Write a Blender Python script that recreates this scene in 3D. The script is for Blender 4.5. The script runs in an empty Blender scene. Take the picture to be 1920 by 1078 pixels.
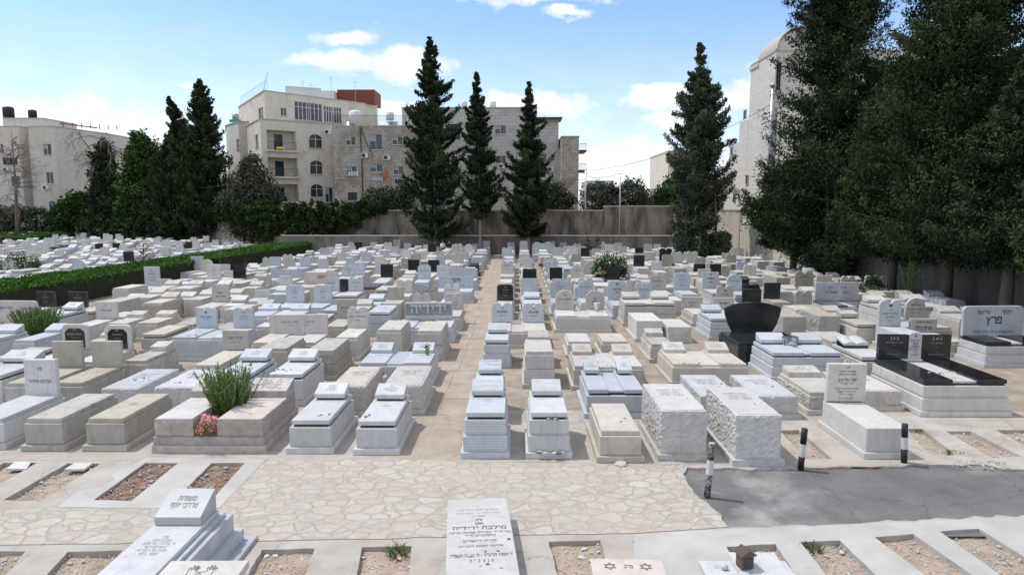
import bpy, bmesh, math, random
import numpy as np
from mathutils import Vector, Matrix, noise
from mathutils.geometry import delaunay_2d_cdt
R = math.radians
S = bpy.context.scene
COL = S.collection
RND = random.Random(7)
# ------------------------------------------------------------------ camera, sky, sun, exposure
PITCH, YAW, FPX, CAMZ = 6.77, 0.36, 1280.0, 5.0
cam = bpy.data.cameras.new('camera'); cam.sensor_width = 36; cam.lens = 24
cam.clip_start = 0.1; cam.clip_end = 6000
CAM = bpy.data.objects.new('camera', cam); COL.objects.link(CAM)
CAM.location = (0, 0, CAMZ); CAM.rotation_euler = (R(90 - PITCH), 0, R(YAW)); S.camera = CAM
S.view_settings.view_transform = 'Standard'; S.view_settings.look = 'None'
S.view_settings.gamma = 1; S.view_settings.exposure = 0.12
S.cycles.use_denoising = True
S.cycles.max_bounces = 6; S.cycles.diffuse_bounces = 3; S.cycles.transparent_max_bounces = 4
SUN_DIR = Vector((-0.43, 0.15, 0.89)).normalized()           # towards the sun: left of and beyond the graves
EL = math.asin(SUN_DIR.z)
sl = bpy.data.lights.new('sun', 'SUN'); sl.energy = 2.85; sl.angle = R(1.0); sl.color = (1, 0.962, 0.895)
SUN = bpy.data.objects.new('sun', sl); COL.objects.link(SUN)
SUN.rotation_euler = SUN_DIR.to_track_quat('Z', 'Y').to_euler(); SUN.location = (-40, 20, 60)

MROT = CAM.rotation_euler.to_matrix()
def ray(px, py):
    return MROT @ Vector(((px - 960) / FPX, (539 - py) / FPX, -1.0))
def at(px, py, z=0.0):                                       # where a sight line meets the level z
    v = ray(px, py); t = (z - CAMZ) / v.z
    return Vector((v.x * t, v.y * t, z))
def deep(px, py, d):                                         # ... or the depth d
    v = ray(px, py); t = d / v.y
    return Vector((v.x * t, d, CAMZ + v.z * t))

# ------------------------------------------------------------------ nodes
class NT:
    def __init__(s, nt): s.nt = nt; s.n = nt.nodes; s.l = nt.links
    def new(s, t, **k):
        n = s.n.new(t)
        for a, b in k.items(): setattr(n, a, b)
        return n
    def link(s, a, b): s.l.new(a, b)
    def put(s, sock, v):
        if isinstance(v, bpy.types.NodeSocket): s.l.new(v, sock)
        elif v is not None:
            if sock.type == 'RGBA' and len(v) == 3: v = (*v, 1)
            sock.default_value = v
    def math(s, op, a, b=None, c=None, clamp=False):
        n = s.new('ShaderNodeMath', operation=op, use_clamp=clamp)
        s.put(n.inputs[0], a)
        if b is not None: s.put(n.inputs[1], b)
        if c is not None: s.put(n.inputs[2], c)
        return n.outputs[0]
    def vmath(s, op, a, b=None, scale=None):
        n = s.new('ShaderNodeVectorMath', operation=op)
        s.put(n.inputs[0], a)
        if b is not None: s.put(n.inputs[1], b)
        if scale is not None: s.put(n.inputs['Scale'], scale)
        return n.outputs['Value'] if op in ('LENGTH', 'DOT_PRODUCT', 'DISTANCE') else n.outputs[0]
    def noise(s, vec, scale, detail=4, rough=0.55, dist=0.0, out='Fac'):
        n = s.new('ShaderNodeTexNoise'); s.put(n.inputs['Vector'], vec)
        n.inputs['Scale'].default_value = scale; n.inputs['Detail'].default_value = detail
        n.inputs['Roughness'].default_value = rough; n.inputs['Distortion'].default_value = dist
        return n.outputs[out]
    def ramp(s, fac, stops, interp='LINEAR'):
        n = s.new('ShaderNodeValToRGB'); n.color_ramp.interpolation = interp
        e = n.color_ramp.elements
        while len(e) > 1: e.remove(e[-1])
        e[0].position = stops[0][0]; e[0].color = _c(stops[0][1])
        for p, c in stops[1:]:
            q = e.new(p); q.color = _c(c)
        s.put(n.inputs[0], fac); return n.outputs[0]
    def mix(s, fac, a, b, mode='MIX'):
        n = s.new('ShaderNodeMix', data_type='RGBA', blend_type=mode)
        s.put(n.inputs[0], fac); s.put(n.inputs[6], a); s.put(n.inputs[7], b)
        return n.outputs[2]
    def maprange(s, v, a, b, c=0.0, d=1.0, smooth=False):
        n = s.new('ShaderNodeMapRange'); n.interpolation_type = 'SMOOTHSTEP' if smooth else 'LINEAR'
        s.put(n.inputs[0], v)
        for i, q in enumerate((a, b, c, d)): s.put(n.inputs[i + 1], q)
        return n.outputs[0]
    def scalev(s, vec, sc):
        n = s.new('ShaderNodeMapping'); s.put(n.inputs['Vector'], vec); n.inputs['Scale'].default_value = sc
        return n.outputs[0]
def _c(c):
    if isinstance(c, (int, float)): c = (c, c, c)
    return (*c, 1) if len(c) == 3 else c
MATS = {}
def newmat(name, rough=0.7, spec=0.3):
    m = bpy.data.materials.new(name); m.use_nodes = True
    t = NT(m.node_tree); b = t.n['Principled BSDF']
    b.inputs['Roughness'].default_value = rough; b.inputs['Specular IOR Level'].default_value = spec
    t.b = b; t.m = m; MATS[name] = m
    t.pos = t.new('ShaderNodeNewGeometry').outputs['Position']
    t.rnd = t.new('ShaderNodeObjectInfo').outputs['Random']
    return t
def bump(t, h, strength=0.3, dist=0.02):
    n = t.new('ShaderNodeBump'); n.inputs['Strength'].default_value = strength
    n.inputs['Distance'].default_value = dist; t.put(n.inputs['Height'], h)
    t.link(n.outputs[0], t.b.inputs['Normal'])

# ------------------------------------------------------------------ sky: clear blue with fair-weather clouds
W = bpy.data.worlds.new('World'); S.world = W; W.use_nodes = True
t = NT(W.node_tree); bg = t.n['Background']
sky = t.new('ShaderNodeTexSky', sky_type='NISHITA'); sky.sun_disc = False
sky.sun_elevation = EL; sky.sun_rotation = math.atan2(SUN_DIR.x, SUN_DIR.y)
sky.altitude = 700; sky.air_density = 1.15; sky.dust_density = 0.6; sky.ozone_density = 1.6
tc = t.new('ShaderNodeTexCoord').outputs['Generated']
sp = t.new('ShaderNodeSeparateXYZ'); t.link(tc, sp.inputs[0])
az = t.math('ARCTAN2', sp.outputs[0], sp.outputs[1]); el = t.math('ARCSINE', sp.outputs[2])
cb = t.new('ShaderNodeCombineXYZ'); t.link(az, cb.inputs[0]); t.link(el, cb.inputs[1])
ang = cb.outputs[0]
wob = t.vmath('SCALE', t.vmath('SUBTRACT', t.noise(t.scalev(ang, (7, 13, 1)), 1.0, 5, 0.6, out='Color'), (0.5, 0.5, 0.5)), scale=0.085)
angw = t.vmath('ADD', ang, wob)
def blob(px, py, rx, ry):
    v = ray(px, py).normalized(); a, e = math.atan2(v.x, v.y), math.asin(v.z)
    q = t.vmath('SUBTRACT', angw, (a, e, 0)); q = t.scalev(q, (FPX / rx, FPX / ry, 0))
    return t.math('SUBTRACT', 1.0, t.vmath('LENGTH', q))
fields = None
for b_ in [(240, 245, 190, 75), (90, 230, 150, 40), (640, 112, 120, 30), (770, 118, 105, 40), (650, 62, 75, 22), (355, 143, 34, 11),
           (1230, 178, 90, 38), (1400, 175, 90, 45), (1250, 225, 80, 28), (1010, 195, 120, 28), (745, 208, 90, 30), (950, 195, 60, 24), (1160, 300, 130, 50),
           (1010, -10, 170, 26), (1060, 32, 55, 12), (520, 300, 150, 40), (1190, 350, 140, 40)]:
    f = blob(*b_); fields = f if fields is None else t.math('MAXIMUM', fields, f)
puff = t.noise(t.scalev(ang, (22, 34, 1)), 1.0, 7, 0.62)
cl = t.math('ADD', t.math('MULTIPLY', fields, 1.05), t.math('MULTIPLY', t.math('SUBTRACT', puff, 0.5), 1.35))
mask = t.maprange(cl, -0.05, 0.72, 0, 1, True)
# broken cloud added out of view, sides, overhead and behind, for less blue fill
away = t.math('MAXIMUM', t.maprange(t.math('ABSOLUTE', az), 0.85, 1.3, 0, 1, True), t.maprange(el, 0.42, 0.7, 0, 1, True))
bank = t.maprange(t.noise(t.scalev(tc, (3, 3, 5)), 1.0, 6, 0.6), 0.36, 0.55, 0, 0.9, True)
mask = t.math('MAXIMUM', mask, t.math('MULTIPLY', away, bank))
wisp = t.maprange(t.noise(t.scalev(ang, (3.0, 11, 1)), 1.0, 6, 0.65), 0.55, 0.9, 0, 0.2, True)
hz = t.maprange(el, 0.0, 0.30, 0.5, 0.0, True)
mask = t.math('MAXIMUM', t.math('MULTIPLY', mask, 0.94), t.math('MAXIMUM', wisp, hz))
inner = t.noise(t.scalev(ang, (16, 30, 1)), 1.0, 5, 0.6)
cloudc = t.ramp(inner, [(0.3, (7.3, 7.7, 8.3)), (0.6, (9.4, 9.4, 9.5))])
below = t.math('GREATER_THAN', el, -0.02)
skyc = t.mix(1.0, sky.outputs[0], (1.24, 1.37, 1.67), 'MULTIPLY')
colr = t.mix(mask, skyc, cloudc)
t.link(colr, bg.inputs['Color']); bg.inputs['Strength'].default_value = 0.115

# ------------------------------------------------------------------ materials
def stone(name, cols, rough=0.6, vein=None, mott=6.0, stain=None, bumps=(120, 0.12), coarse=0.0, spec=0.3, stripes=False, var=0.12):
    t = newmat(name, rough, spec)
    off = t.vmath('ADD', t.pos, t.vmath('SCALE', (13.1, 7.7, 3.3), scale=t.rnd))
    base = t.ramp(t.noise(off, mott, 6, 0.6), [(0.3, cols[0]), (0.7, cols[1])])
    if vein:
        d = t.vmath('ADD', off, t.vmath('SCALE', t.noise(off, 2.2, 4, 0.6, out='Color'), scale=1.3))
        w = t.new('ShaderNodeTexWave', wave_type='BANDS', bands_direction='Z' if stripes else 'DIAGONAL')
        w.inputs['Scale'].default_value = 5.5 if stripes else 1.6
        w.inputs['Distortion'].default_value = 3.0 if stripes else 6.0; w.inputs['Detail'].default_value = 4
        w.inputs['Detail Roughness'].default_value = 0.65
        t.put(w.inputs['Vector'], off if stripes else d)
        v = t.maprange(w.outputs['Fac'], 0.35 if stripes else 0.55, 1.0, 0, 0.6 if stripes else 0.36)
        v = t.math('MULTIPLY', v, t.maprange(t.noise(off, 1.7, 3), 0.35, 0.7))
        base = t.mix(v, base, vein)
    if stain:
        s_ = t.maprange(t.noise(t.scalev(off, (1, 1, 0.45)), 3.1, 8, 0.68), 0.52, 0.74, 0, stain[1])
        base = t.mix(s_, base, stain[0])
        s2 = t.maprange(t.noise(off, 34, 3, 0.7), 0.62, 0.76, 0, stain[1] * 0.8)
        base = t.mix(s2, base, stain[0])
    stk = 0.0 if coarse else t.maprange(t.noise(t.scalev(off, (1, 1, 0.10)), 7.5, 4, 0.7), 0.50, 0.72, 0, 0.30)
    base = t.mix(stk, base, tuple(x * 0.55 for x in cols[0]))
    if name not in ('black_granite',):
        blot = t.maprange(t.noise(off, 0.9, 5, 0.6), 0.45, 0.68, 0, 0.35); base = t.mix(blot, base, (cols[0][0] * 0.80, cols[0][1] * 0.77, cols[0][2] * 0.70))
    hsv = t.new('ShaderNodeHueSaturation'); t.put(hsv.inputs['Color'], base)
    t.put(hsv.inputs['Value'], t.maprange(t.rnd, 0, 1, 1 - var, 1 + var * 0.6))
    t.put(hsv.inputs['Saturation'], t.maprange(t.noise(t.vmath('SCALE', (97, 51, 17), scale=t.rnd), 1.0, 0), 0.3, 0.7, 0.55, 1.25))
    t.link(hsv.outputs[0], t.b.inputs['Base Color'])
    h = t.noise(off, bumps[0], 4, 0.7)
    if coarse: h = t.math('ADD', t.math('MULTIPLY', h, 0.35), t.noise(off, coarse, 7, 0.72))
    bump(t, h, bumps[1], 0.05 if coarse else 0.012)
    return t.m
M = {}
M['m'] = stone('white_marble', ((0.53, 0.53, 0.53), (0.615, 0.612, 0.605)), 0.45, vein=(0.34, 0.37, 0.42), stain=((0.38, 0.37, 0.34), 0.35), mott=3)
M['b'] = stone('blue_white_stone', ((0.475, 0.503, 0.53), (0.55, 0.573, 0.595)), 0.5, vein=(0.38, 0.44, 0.52), stain=((0.38, 0.39, 0.38), 0.25), mott=3)
M['w'] = stone('white_limestone', ((0.54, 0.515, 0.475), (0.63, 0.605, 0.565)), 0.6, stain=((0.42, 0.38, 0.31), 0.35))
M['l'] = stone('cream_limestone', ((0.485, 0.445, 0.39), (0.58, 0.54, 0.48)), 0.7, stain=((0.33, 0.29, 0.23), 0.45))
M['y'] = stone('aged_limestone', ((0.39, 0.36, 0.305), (0.50, 0.46, 0.395)), 0.8, stain=((0.20, 0.19, 0.16), 0.6), mott=4)
M['p'] = stone('pink_limestone', ((0.51, 0.455, 0.42), (0.60, 0.545, 0.50)), 0.75, stain=((0.32, 0.28, 0.25), 0.45), mott=5)
M['v'] = stone('grey_veined_marble', ((0.44, 0.46, 0.48), (0.52, 0.535, 0.55)), 0.42, vein=(0.25, 0.30, 0.38), stain=((0.32, 0.32, 0.30), 0.35), mott=3)
M['h'] = stone('hammered_grey_stone', ((0.27, 0.29, 0.31), (0.38, 0.40, 0.42)), 0.8, bumps=(60, 0.8), coarse=26.0, mott=22)
M['g'] = stone('grey_striped_marble', ((0.50, 0.53, 0.56), (0.58, 0.60, 0.62)), 0.4, vein=(0.22, 0.25, 0.29), stripes=True)
M['k'] = stone('black_granite', ((0.010, 0.011, 0.013), (0.018, 0.019, 0.022)), 0.16, bumps=(200, 0.01), spec=0.55, var=0.3)
M['s'] = stone('grey_granite_top', ((0.10, 0.11, 0.12), (0.17, 0.18, 0.19)), 0.25, bumps=(200, 0.01), spec=0.5, stain=((0.3, 0.3, 0.28), 0.3))
for k_, n_, c_, st in (('R', 'rock_faced_limestone', ((0.52, 0.48, 0.41), (0.70, 0.66, 0.58)), (0.26, 0.23, 0.18)),
                       ('Q', 'rock_faced_white_stone', ((0.55, 0.53, 0.49), (0.66, 0.64, 0.60)), (0.36, 0.35, 0.33)),
                       ('O', 'rock_faced_pink_stone', ((0.48, 0.425, 0.385), (0.60, 0.545, 0.495)), (0.28, 0.24, 0.22))):
    M[k_] = stone(n_, c_, 0.85, stain=(st, 0.6), bumps=(80, 0.8), coarse=24.0)
def plain(name, c, rough=0.6, spec=0.3, metal=0.0, var=0.0):
    t = newmat(name, rough, spec)
    n = t.noise(t.pos, 9, 5, 0.6)
    t.link(t.ramp(n, [(0.3, tuple(x * 0.86 for x in c)), (0.7, tuple(min(1, x * 1.1) for x in c))]), t.b.inputs['Base Color'])
    t.b.inputs['Metallic'].default_value = metal
    return t.m
M['ink'] = plain('engraved_letter_paint', (0.06, 0.06, 0.065), 0.7)
M['faint'] = plain('worn_letter_paint', (0.36, 0.34, 0.315), 0.8)
M['red'] = plain('faded_red_letter_paint', (0.36, 0.22, 0.19), 0.8)
M['gold'] = plain('pale_letter_paint', (0.42, 0.41, 0.38), 0.6)
M['blackpaint'] = plain('black_paint', (0.02, 0.02, 0.022), 0.45)
M['bollwhite'] = plain('chipped_white_paint', (0.60, 0.60, 0.58), 0.6)
M['steel'] = plain('galvanised_metal', (0.45, 0.46, 0.47), 0.4, 0.5, 0.7)
M['darkmetal'] = plain('dark_metal', (0.05, 0.05, 0.05), 0.5, 0.5, 0.3)
M['brownmetal'] = plain('brown_enamel_metal', (0.10, 0.065, 0.05), 0.4, 0.5, 0.2)
M['white'] = plain('white_enamel', (0.70, 0.70, 0.69), 0.45)
M['tank'] = plain('black_plastic_tank', (0.025, 0.026, 0.03), 0.5)
M['redpaint'] = plain('brick_red_panel', (0.26, 0.09, 0.06), 0.7)
M['awning'] = plain('dark_awning', (0.05, 0.06, 0.065), 0.8)
M['yellow'] = plain('yellow_cloth', (0.75, 0.62, 0.05), 0.8)
M['orange'] = plain('orange_cloth', (0.60, 0.16, 0.06), 0.8)
M['green'] = plain('green_netting', (0.10, 0.42, 0.22), 0.8)
M['blueframe'] = plain('pale_blue_frame', (0.45, 0.58, 0.70), 0.5)
M['skin'] = plain('skin', (0.50, 0.33, 0.25), 0.6)
M['hair'] = plain('dark_hair', (0.03, 0.022, 0.018), 0.6)
M['shirt'] = plain('white_cloth', (0.72, 0.72, 0.72), 0.9)
M['coat'] = plain('black_cloth', (0.018, 0.018, 0.02), 0.9)
M['curtain'] = plain('window_blind', (0.40, 0.40, 0.38), 0.8)
M['jar'] = plain('green_glass_pot', (0.16, 0.25, 0.06), 0.3)
t = newmat('window_glass', 0.08, 0.6)
t.link(t.ramp(t.noise(t.pos, 1.3, 2), [(0.35, (0.02, 0.024, 0.03)), (0.7, (0.07, 0.085, 0.10))]), t.b.inputs['Base Color']); M['glass'] = t.m
t = newmat('clear_glass', 0.05, 0.5); t.b.inputs['Transmission Weight'].default_value = 0.85; t.b.inputs['Base Color'].default_value = (0.75, 0.85, 0.84, 1); M['clear'] = t.m

def ground_mat(name, cols, sc, stain, st_amt, rough=0.9, grit=0.35, cracks=None):
    t = newmat(name, rough, 0.15)
    base = t.ramp(t.noise(t.pos, sc, 7, 0.62), [(0.28, cols[0]), (0.5, cols[1]), (0.72, cols[2])])
    s_ = t.maprange(t.noise(t.pos, sc * 0.37, 6, 0.6, 0.4), 0.5, 0.68, 0, st_amt)
    base = t.mix(s_, base, stain)
    sp_ = t.maprange(t.noise(t.pos, 55, 3, 0.75), 0.58, 0.75, 0, grit)
    base = t.mix(sp_, base, tuple(x * 0.45 for x in cols[0]))
    sp2 = t.maprange(t.noise(t.pos, 38, 2, 0.7), 0.64, 0.72, 0, grit)
    base = t.mix(sp2, base, tuple(min(1, x * 1.5) for x in cols[2]))
    if cracks:
        v = t.new('ShaderNodeTexVoronoi', feature='DISTANCE_TO_EDGE'); v.inputs['Scale'].default_value = cracks
        t.put(v.inputs['Vector'], t.vmath('ADD', t.pos, t.vmath('SCALE', t.noise(t.pos, 2.5, 6, 0.65, out='Color'), scale=0.55)))
        base = t.mix(t.maprange(v.outputs['Distance'], 0.0, 0.006, 0.45, 0.0), base, tuple(x * 0.3 for x in cols[0]))
    t.link(base, t.b.inputs['Base Color'])
    bump(t, t.math('ADD', t.noise(t.pos, 90, 4, 0.7), t.math('MULTIPLY', t.noise(t.pos, sc * 2, 4), 1.4)), 0.45, 0.012)
    return t.m
M['concrete'] = ground_mat('weathered_concrete', ((0.33, 0.30, 0.26), (0.43, 0.39, 0.345), (0.49, 0.455, 0.41)), 1.6, (0.36, 0.30, 0.235), 0.55, grit=0.22, cracks=0.42)
M['newconcrete'] = ground_mat('fresh_pale_concrete', ((0.39, 0.375, 0.345), (0.47, 0.455, 0.425), (0.52, 0.505, 0.475)), 1.3, (0.36, 0.33, 0.29), 0.5, grit=0.15)
M['path'] = ground_mat('dusty_path_concrete', ((0.31, 0.255, 0.20), (0.39, 0.325, 0.26), (0.45, 0.385, 0.315)), 1.5, (0.38, 0.28, 0.205), 0.5, grit=0.2, cracks=0.30)
M['aisle'] = ground_mat('dirty_aisle_ground', ((0.23, 0.185, 0.14), (0.34, 0.285, 0.225), (0.43, 0.375, 0.31)), 1.9, (0.19, 0.15, 0.11), 0.5, grit=0.5)
M['asphalt'] = ground_mat('old_asphalt', ((0.115, 0.111, 0.112), (0.158, 0.152, 0.152), (0.205, 0.198, 0.195)), 0.9, (0.46, 0.44, 0.41), 0.8, grit=0.6, cracks=0.35)
M['soil'] = ground_mat('stony_soil', ((0.25, 0.19, 0.14), (0.37, 0.29, 0.22), (0.47, 0.39, 0.31)), 3.2, (0.42, 0.34, 0.26), 0.5, grit=0.6)
M['redsoil'] = ground_mat('red_earth', ((0.13, 0.075, 0.05), (0.22, 0.135, 0.09), (0.34, 0.24, 0.175)), 4.5, (0.12, 0.06, 0.045), 0.4, grit=0.5)
M['terrain'] = ground_mat('dry_ground', ((0.22, 0.19, 0.14), (0.30, 0.26, 0.19), (0.36, 0.31, 0.24)), 0.3, (0.12, 0.14, 0.06), 0.5, grit=0.3)
# crazy paving
t = newmat('crazy_paving', 0.75, 0.25)
pw = t.vmath('ADD', t.scalev(t.pos, (1.0, 1.35, 1)), t.vmath('SCALE', t.noise(t.pos, 3.6, 3, 0.5, out='Color'), scale=0.24))
v1 = t.new('ShaderNodeTexVoronoi', feature='F1'); v1.inputs['Scale'].default_value = 2.9; t.put(v1.inputs['Vector'], pw)
v2 = t.new('ShaderNodeTexVoronoi', feature='DISTANCE_TO_EDGE'); v2.inputs['Scale'].default_value = 2.9; t.put(v2.inputs['Vector'], pw)
for v_ in (v1, v2): v_.inputs['Randomness'].default_value = 1.0
sx = t.new('ShaderNodeSeparateXYZ'); t.link(v1.outputs['Color'], sx.inputs[0])
cell = t.ramp(sx.outputs[0], [(0.0, (0.38, 0.33, 0.27)), (0.18, (0.52, 0.46, 0.36)), (0.36, (0.46, 0.385, 0.32)), (0.52, (0.54, 0.485, 0.40)), (0.68, (0.42, 0.40, 0.36)), (0.82, (0.50, 0.42, 0.36)), (0.93, (0.58, 0.55, 0.49))], 'CONSTANT')
cell = t.mix(0.68, cell, t.ramp(t.noise(t.pos, 7, 6, 0.65), [(0.3, (0.36, 0.32, 0.265)), (0.7, (0.54, 0.485, 0.41))]))
dust = t.maprange(t.noise(t.pos, 0.55, 4, 0.6), 0.46, 0.70, 0, 0.75)
edge = t.math('ADD', v2.outputs['Distance'], t.math('MULTIPLY', t.math('SUBTRACT', t.noise(t.pos, 11, 4, 0.7), 0.5), 0.07))
mort = t.maprange(edge, 0.035, 0.070, 1, 0, True)
mcol = t.mix(t.noise(t.pos, 13, 4), (0.31, 0.285, 0.25), (0.43, 0.395, 0.345))
col = t.mix(t.math('MULTIPLY', mort, t.maprange(dust, 0, 0.75, 0.95, 0.45)), cell, mcol)
crk = t.maprange(v2.outputs['Distance'], 0.0, 0.008, 0.55, 0)
col = t.mix(t.math('MULTIPLY', crk, t.maprange(t.noise(t.pos, 2.1, 3), 0.45, 0.6)), col, (0.16, 0.13, 0.10))
grime = t.maprange(t.noise(t.pos, 1.1, 8, 0.7), 0.5, 0.7, 0, 0.4); col = t.mix(grime, col, (0.33, 0.29, 0.24))
spk = t.maprange(t.noise(t.pos, 48, 3, 0.75), 0.60, 0.74, 0, 0.35); col = t.mix(spk, col, (0.22, 0.19, 0.16))
col = t.mix(t.math('MULTIPLY', dust, 0.45), col, (0.46, 0.41, 0.345))
t.link(col, t.b.inputs['Base Color'])
bump(t, t.math('ADD', t.math('MULTIPLY', t.math('SUBTRACT', 1.0, mort), 1.2), t.math('MULTIPLY', t.noise(t.pos, 30, 5, 0.7), 0.5)), 0.55, 0.02)
M['paving'] = t.m

def masonry(name, c1, c2, mortar, bw, bh, roughb=0.3, stain=(0.2, 0.18, 0.15), samt=0.5, mortar_w=0.012, streak=False, th=0.5):
    t = newmat(name, 0.85, 0.2)
    s_ = t.new('ShaderNodeSeparateXYZ'); t.link(t.pos, s_.inputs[0])
    c_ = t.new('ShaderNodeCombineXYZ'); t.link(t.math('ADD', s_.outputs[0], s_.outputs[1]), c_.inputs[0]); t.link(s_.outputs[2], c_.inputs[1])
    bv_ = t.vmath('ADD', c_.outputs[0], t.vmath('SCALE', t.vmath('SUBTRACT', t.noise(t.pos, 2.4, 3, 0.6, out='Color'), (.5, .5, .5)), scale=0.30 if 'rubble' in name else 0.03))
    b = t.new('ShaderNodeTexBrick'); t.link(bv_, b.inputs['Vector'])
    b.inputs['Scale'].default_value = 1; b.inputs['Brick Width'].default_value = bw; b.inputs['Row Height'].default_value = bh
    b.inputs['Mortar Size'].default_value = mortar_w; b.inputs['Mortar Smooth'].default_value = 0.3; b.inputs['Bias'].default_value = 0.0
    t.put(b.inputs['Color1'], c1); t.put(b.inputs['Color2'], c2); t.put(b.inputs['Mortar'], mortar)
    n1 = t.noise(t.pos, 2.6, 6, 0.65)
    base = t.mix(t.maprange(n1, 0.45, 0.7, 0, 0.45), b.outputs['Color'], tuple(x * 0.72 for x in c1))
    st = t.maprange(t.noise(t.scalev(t.pos, (0.55, 0.55, 0.16 if streak else 0.4)), 1.0, 7, 0.66), th, th + 0.17, 0, samt)
    base = t.mix(st, base, stain)
    t.link(base, t.b.inputs['Base Color'])
    bump(t, t.math('ADD', b.outputs['Fac'], t.math('MULTIPLY', t.noise(t.pos, 9, 5, 0.7), -1.0)), roughb, 0.06)
    return t.m
M['bpale'] = masonry('pale_stone_cladding', (0.64, 0.59, 0.51), (0.68, 0.63, 0.55), (0.57, 0.53, 0.46), 0.9, 0.33, 0.1, (0.36, 0.32, 0.26), 0.35)
M['bcream'] = masonry('cream_stone_cladding', (0.69, 0.635, 0.54), (0.72, 0.665, 0.57), (0.63, 0.58, 0.50), 0.8, 0.30, 0.1, (0.36, 0.31, 0.24), 0.4)
M['brubble'] = masonry('old_rubble_stone', (0.46, 0.41, 0.33), (0.62, 0.565, 0.47), (0.38, 0.34, 0.285), 0.5, 0.27, 0.9, (0.20, 0.17, 0.135), 0.65, 0.03)
M['bgrey'] = masonry('grey_dressed_stone', (0.50, 0.475, 0.43), (0.58, 0.555, 0.51), (0.38, 0.36, 0.32), 1.0, 0.45, 0.5, (0.26, 0.24, 0.21), 0.35, 0.02)
M['bwhite'] = masonry('white_dressed_stone', (0.62, 0.585, 0.52), (0.67, 0.635, 0.57), (0.50, 0.47, 0.41), 0.9, 0.40, 0.25, (0.42, 0.38, 0.32), 0.3, 0.015)
M['wall'] = masonry('stained_render_wall', (0.29, 0.24, 0.20), (0.33, 0.275, 0.23), (0.28, 0.24, 0.20), 3.1, 1.4, 0.35, (0.070, 0.060, 0.052), 0.9, 0.01, True, 0.44)
M['lowwall'] = masonry('grey_retaining_wall', (0.235, 0.21, 0.175), (0.27, 0.24, 0.20), (0.20, 0.18, 0.15), 2.1, 0.6, 0.4, (0.10, 0.09, 0.08), 0.85, 0.012, True, 0.45)
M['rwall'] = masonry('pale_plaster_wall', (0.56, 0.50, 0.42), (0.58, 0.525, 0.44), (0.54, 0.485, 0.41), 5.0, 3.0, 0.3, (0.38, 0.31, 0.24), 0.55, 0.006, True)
M['panelwall'] = masonry('grimy_concrete_panels', (0.15, 0.142, 0.13), (0.18, 0.17, 0.155), (0.07, 0.066, 0.06), 2.4, 4.0, 0.3, (0.075, 0.07, 0.062), 0.8, 0.02, True, 0.46)  # stained panels, base grey darkened to carry the shade of the cypresses
M['coping'] = plain('pale_coping_stone', (0.47, 0.44, 0.39), 0.8)

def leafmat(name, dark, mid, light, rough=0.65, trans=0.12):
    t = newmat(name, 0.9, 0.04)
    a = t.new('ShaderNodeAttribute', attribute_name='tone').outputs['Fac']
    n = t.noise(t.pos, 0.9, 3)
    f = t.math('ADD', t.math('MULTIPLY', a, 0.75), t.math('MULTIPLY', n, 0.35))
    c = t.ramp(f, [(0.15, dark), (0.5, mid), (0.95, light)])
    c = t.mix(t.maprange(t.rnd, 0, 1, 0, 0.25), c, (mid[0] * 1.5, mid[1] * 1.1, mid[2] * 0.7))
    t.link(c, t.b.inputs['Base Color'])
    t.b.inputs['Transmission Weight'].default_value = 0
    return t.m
M['cyp'] = leafmat('cypress_foliage', (0.011, 0.020, 0.012), (0.026, 0.043, 0.022), (0.085, 0.108, 0.052))
M['cyp2'] = leafmat('dusty_cypress_foliage', (0.026, 0.040, 0.026), (0.060, 0.080, 0.050), (0.13, 0.145, 0.095))
M['bush'] = leafmat('broad_green_foliage', (0.016, 0.036, 0.012), (0.036, 0.075, 0.022), (0.10, 0.16, 0.05))
M['olive'] = leafmat('grey_green_foliage', (0.035, 0.045, 0.032), (0.075, 0.09, 0.06), (0.15, 0.17, 0.12))
M['vine'] = leafmat('dark_vine_foliage', (0.010, 0.022, 0.009), (0.022, 0.045, 0.015), (0.07, 0.105, 0.035))
M['hedge'] = leafmat('clipped_hedge_foliage', (0.030, 0.072, 0.014), (0.065, 0.15, 0.027), (0.12, 0.23, 0.05))
M['rosemary'] = leafmat('rosemary_foliage', (0.04, 0.085, 0.022), (0.10, 0.18, 0.05), (0.19, 0.29, 0.10))
M['deadleaf'] = leafmat('dead_brown_foliage', (0.08, 0.065, 0.05), (0.16, 0.13, 0.10), (0.26, 0.22, 0.18))
M['pinkfl'] = leafmat('pink_flowers', (0.55, 0.26, 0.22), (0.72, 0.42, 0.36), (0.85, 0.50, 0.66))
M['redfl'] = leafmat('red_flowers', (0.20, 0.03, 0.03), (0.36, 0.07, 0.06), (0.45, 0.16, 0.10))
M['bark'] = plain('grey_brown_bark', (0.13, 0.11, 0.09), 0.9)
M['palebark'] = plain('pale_bark', (0.34, 0.29, 0.24), 0.9)
M['deadbark'] = plain('dead_grey_twigs', (0.20, 0.165, 0.14), 0.9)
M['core'] = plain('inner_twigs', (0.022, 0.03, 0.016), 0.9)
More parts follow.
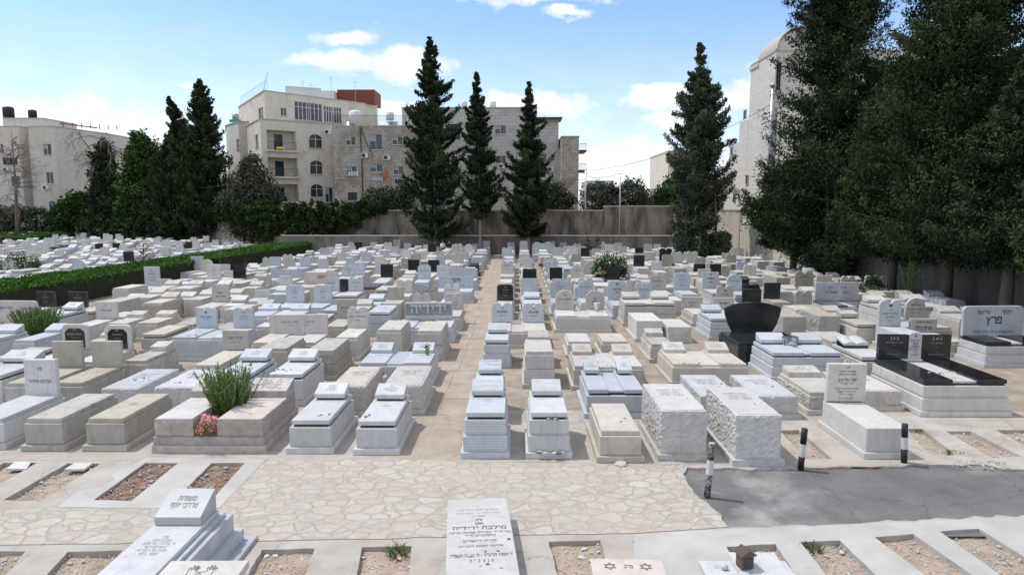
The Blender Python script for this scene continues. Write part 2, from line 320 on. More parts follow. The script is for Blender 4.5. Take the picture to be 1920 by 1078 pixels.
# ------------------------------------------------------------------ object helpers
def tag(o, label=None, cat=None, group=None, kind=None):
    if label: o['label'] = label
    if cat: o['category'] = cat
    if group: o['group'] = group
    if kind: o['kind'] = kind
    return o
def empty(name, loc, rz=0, **k):
    o = bpy.data.objects.new(name, None); o.empty_display_size = 0.3
    COL.objects.link(o); o.location = loc; o.rotation_euler = (0, 0, rz)
    return tag(o, **k)
def link(name, me, mats, parent=None, loc=(0, 0, 0), rot=(0, 0, 0)):
    if not isinstance(mats, (list, tuple)): mats = [mats]
    if not me.materials:
        for m in mats: me.materials.append(m)
    o = bpy.data.objects.new(name, me); COL.objects.link(o); o.parent = parent
    o.location = loc; o.rotation_euler = rot
    return o
def fin(name, bm, mats, parent=None, loc=(0, 0, 0), rot=(0, 0, 0), smooth=False):
    me = bpy.data.meshes.new(name); bm.normal_update(); bm.to_mesh(me); bm.free()
    if smooth:
        for p in me.polygons: p.use_smooth = True
    return link(name, me, mats, parent, loc, rot)
def box(bm, x0, x1, y0, y1, z0, z1, bev=0.0, mi=0):
    vs = [bm.verts.new((x, y, z)) for z in (z0, z1) for y in (y0, y1) for x in (x0, x1)]
    fs = [bm.faces.new([vs[i] for i in q]) for q in ((0, 2, 3, 1), (4, 5, 7, 6), (0, 1, 5, 4), (2, 6, 7, 3), (0, 4, 6, 2), (1, 3, 7, 5))]
    for f in fs: f.material_index = mi
    if bev > 0:
        es = list({e for f in fs for e in f.edges})
        r = bmesh.ops.bevel(bm, geom=es, offset=bev, segments=1, affect='EDGES')
        for f in r['faces']: f.material_index = mi
    return fs
def prism(bm, prof, y0, y1, bev=0.0):                       # profile in x,z swept along y
    a = [bm.verts.new((x, y0, z)) for x, z in prof]; b = [bm.verts.new((x, y1, z)) for x, z in prof]
    f1 = bm.faces.new(a); f2 = bm.faces.new(b[::-1]); n = len(prof)
    for i in range(n): bm.faces.new((a[(i + 1) % n], a[i], b[i], b[(i + 1) % n]))
    bmesh.ops.recalc_face_normals(bm, faces=bm.faces[:])
    if bev > 0:
        bmesh.ops.bevel(bm, geom=list(f1.edges) + list(f2.edges), offset=bev, segments=1, affect='EDGES')
    bmesh.ops.triangulate(bm, faces=[f for f in bm.faces if len(f.verts) > 4])
def wedge(bm, x0, x1, y0, y1, z0, z1f, z1b, bev=0.0):
    vs = [bm.verts.new(c) for c in ((x0, y0, z0), (x1, y0, z0), (x1, y1, z0), (x0, y1, z0), (x0, y0, z1f), (x1, y0, z1f), (x1, y1, z1b), (x0, y1, z1b))]
    fs = [bm.faces.new([vs[i] for i in q]) for q in ((3, 2, 1, 0), (4, 5, 6, 7), (0, 1, 5, 4), (1, 2, 6, 5), (2, 3, 7, 6), (3, 0, 4, 7))]
    if bev > 0: bmesh.ops.bevel(bm, geom=list({e for f in fs for e in f.edges}), offset=bev, segments=1, affect='EDGES')
def tube(bm, pts, rad, seg=6, cap=True, mi=0):
    pts = [Vector(p) for p in pts]
    if not isinstance(rad, (list, tuple)): rad = [rad] * len(pts)
    rings = []
    for i, p in enumerate(pts):
        d = (pts[min(i + 1, len(pts) - 1)] - pts[max(i - 1, 0)])
        d = d.normalized() if d.length > 1e-9 else Vector((0, 0, 1))
        u = d.orthogonal().normalized() if i == 0 or abs(d.dot(u0)) > 0.95 else (u0 - d * u0.dot(d)).normalized()
        u0 = u; w = d.cross(u)
        rings.append([bm.verts.new(p + (u * math.cos(2 * math.pi * k / seg) + w * math.sin(2 * math.pi * k / seg)) * rad[i]) for k in range(seg)])
    for a, b in zip(rings, rings[1:]):
        for k in range(seg):
            f = bm.faces.new((a[k], a[(k + 1) % seg], b[(k + 1) % seg], b[k])); f.smooth = seg > 5; f.material_index = mi
    if cap:
        bm.faces.new(rings[0][::-1]).material_index = mi; bm.faces.new(rings[-1]).material_index = mi
def roughbox(bm, x0, x1, y0, y1, z0, z1, amp=0.035, step=0.07, seed=0, flat_top=True, edge=0.35):
    nx = max(2, int((x1 - x0) / step)); ny = max(2, int((y1 - y0) / step)); nz = max(2, int((z1 - z0) / step))
    cx, cy, cz = (x0 + x1) / 2, (y0 + y1) / 2, (z0 + z1) / 2; vd = {}
    so = Vector((seed * 3.7, seed * 1.3, seed * 2.1))
    def V(i, j, k):
        q = (i, j, k)
        if q in vd: return vd[q]
        p = Vector((x0 + (x1 - x0) * i / nx, y0 + (y1 - y0) * j / ny, z0 + (z1 - z0) * k / nz))
        n = Vector(((i == nx) - (i == 0), (j == ny) - (j == 0), ((k == nz) - (k == 0)) if not flat_top else 0))
        a = noise.cell(p * 31 + so) * 0.26 + noise.fractal(p * 14 + so, 0.7, 2.1, 3) * 0.55 + noise.noise(p * 4 + so) * 0.3 + 0.15
        m = sum(1 for c, l in ((i, nx), (j, ny), (k, nz)) if c in (0, l))
        p = p + n * (amp * a * (edge if m > 1 else 1.0))
        if m > 1:
            p += Vector((noise.noise(p * 9 + so), noise.noise(p * 9 + so * 2), 0)) * amp * 0.5
            if k == nz: p.z -= abs(noise.noise(p * 12 + so)) * amp * 0.45
        vd[q] = bm.verts.new(p); return vd[q]
    def F(a, b, c, d): bm.faces.new((a, b, c, d))
    for j in range(ny):
        for i in range(nx): F(V(i, j, nz), V(i + 1, j, nz), V(i + 1, j + 1, nz), V(i, j + 1, nz))
    for k in range(nz):
        for i in range(nx):
            F(V(i, 0, k), V(i + 1, 0, k), V(i + 1, 0, k + 1), V(i, 0, k + 1)); F(V(i + 1, ny, k), V(i, ny, k), V(i, ny, k + 1), V(i + 1, ny, k + 1))
        for j in range(ny):
            F(V(nx, j, k), V(nx, j + 1, k), V(nx, j + 1, k + 1), V(nx, j, k + 1)); F(V(0, j + 1, k), V(0, j, k), V(0, j, k + 1), V(0, j + 1, k + 1))
def inpoly(p, poly):
    x, y = p; c = False; n = len(poly)
    for i in range(n):
        x1, y1 = poly[i]; x2, y2 = poly[i - 1]
        if (y1 > y) != (y2 > y) and x < (x2 - x1) * (y - y1) / (y2 - y1) + x1: c = not c
    return c
def holed(outline, holes):                                  # 2-D sheet with openings -> verts, tris
    vs = []; es = []
    for loop in [outline] + list(holes):
        b = len(vs); vs += [Vector((x, y)) for x, y in loop]
        es += [(b + i, b + (i + 1) % len(loop)) for i in range(len(loop))]
    r = delaunay_2d_cdt(vs, es, [], 0, 1e-5)
    V_, F_ = r[0], r[2]; out = []
    for f in F_:
        c = sum((V_[i] for i in f), Vector((0, 0))) / len(f)
        if inpoly(c, outline) and not any(inpoly(c, h) for h in holes): out.append(list(f))
    return [(v.x, v.y) for v in V_], out
def sheet(name, outline, holes, z, mat, thick=0.0, **k):
    V_, F_ = holed(outline, holes); bm = bmesh.new()
    vs = [bm.verts.new((x, y, z)) for x, y in V_]
    for f in F_:
        try: bm.faces.new([vs[i] for i in f])
        except ValueError: pass
    bm.normal_update()
    if sum(f.normal.z for f in bm.faces) < 0: bmesh.ops.reverse_faces(bm, faces=bm.faces[:])
    if thick:
        be = [e for e in bm.edges if len(e.link_faces) == 1]
        r = bmesh.ops.extrude_edge_only(bm, edges=be)
        bmesh.ops.translate(bm, verts=[g for g in r['geom'] if isinstance(g, bmesh.types.BMVert)], vec=(0, 0, -thick))
    return tag(fin(name, bm, mat), **k)
# ------------------------------------------------------------------ lettering
TXT = {}
GLY = {'א': [[(0, 1), (.7, 0)], [(.65, 1), (.62, .62), (.46, .40)], [(.05, 0), (.08, .38), (.22, .62)]], 'ב': [[(.05, 1), (.55, 1), (.55, 0)], [(0, 0), (.72, 0)]],
 'ג': [[(.1, 1), (.32, 1), (.38, 0)], [(.36, .35), (.02, 0)]], 'ד': [[(0, 1), (.66, 1)], [(.52, 1), (.52, 0)]], 'ה': [[(0, 1), (.6, 1), (.6, 0)], [(.1, 0), (.1, .62)]],
 'ו': [[(0, 1), (.18, 1), (.18, 0)]], 'ז': [[(0, 1), (.36, 1)], [(.18, 1), (.18, 0)]], 'ח': [[(0, 1), (.62, 1), (.62, 0)], [(.08, 1), (.08, 0)]],
 'ט': [[(.05, 1), (.05, 0), (.62, 0), (.62, .95), (.38, 1)]], 'י': [[(0, 1), (.16, 1), (.16, .55)]], 'כ': [[(0, 1), (.5, 1), (.56, .9), (.56, .1), (.5, 0), (0, 0)]],
 'ך': [[(0, 1), (.55, 1), (.55, -.35)]], 'ל': [[(.05, 1.35), (.05, 1), (.55, 1), (.55, .7), (.2, 0)]], 'מ': [[(0, 0), (.12, .75), (0, 1)], [(.12, .8), (.35, 1), (.55, 1), (.64, .85), (.64, 0), (.3, 0)]],
 'ם': [[(0, 1), (.6, 1), (.6, 0), (.06, 0), (.06, 1)]], 'נ': [[(.15, 1), (.36, 1), (.36, 0), (0, 0)]], 'ן': [[(0, 1), (.16, 1), (.16, -.35)]],
 'ס': [[(0, 1), (.64, 1), (.64, .45), (.44, 0), (.24, 0), (.06, .45), (.06, 1)]], 'ע': [[(0, 1), (.1, 1), (.3, .1)], [(.58, 1), (.56, .45), (.3, .05), (0, -.03)]],
 'פ': [[(.24, .5), (.06, .5), (.06, 1), (.58, 1), (.58, 0), (0, 0)]], 'ף': [[(.24, .5), (.06, .5), (.06, 1), (.58, 1), (.58, -.35)]], 'צ': [[(0, 1), (.12, 1), (.58, 0), (0, 0)], [(.58, 1), (.54, .62), (.32, .48)]],
 'ץ': [[(.02, 1), (.28, .4), (.28, -.35)], [(.58, 1), (.5, .66), (.28, .48)]], 'ק': [[(0, 1), (.6, 1), (.6, .4), (.4, .05)], [(.08, .65), (.08, -.35)]], 'ר': [[(0, 1), (.5, 1), (.57, .9), (.57, 0)]],
 'ש': [[(0, 1), (.05, 0), (.5, 0), (.78, .3), (.8, 1)], [(.4, 1), (.38, .5), (.06, .32)]], 'ת': [[(0, 1), (.6, 1), (.67, .9), (.67, 0)], [(.16, 1), (.16, .05), (0, 0)]],
 '׳': [[(.1, 1.05), (.02, .75)]], '״': [[(.1, 1.05), (.02, .75)], [(.28, 1.05), (.20, .75)]], '-': [[(0, .5), (.3, .5)]],
 '✡': [[(.5, 1.05), (.93, .3), (.07, .3), (.5, 1.05)], [(.5, .05), (.93, .8), (.07, .8), (.5, .05)]], '♦': [[(0, .5), (.35, 1), (.7, .5), (.35, 0), (0, .5)]], '♣': [[(0, .1), (.25, .9), (.5, .3), (.75, .9), (1, .1)]]}
def textmesh(s):
    if s in TXT: return TXT[s]
    V_ = []; F_ = []; t_ = .10 if len(s) < 9 and '״' not in s and '\n' not in s else .07; k = 0; lines = s.split('\n')
    for li, ln in enumerate(lines):
        x = 0; segs = []
        for ch in ln[::-1]:
            if ch == ' ': x += .42; continue
            gl = GLY.get(ch)
            if not gl: continue
            for pl in gl: segs += [((a[0] + x, a[1]), (b[0] + x, b[1])) for a, b in zip(pl, pl[1:])]
            x += max(p[0] for pl in gl for p in pl) + .24
        x -= .24
        for a, b in segs:
            ax, ay, bx_, by = a[0] - x / 2, a[1] - li * 1.75, b[0] - x / 2, b[1] - li * 1.75
            L = math.hypot(bx_ - ax, by - ay) + 1e-6; ux, uy = (bx_ - ax) / L * t_, (by - ay) / L * t_; w_ = 1.15 if abs(ux) > abs(uy) else .9; nx, ny = -uy * w_, ux * w_; z = (k % 7) * .0005; k += 1
            b0 = len(V_); V_ += [(ax - ux * .8 - nx, ay - uy * .8 - ny, z), (bx_ + ux * .8 - nx, by + uy * .8 - ny, z), (bx_ + ux * .8 + nx, by + uy * .8 + ny, z), (ax - ux * .8 + nx, ay - uy * .8 + ny, z)]; F_.append((b0, b0 + 1, b0 + 2, b0 + 3))
    me = bpy.data.meshes.new('lettering'); me.from_pydata(V_, [], F_)
    co = np.array(V_, 'f'); lo, hi = co.min(0), co.max(0); co[:, :2] -= ((lo + hi) / 2)[:2]; me.vertices.foreach_set('co', co.ravel())
    TXT[s] = (me, hi[0] - lo[0], hi[1] - lo[1]); return TXT[s]
def letters(s, parent, loc, w, h, mat, rot=(R(90), 0, 0), name='inscription', stretch=False):
    me, tw, th = textmesh(s); me = me.copy(); me.materials.clear()
    sx = w / tw; sy = h / th
    if not stretch: sx = min(sx, sy * 1.15); sy = min(sy, sx * 1.25)
    co = np.empty(len(me.vertices) * 3, 'f'); me.vertices.foreach_get('co', co); co = co.reshape(-1, 3)
    co[:, 0] *= sx; co[:, 1] *= sy; me.vertices.foreach_set('co', co.ravel()); me.update()
    return link(name, me, mat, parent, loc, rot)
# ------------------------------------------------------------------ foliage
def leaves(name, C, size, mat, parent, rng, tone, up=0.0, aspect=0.45, **k):
    n = len(C); C = np.asarray(C, 'f')
    u = rng.normal(size=(n, 3)); u[:, 2] += up * 1.5; u /= np.linalg.norm(u, axis=1)[:, None] + 1e-9
    w = rng.normal(size=(n, 3)); w -= u * (u * w).sum(1)[:, None]; w /= np.linalg.norm(w, axis=1)[:, None] + 1e-9
    s = (np.asarray(size) * rng.uniform(0.6, 1.35, n))[:, None]
    V_ = np.stack([C - u * s * .5, C + w * s * aspect * .5, C + u * s * .5, C - w * s * aspect * .5], 1).reshape(-1, 3).astype('f')
    me = bpy.data.meshes.new(name); me.vertices.add(4 * n); me.vertices.foreach_set('co', V_.ravel())
    me.loops.add(4 * n); me.loops.foreach_set('vertex_index', np.arange(4 * n, dtype='i'))
    me.polygons.add(n); me.polygons.foreach_set('loop_start', np.arange(0, 4 * n, 4, dtype='i'))
    me.update(calc_edges=True)
    a = me.attributes.new('tone', 'FLOAT', 'FACE'); a.data.foreach_set('value', np.asarray(tone, 'f'))
    return link(name, me, mat, parent)
def cypress(name, loc, H, prof, rng, nb=420, per=70, leaf=0.2, mat='cyp', base=1.5, trunk=0.28, lean=(0, 0), ragged=0.3, label='', group=None, cat='tree', tmat='bark', keep=None, rz=0.0, spread=0.05, asp=.45, flat=0.0):
    root = empty(name, loc, rz, label=label, cat=cat, group=group)
    Cs = []; T = []; bm = bmesh.new()
    zt = lambda f: Vector((lean[0] * f * f, lean[1] * f * f, H * f))
    tube(bm, [zt(f) for f in (0, .05, .2, .45, .7, .97)], [trunk, trunk * .8, trunk * .66, trunk * .45, trunk * .25, .03], 8)
    for i in range(nb):
        f = base / H + (1 - base / H) * (rng.random() ** 0.85); z = f * H
        r = np.interp(f, [p[0] for p in prof], [p[1] for p in prof])
        lump = 1 + ragged * 0.9 * noise.noise(Vector((z * .55, i % 7, loc[0])))
        L = r * rng.uniform(1 - ragged, 1 + ragged * .45) * lump; a = rng.uniform(0, 2 * math.pi)
        if rng.random() < 0.05: L *= 1.28
        d = np.array([math.cos(a), math.sin(a), 0.0]); rise = rng.uniform(0.15, 0.75) * L * (1 - .55 * flat)
        o = np.array(zt(f)); tip = o + d * L + np.array([0, 0, rise])
        if keep and not keep(tip + np.array(loc)): continue
        if i % 3 == 0 and L > 0.8: tube(bm, [o, o + d * L * .5 + [0, 0, rise * .2], tip], [0.05, 0.03, 0.01], 3, False)
        n = int(per * (0.4 + L / max(0.6, prof[1][1]))); q = rng.uniform(0.10, 1.0, n) ** 0.8
        sag = (0.25 + .25 * flat) * L * math.sin(3.1 * rng.random())
        curve = np.stack([d[0] * L * q, d[1] * L * q, rise * q ** 1.7 - sag * q * (1 - q) * 2], 1) + o
        side = np.array([-d[1], d[0], 0]); wl = (spread + (0.17 + .07 * flat) * L * (1.12 - q) * (0.35 + 1.3 * np.abs(np.sin(q * 9 + i)))) 
        off = side[None] * (rng.normal(size=n) * wl)[:, None] + d[None] * (rng.normal(size=n) * spread * 1.5)[:, None]
        off[:, 2] += rng.normal(size=n) * (spread * .8 + .035 * L * (1 - .5 * flat)) - np.abs(rng.normal(size=n)) * .04 * L
        Cs.append(curve + off)
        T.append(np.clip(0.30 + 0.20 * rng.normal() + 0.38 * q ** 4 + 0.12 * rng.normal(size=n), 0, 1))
    if flat:
        m = int(nb * per * .10); f = rng.uniform(base / H, .9, m); rr_ = np.interp(f, [p[0] for p in prof], [p[1] for p in prof]) * .22
        Cs.append(np.stack([lean[0] * f * f, lean[1] * f * f, H * f], 1) + rng.normal(size=(m, 3)) * np.stack([rr_, rr_, rr_ * 0 + .2], 1)); T.append(rng.uniform(.1, .5, m))
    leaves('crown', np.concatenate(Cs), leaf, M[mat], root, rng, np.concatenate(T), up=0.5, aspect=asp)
    fin('trunk', bm, M[tmat], root)
    return root
def bushy(name, loc, blobs, n, leaf, mat, rng, label, cat='tree', group=None, trunk=None, tmat='bark', up=0.1, shell=0.55, lump=0.45):
    """blobs: (x, y, z, rx, ry, rz) relative to loc"""
    root = empty(name, loc, 0, label=label, cat=cat, group=group)
    vol = np.array([(b[3] * b[4] * b[5]) ** .67 for b in blobs]); cnt = (n * vol / vol.sum()).astype(int); Cs = []; T = []
    for b, c in zip(blobs, cnt):
        m = max(6, c // 45); d = rng.normal(size=(m, 3)); d /= np.linalg.norm(d, axis=1)[:, None]
        rr = rng.uniform(shell, 1.0, m) ** .6 * (1 + lump * .5 * rng.normal(size=m).clip(-1.2, 1.2) * .5)
        cc = d * rr[:, None] * np.array(b[3:]) + np.array(b[:3])
        k = rng.integers(0, m, c); s = min(b[3:]) * 0.16 + 0.04
        P = cc[k] + rng.normal(size=(c, 3)) * s
        ton = np.clip(0.5 + 0.22 * rng.normal(size=m), 0, 1); Cs.append(P); T.append(np.clip(ton[k] + .1 * rng.normal(size=c), 0, 1))
    P = np.concatenate(Cs); ok = P[:, 2] + loc[2] > 0.03
    leaves('crown' if cat == 'tree' else 'foliage', P[ok], leaf, M[mat], root, rng, np.concatenate(T)[ok], up=up, aspect=0.6)
    if trunk:
        bm = bmesh.new(); top = blobs[0][2]
        tube(bm, [(0, 0, 0), (0.05, 0, top * .5), (0, 0, top)], [trunk, trunk * .8, trunk * .5], 7)
        for b in blobs[:6]: tube(bm, [(0, 0, top * .55), (b[0] * .6, b[1] * .6, b[2] * .85), (b[0], b[1], b[2] + b[5] * .5)], [trunk * .5, trunk * .3, .02], 5)
        fin('trunk', bm, M[tmat], root)
    return root
def twigs(bm, p, d, L, r, depth, rng, droop=0.0, n=3, wild=0.6):
    p = Vector(p); d = Vector(d).normalized(); pts = [p]; m = 4
    for i in range(m):
        d = (d + Vector(rng.normal(size=3)) * 0.16 + Vector((0, 0, -droop * .12))).normalized(); pts.append(pts[-1] + d * L / m)
    tube(bm, pts, [r * (1 - .6 * i / m) for i in range(m + 1)], 4 if depth > 1 else 3, False)
    if depth <= 0: return
    for _ in range(n):
        q = pts[rng.integers(1, m + 1)]
        twigs(bm, q, d + Vector(rng.normal(size=3)) * wild, L * rng.uniform(.45, .75), r * .5, depth - 1, rng, droop, n, wild)
def leafbox(name, P, n, leaf, mat, rng, label, cat, group=None, h=1.15, core=True, under=0.0):
    """clipped hedge along a ground polygon of four corners P (near-right, near-left, far-left, far-right)"""
    root = empty(name, (0, 0, 0), 0, label=label, cat=cat, group=group)
    a, b, c, d = [np.array(p[:2], float) for p in P]
    u, v = rng.random(n), rng.random(n); z = h * rng.random(n); k = rng.random(n)
    top = k < .5; z[top] = h; right = (k >= .5) & (k < .8); u[right] = 1.0; fr = (k >= .8) & (k < .92); v[fr] = 0; lf = k >= .92; u[lf] = 0
    XY = (a[None] * u[:, None] + b[None] * (1 - u)[:, None]) * (1 - v)[:, None] + (d[None] * u[:, None] + c[None] * (1 - u)[:, None]) * v[:, None]
    P3 = np.concatenate([XY, z[:, None]], 1)
    for i in range(n):
        q = P3[i]; s = noise.noise(Vector((q[0] * .8, q[1] * .8, q[2]))) * .10 + noise.noise(Vector((q[0] * 3, q[1] * 3, q[2] * 3))) * .06
        if top[i]: q[2] += s + rng.exponential(.03)
        elif right[i]: q[0] += s - .16 * min(1, (h - q[2]) * 3)
        else: q[0] += s
    P3 += rng.normal(size=P3.shape) * .03
    leaves('foliage', P3, leaf, M[mat], root, rng, np.clip(.5 + .2 * rng.normal(size=n), 0, 1), up=.8, aspect=.5)
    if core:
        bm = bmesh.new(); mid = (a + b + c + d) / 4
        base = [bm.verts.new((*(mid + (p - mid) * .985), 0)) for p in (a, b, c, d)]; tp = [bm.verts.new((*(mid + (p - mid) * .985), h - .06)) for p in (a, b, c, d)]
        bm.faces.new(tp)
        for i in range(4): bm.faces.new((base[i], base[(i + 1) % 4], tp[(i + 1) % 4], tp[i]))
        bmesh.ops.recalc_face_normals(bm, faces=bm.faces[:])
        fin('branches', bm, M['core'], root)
    return root
# ------------------------------------------------------------------ ground
def Q(*pts): return [(at(x, y).x, at(x, y).y) for x, y in pts]
PITS = {
 'a': Q((8, 867), (70, 867), (-10, 912), (-80, 912)), 'b': Q((127, 868), (188, 869), (76, 939), (6, 937)),
 'c': Q((272, 868), (334, 868), (246, 939), (176, 937)), 'd': Q((397, 868), (459, 868), (395, 939), (325, 939)),
 'e': Q((-30, 1033), (48, 1033), (-10, 1100), (-100, 1100)), 'f': Q((127, 1034), (230, 1031), (165, 1100), (66, 1100)),
 'g': Q((491, 1030), (590, 1028), (563, 1100), (452, 1100)), 'h': Q((679, 1025), (772, 1023), (764, 1100), (664, 1100)),
 'i': Q((1029, 1015), (1125, 1012), (1150, 1100), (1052, 1100)), 'j': Q((1187, 1015), (1272, 1010), (1312, 1100), (1216, 1100)),
 'k': Q((1362, 1025), (1455, 1020), (1503, 1100), (1412, 1100)), 'l': Q((1501, 1016), (1575, 1013), (1664, 1100), (1566, 1100)),
 'm': Q((1640, 1007), (1712, 1001), (1854, 1100), (1764, 1100)), 'n': Q((1762, 996), (1835, 991), (1985, 1084), (1893, 1090)),
 'o': Q((1893, 987), (1960, 983), (2100, 1062), (2030, 1068)),
 'p': Q((1462, 807), (1497, 806), (1560, 860), (1512, 861)), 'q': Q((1700, 803), (1730, 804), (1792, 853), (1742, 854)),
 'r': Q((1773, 808), (1819, 808), (1915, 855), (1860, 858)), 's': Q((1868, 806), (1925, 806), (2010, 848), (1945, 848))}
def rag(poly, amp=0.02, step=0.16, seed=1):
    out = []
    for i, a in enumerate(poly):
        b = poly[(i + 1) % len(poly)]; L = math.dist(a, b); n = max(1, int(L / step))
        for k in range(n):
            f = k / n; x = a[0] + (b[0] - a[0]) * f; y = a[1] + (b[1] - a[1]) * f
            q = amp if k else 0
            out.append((x + noise.noise(Vector((x * 4, y * 4, seed))) * q, y + noise.noise(Vector((x * 4, y * 4, seed + 9))) * q))
    return out
ASPH = rag(Q((1288, 876), (1440, 879), (1560, 875), (1700, 871), (1850, 871), (1880, 879), (2100, 886), (2100, 958), (1920, 965), (1680, 976), (1440, 987), (1365, 988), (1340, 955), (1302, 925), (1285, 895)), 0.13, 0.14, 4)
HOLES = [rag(p, 0.03 if k in 'ijgk' else 0.012, 0.12, ord(k)) for k, p in PITS.items()]
big = bmesh.new()
bmesh.ops.create_grid(big, x_segments=2, y_segments=2, size=3500)
tag(fin('ground', big, M['terrain'], loc=(0, 3000, -0.32)), kind='structure')
soil = bmesh.new()
def grid_sheet(bm, x0, x1, y0, y1, z, step, amp):
    nx, ny = int((x1 - x0) / step), int((y1 - y0) / step)
    g = [[bm.verts.new((x0 + (x1 - x0) * i / nx, y0 + (y1 - y0) * j / ny, z + amp * noise.fractal(Vector((x0 + i * step, y0 + j * step, 3)) * 2.2, 0.8, 2.2, 4))) for i in range(nx + 1)] for j in range(ny + 1)]
    for j in range(ny):
        for i in range(nx): bm.faces.new((g[j][i], g[j][i + 1], g[j + 1][i + 1], g[j + 1][i])).smooth = True
grid_sheet(soil, -14, 16, 7.2, 16.6, -0.085, 0.09, 0.03)
tag(fin('soil', soil, M['soil']), kind='structure')
rs = bmesh.new()
for k in 'cd':
    p = PITS[k]; vs = []
    n = 12; gr = [[rs.verts.new((*[(p[0][c] * (1 - u) + p[1][c] * u) * (1 - v) + (p[3][c] * (1 - u) + p[2][c] * u) * v for c in (0, 1)], -0.055 + .05 * noise.noise(Vector((u * 5, v * 9, ord(k)))))) for u in [i / n for i in range(n + 1)]] for v in [j / n for j in range(n + 1)]]
    for j in range(n):
        for i in range(n): rs.faces.new((gr[j][i], gr[j][i + 1], gr[j + 1][i + 1], gr[j + 1][i])).smooth = True
bmesh.ops.recalc_face_normals(rs, faces=rs.faces[:])
tag(fin('red_earth', rs, M['redsoil']), kind='structure')
# main concrete: a sheet with the open graves and the asphalt cut out of it
front = [(-60, 3), (60, 3), (60, 16.4), (-60, 16.4)]
sheet('concrete_paving', front, HOLES + [ASPH], 0.0, M['concrete'], 0.12, kind='structure')
sheet('asphalt_road', [(p[0], p[1]) for p in rag(Q((1265, 868), (2120, 868), (2120, 1000), (1350, 1000)), 0, 1)], [], -0.045, M['asphalt'], kind='structure')
sheet('aisle_ground', [(-60, 16.4), (60, 16.4), (60, 76), (-30, 76), (-60, 76)], [], 0.0, M['aisle'], kind='structure')
sheet('far_field_ground', [(-120, 76), (60, 76), (60, 112), (-120, 112)], [], 0.0, M['aisle'], kind='structure')
sheet('side_field_ground', [(-120, 16), (-60, 16), (-60, 76), (-120, 76)], [], 0.0, M['aisle'], kind='structure')
nc = rag(Q((275, 857), (497, 862), (455, 906), (412, 952), (250, 953), (108, 951), (125, 936), (150, 920), (190, 914), (215, 898), (205, 884), (240, 876)), 0.03, 0.2, 6)
sheet('fresh_concrete', nc, [HOLES[2], HOLES[3]], 0.004, M['newconcrete'], kind='structure')
c2 = rag(Q((1190, 1001), (1365, 991), (1440, 990), (1680, 979), (1925, 968), (2100, 960), (2100, 1060), (2100, 1100), (1180, 1100)), 0.02, .3, 8)
sheet('pale_concrete', c2, [HOLES[list(PITS).index(k)] for k in 'klmn'] , 0.004, M['newconcrete'], kind='structure')
pav = rag(Q((503, 862), (760, 862), (1000, 868), (1265, 873), (1285, 897), (1302, 925), (1340, 957), (1365, 988), (1190, 1000), (980, 1003), (600, 1012), (300, 1018), (0, 1022), (-200, 1024), (-200, 965), (0, 958), (60, 954), (108, 953), (250, 955), (414, 954), (456, 908)), 0.05, 0.3, 5)
sheet('flagstone_paving', pav, [], 0.008, M['paving'], kind='structure')
PX0, PX1 = -2.45, -1.02
bm = bmesh.new(); y = 12.9; r_ = random.Random(4)
while y < 70:                                               # the central path: cast panels with a running joint
    L = r_.uniform(2.0, 3.2); s = r_.uniform(-.12, .12) - 1.78
    for a, b in ((PX0, s - .012), (s + .012, PX1)):
        vs = [bm.verts.new((p[0], p[1], 0.005 + r_.uniform(0, .004))) for p in ((a, y), (b, y), (b + r_.uniform(-.02, .02), y + L - .03), (a, y + L - .03))]
        bm.faces.new(vs)
    y += L
tag(fin('central_path', bm, M['path']), kind='structure')
sheet('front_apron', rag([(-60, 13.0), (-8, 13.0), (PX0, 12.98), (PX1, 12.98), (2.2, 12.9), (6.9, 12.75), (8.45, 13.0), (8.45, 16.38), (-60, 16.38)], 0.03, 0.5, 3), [HOLES[list(PITS).index('p')]], 0.003, M['concrete'], kind='structure')
# loose stones and gravel
def scatter(name, polys, n, size, mat, z, seed, kind='stuff', label=None):
    r = random.Random(seed); bm = bmesh.new(); k = 0
    bb = [(min(p[0] for p in P), max(p[0] for p in P), min(p[1] for p in P), max(p[1] for p in P)) for P in polys]
    while k < n:
        i = r.randrange(len(polys)); b = bb[i]; x, y = r.uniform(b[0], b[1]), r.uniform(b[2], b[3])
        if not inpoly((x, y), polys[i]): k += .2; continue
        s = size * r.uniform(.4, 1.0) * (2.6 if r.random() < .05 else 1); q = Matrix.Translation((x, y, z + s * .15)) @ Matrix.Rotation(r.random() * 6, 4, 'Z') @ Matrix.Diagonal((s, s * r.uniform(.5, .9), s * r.uniform(.3, .6), 1))
        g_ = bmesh.ops.create_icosphere(bm, subdivisions=1, radius=.5, matrix=q)['verts']
        for v in g_: v.co += Vector((r.uniform(-1, 1), r.uniform(-1, 1), r.uniform(-1, 1))) * s * .09
        k += 1
    return tag(fin(name, bm, mat), label, 'gravel', kind=kind)
light = [PITS[k] for k in 'befghijklmnpqrs']
scatter('gravel', light, 4200, .035, M['w'], -0.07, 2, label='loose pale gravel lying in the unused grave plots')
scatter('gravel', [PITS['c'], PITS['d']], 700, .05, M['O'], -0.045, 3, label='pinkish clods and stones on the red earth of two open plots')
scatter('gravel', [Q((1110, 864), (1300, 868), (1270, 882), (1150, 878)), Q((1790, 862), (1880, 864), (1900, 880), (1780, 878))], 260, .05, M['l'], 0.004, 5, label='stone crumbs along the edge between graves and paving')
scatter('gravel', [Q((1290, 880), (1480, 883), (1560, 905), (1330, 945)), Q((1370, 985), (1660, 974), (1640, 960), (1360, 965)), Q((1500, 876), (1960, 880), (1960, 895), (1500, 886))], 1300, .013, M['concrete'], -0.043, 6, label='fine pale grit strewn over the asphalt edges')
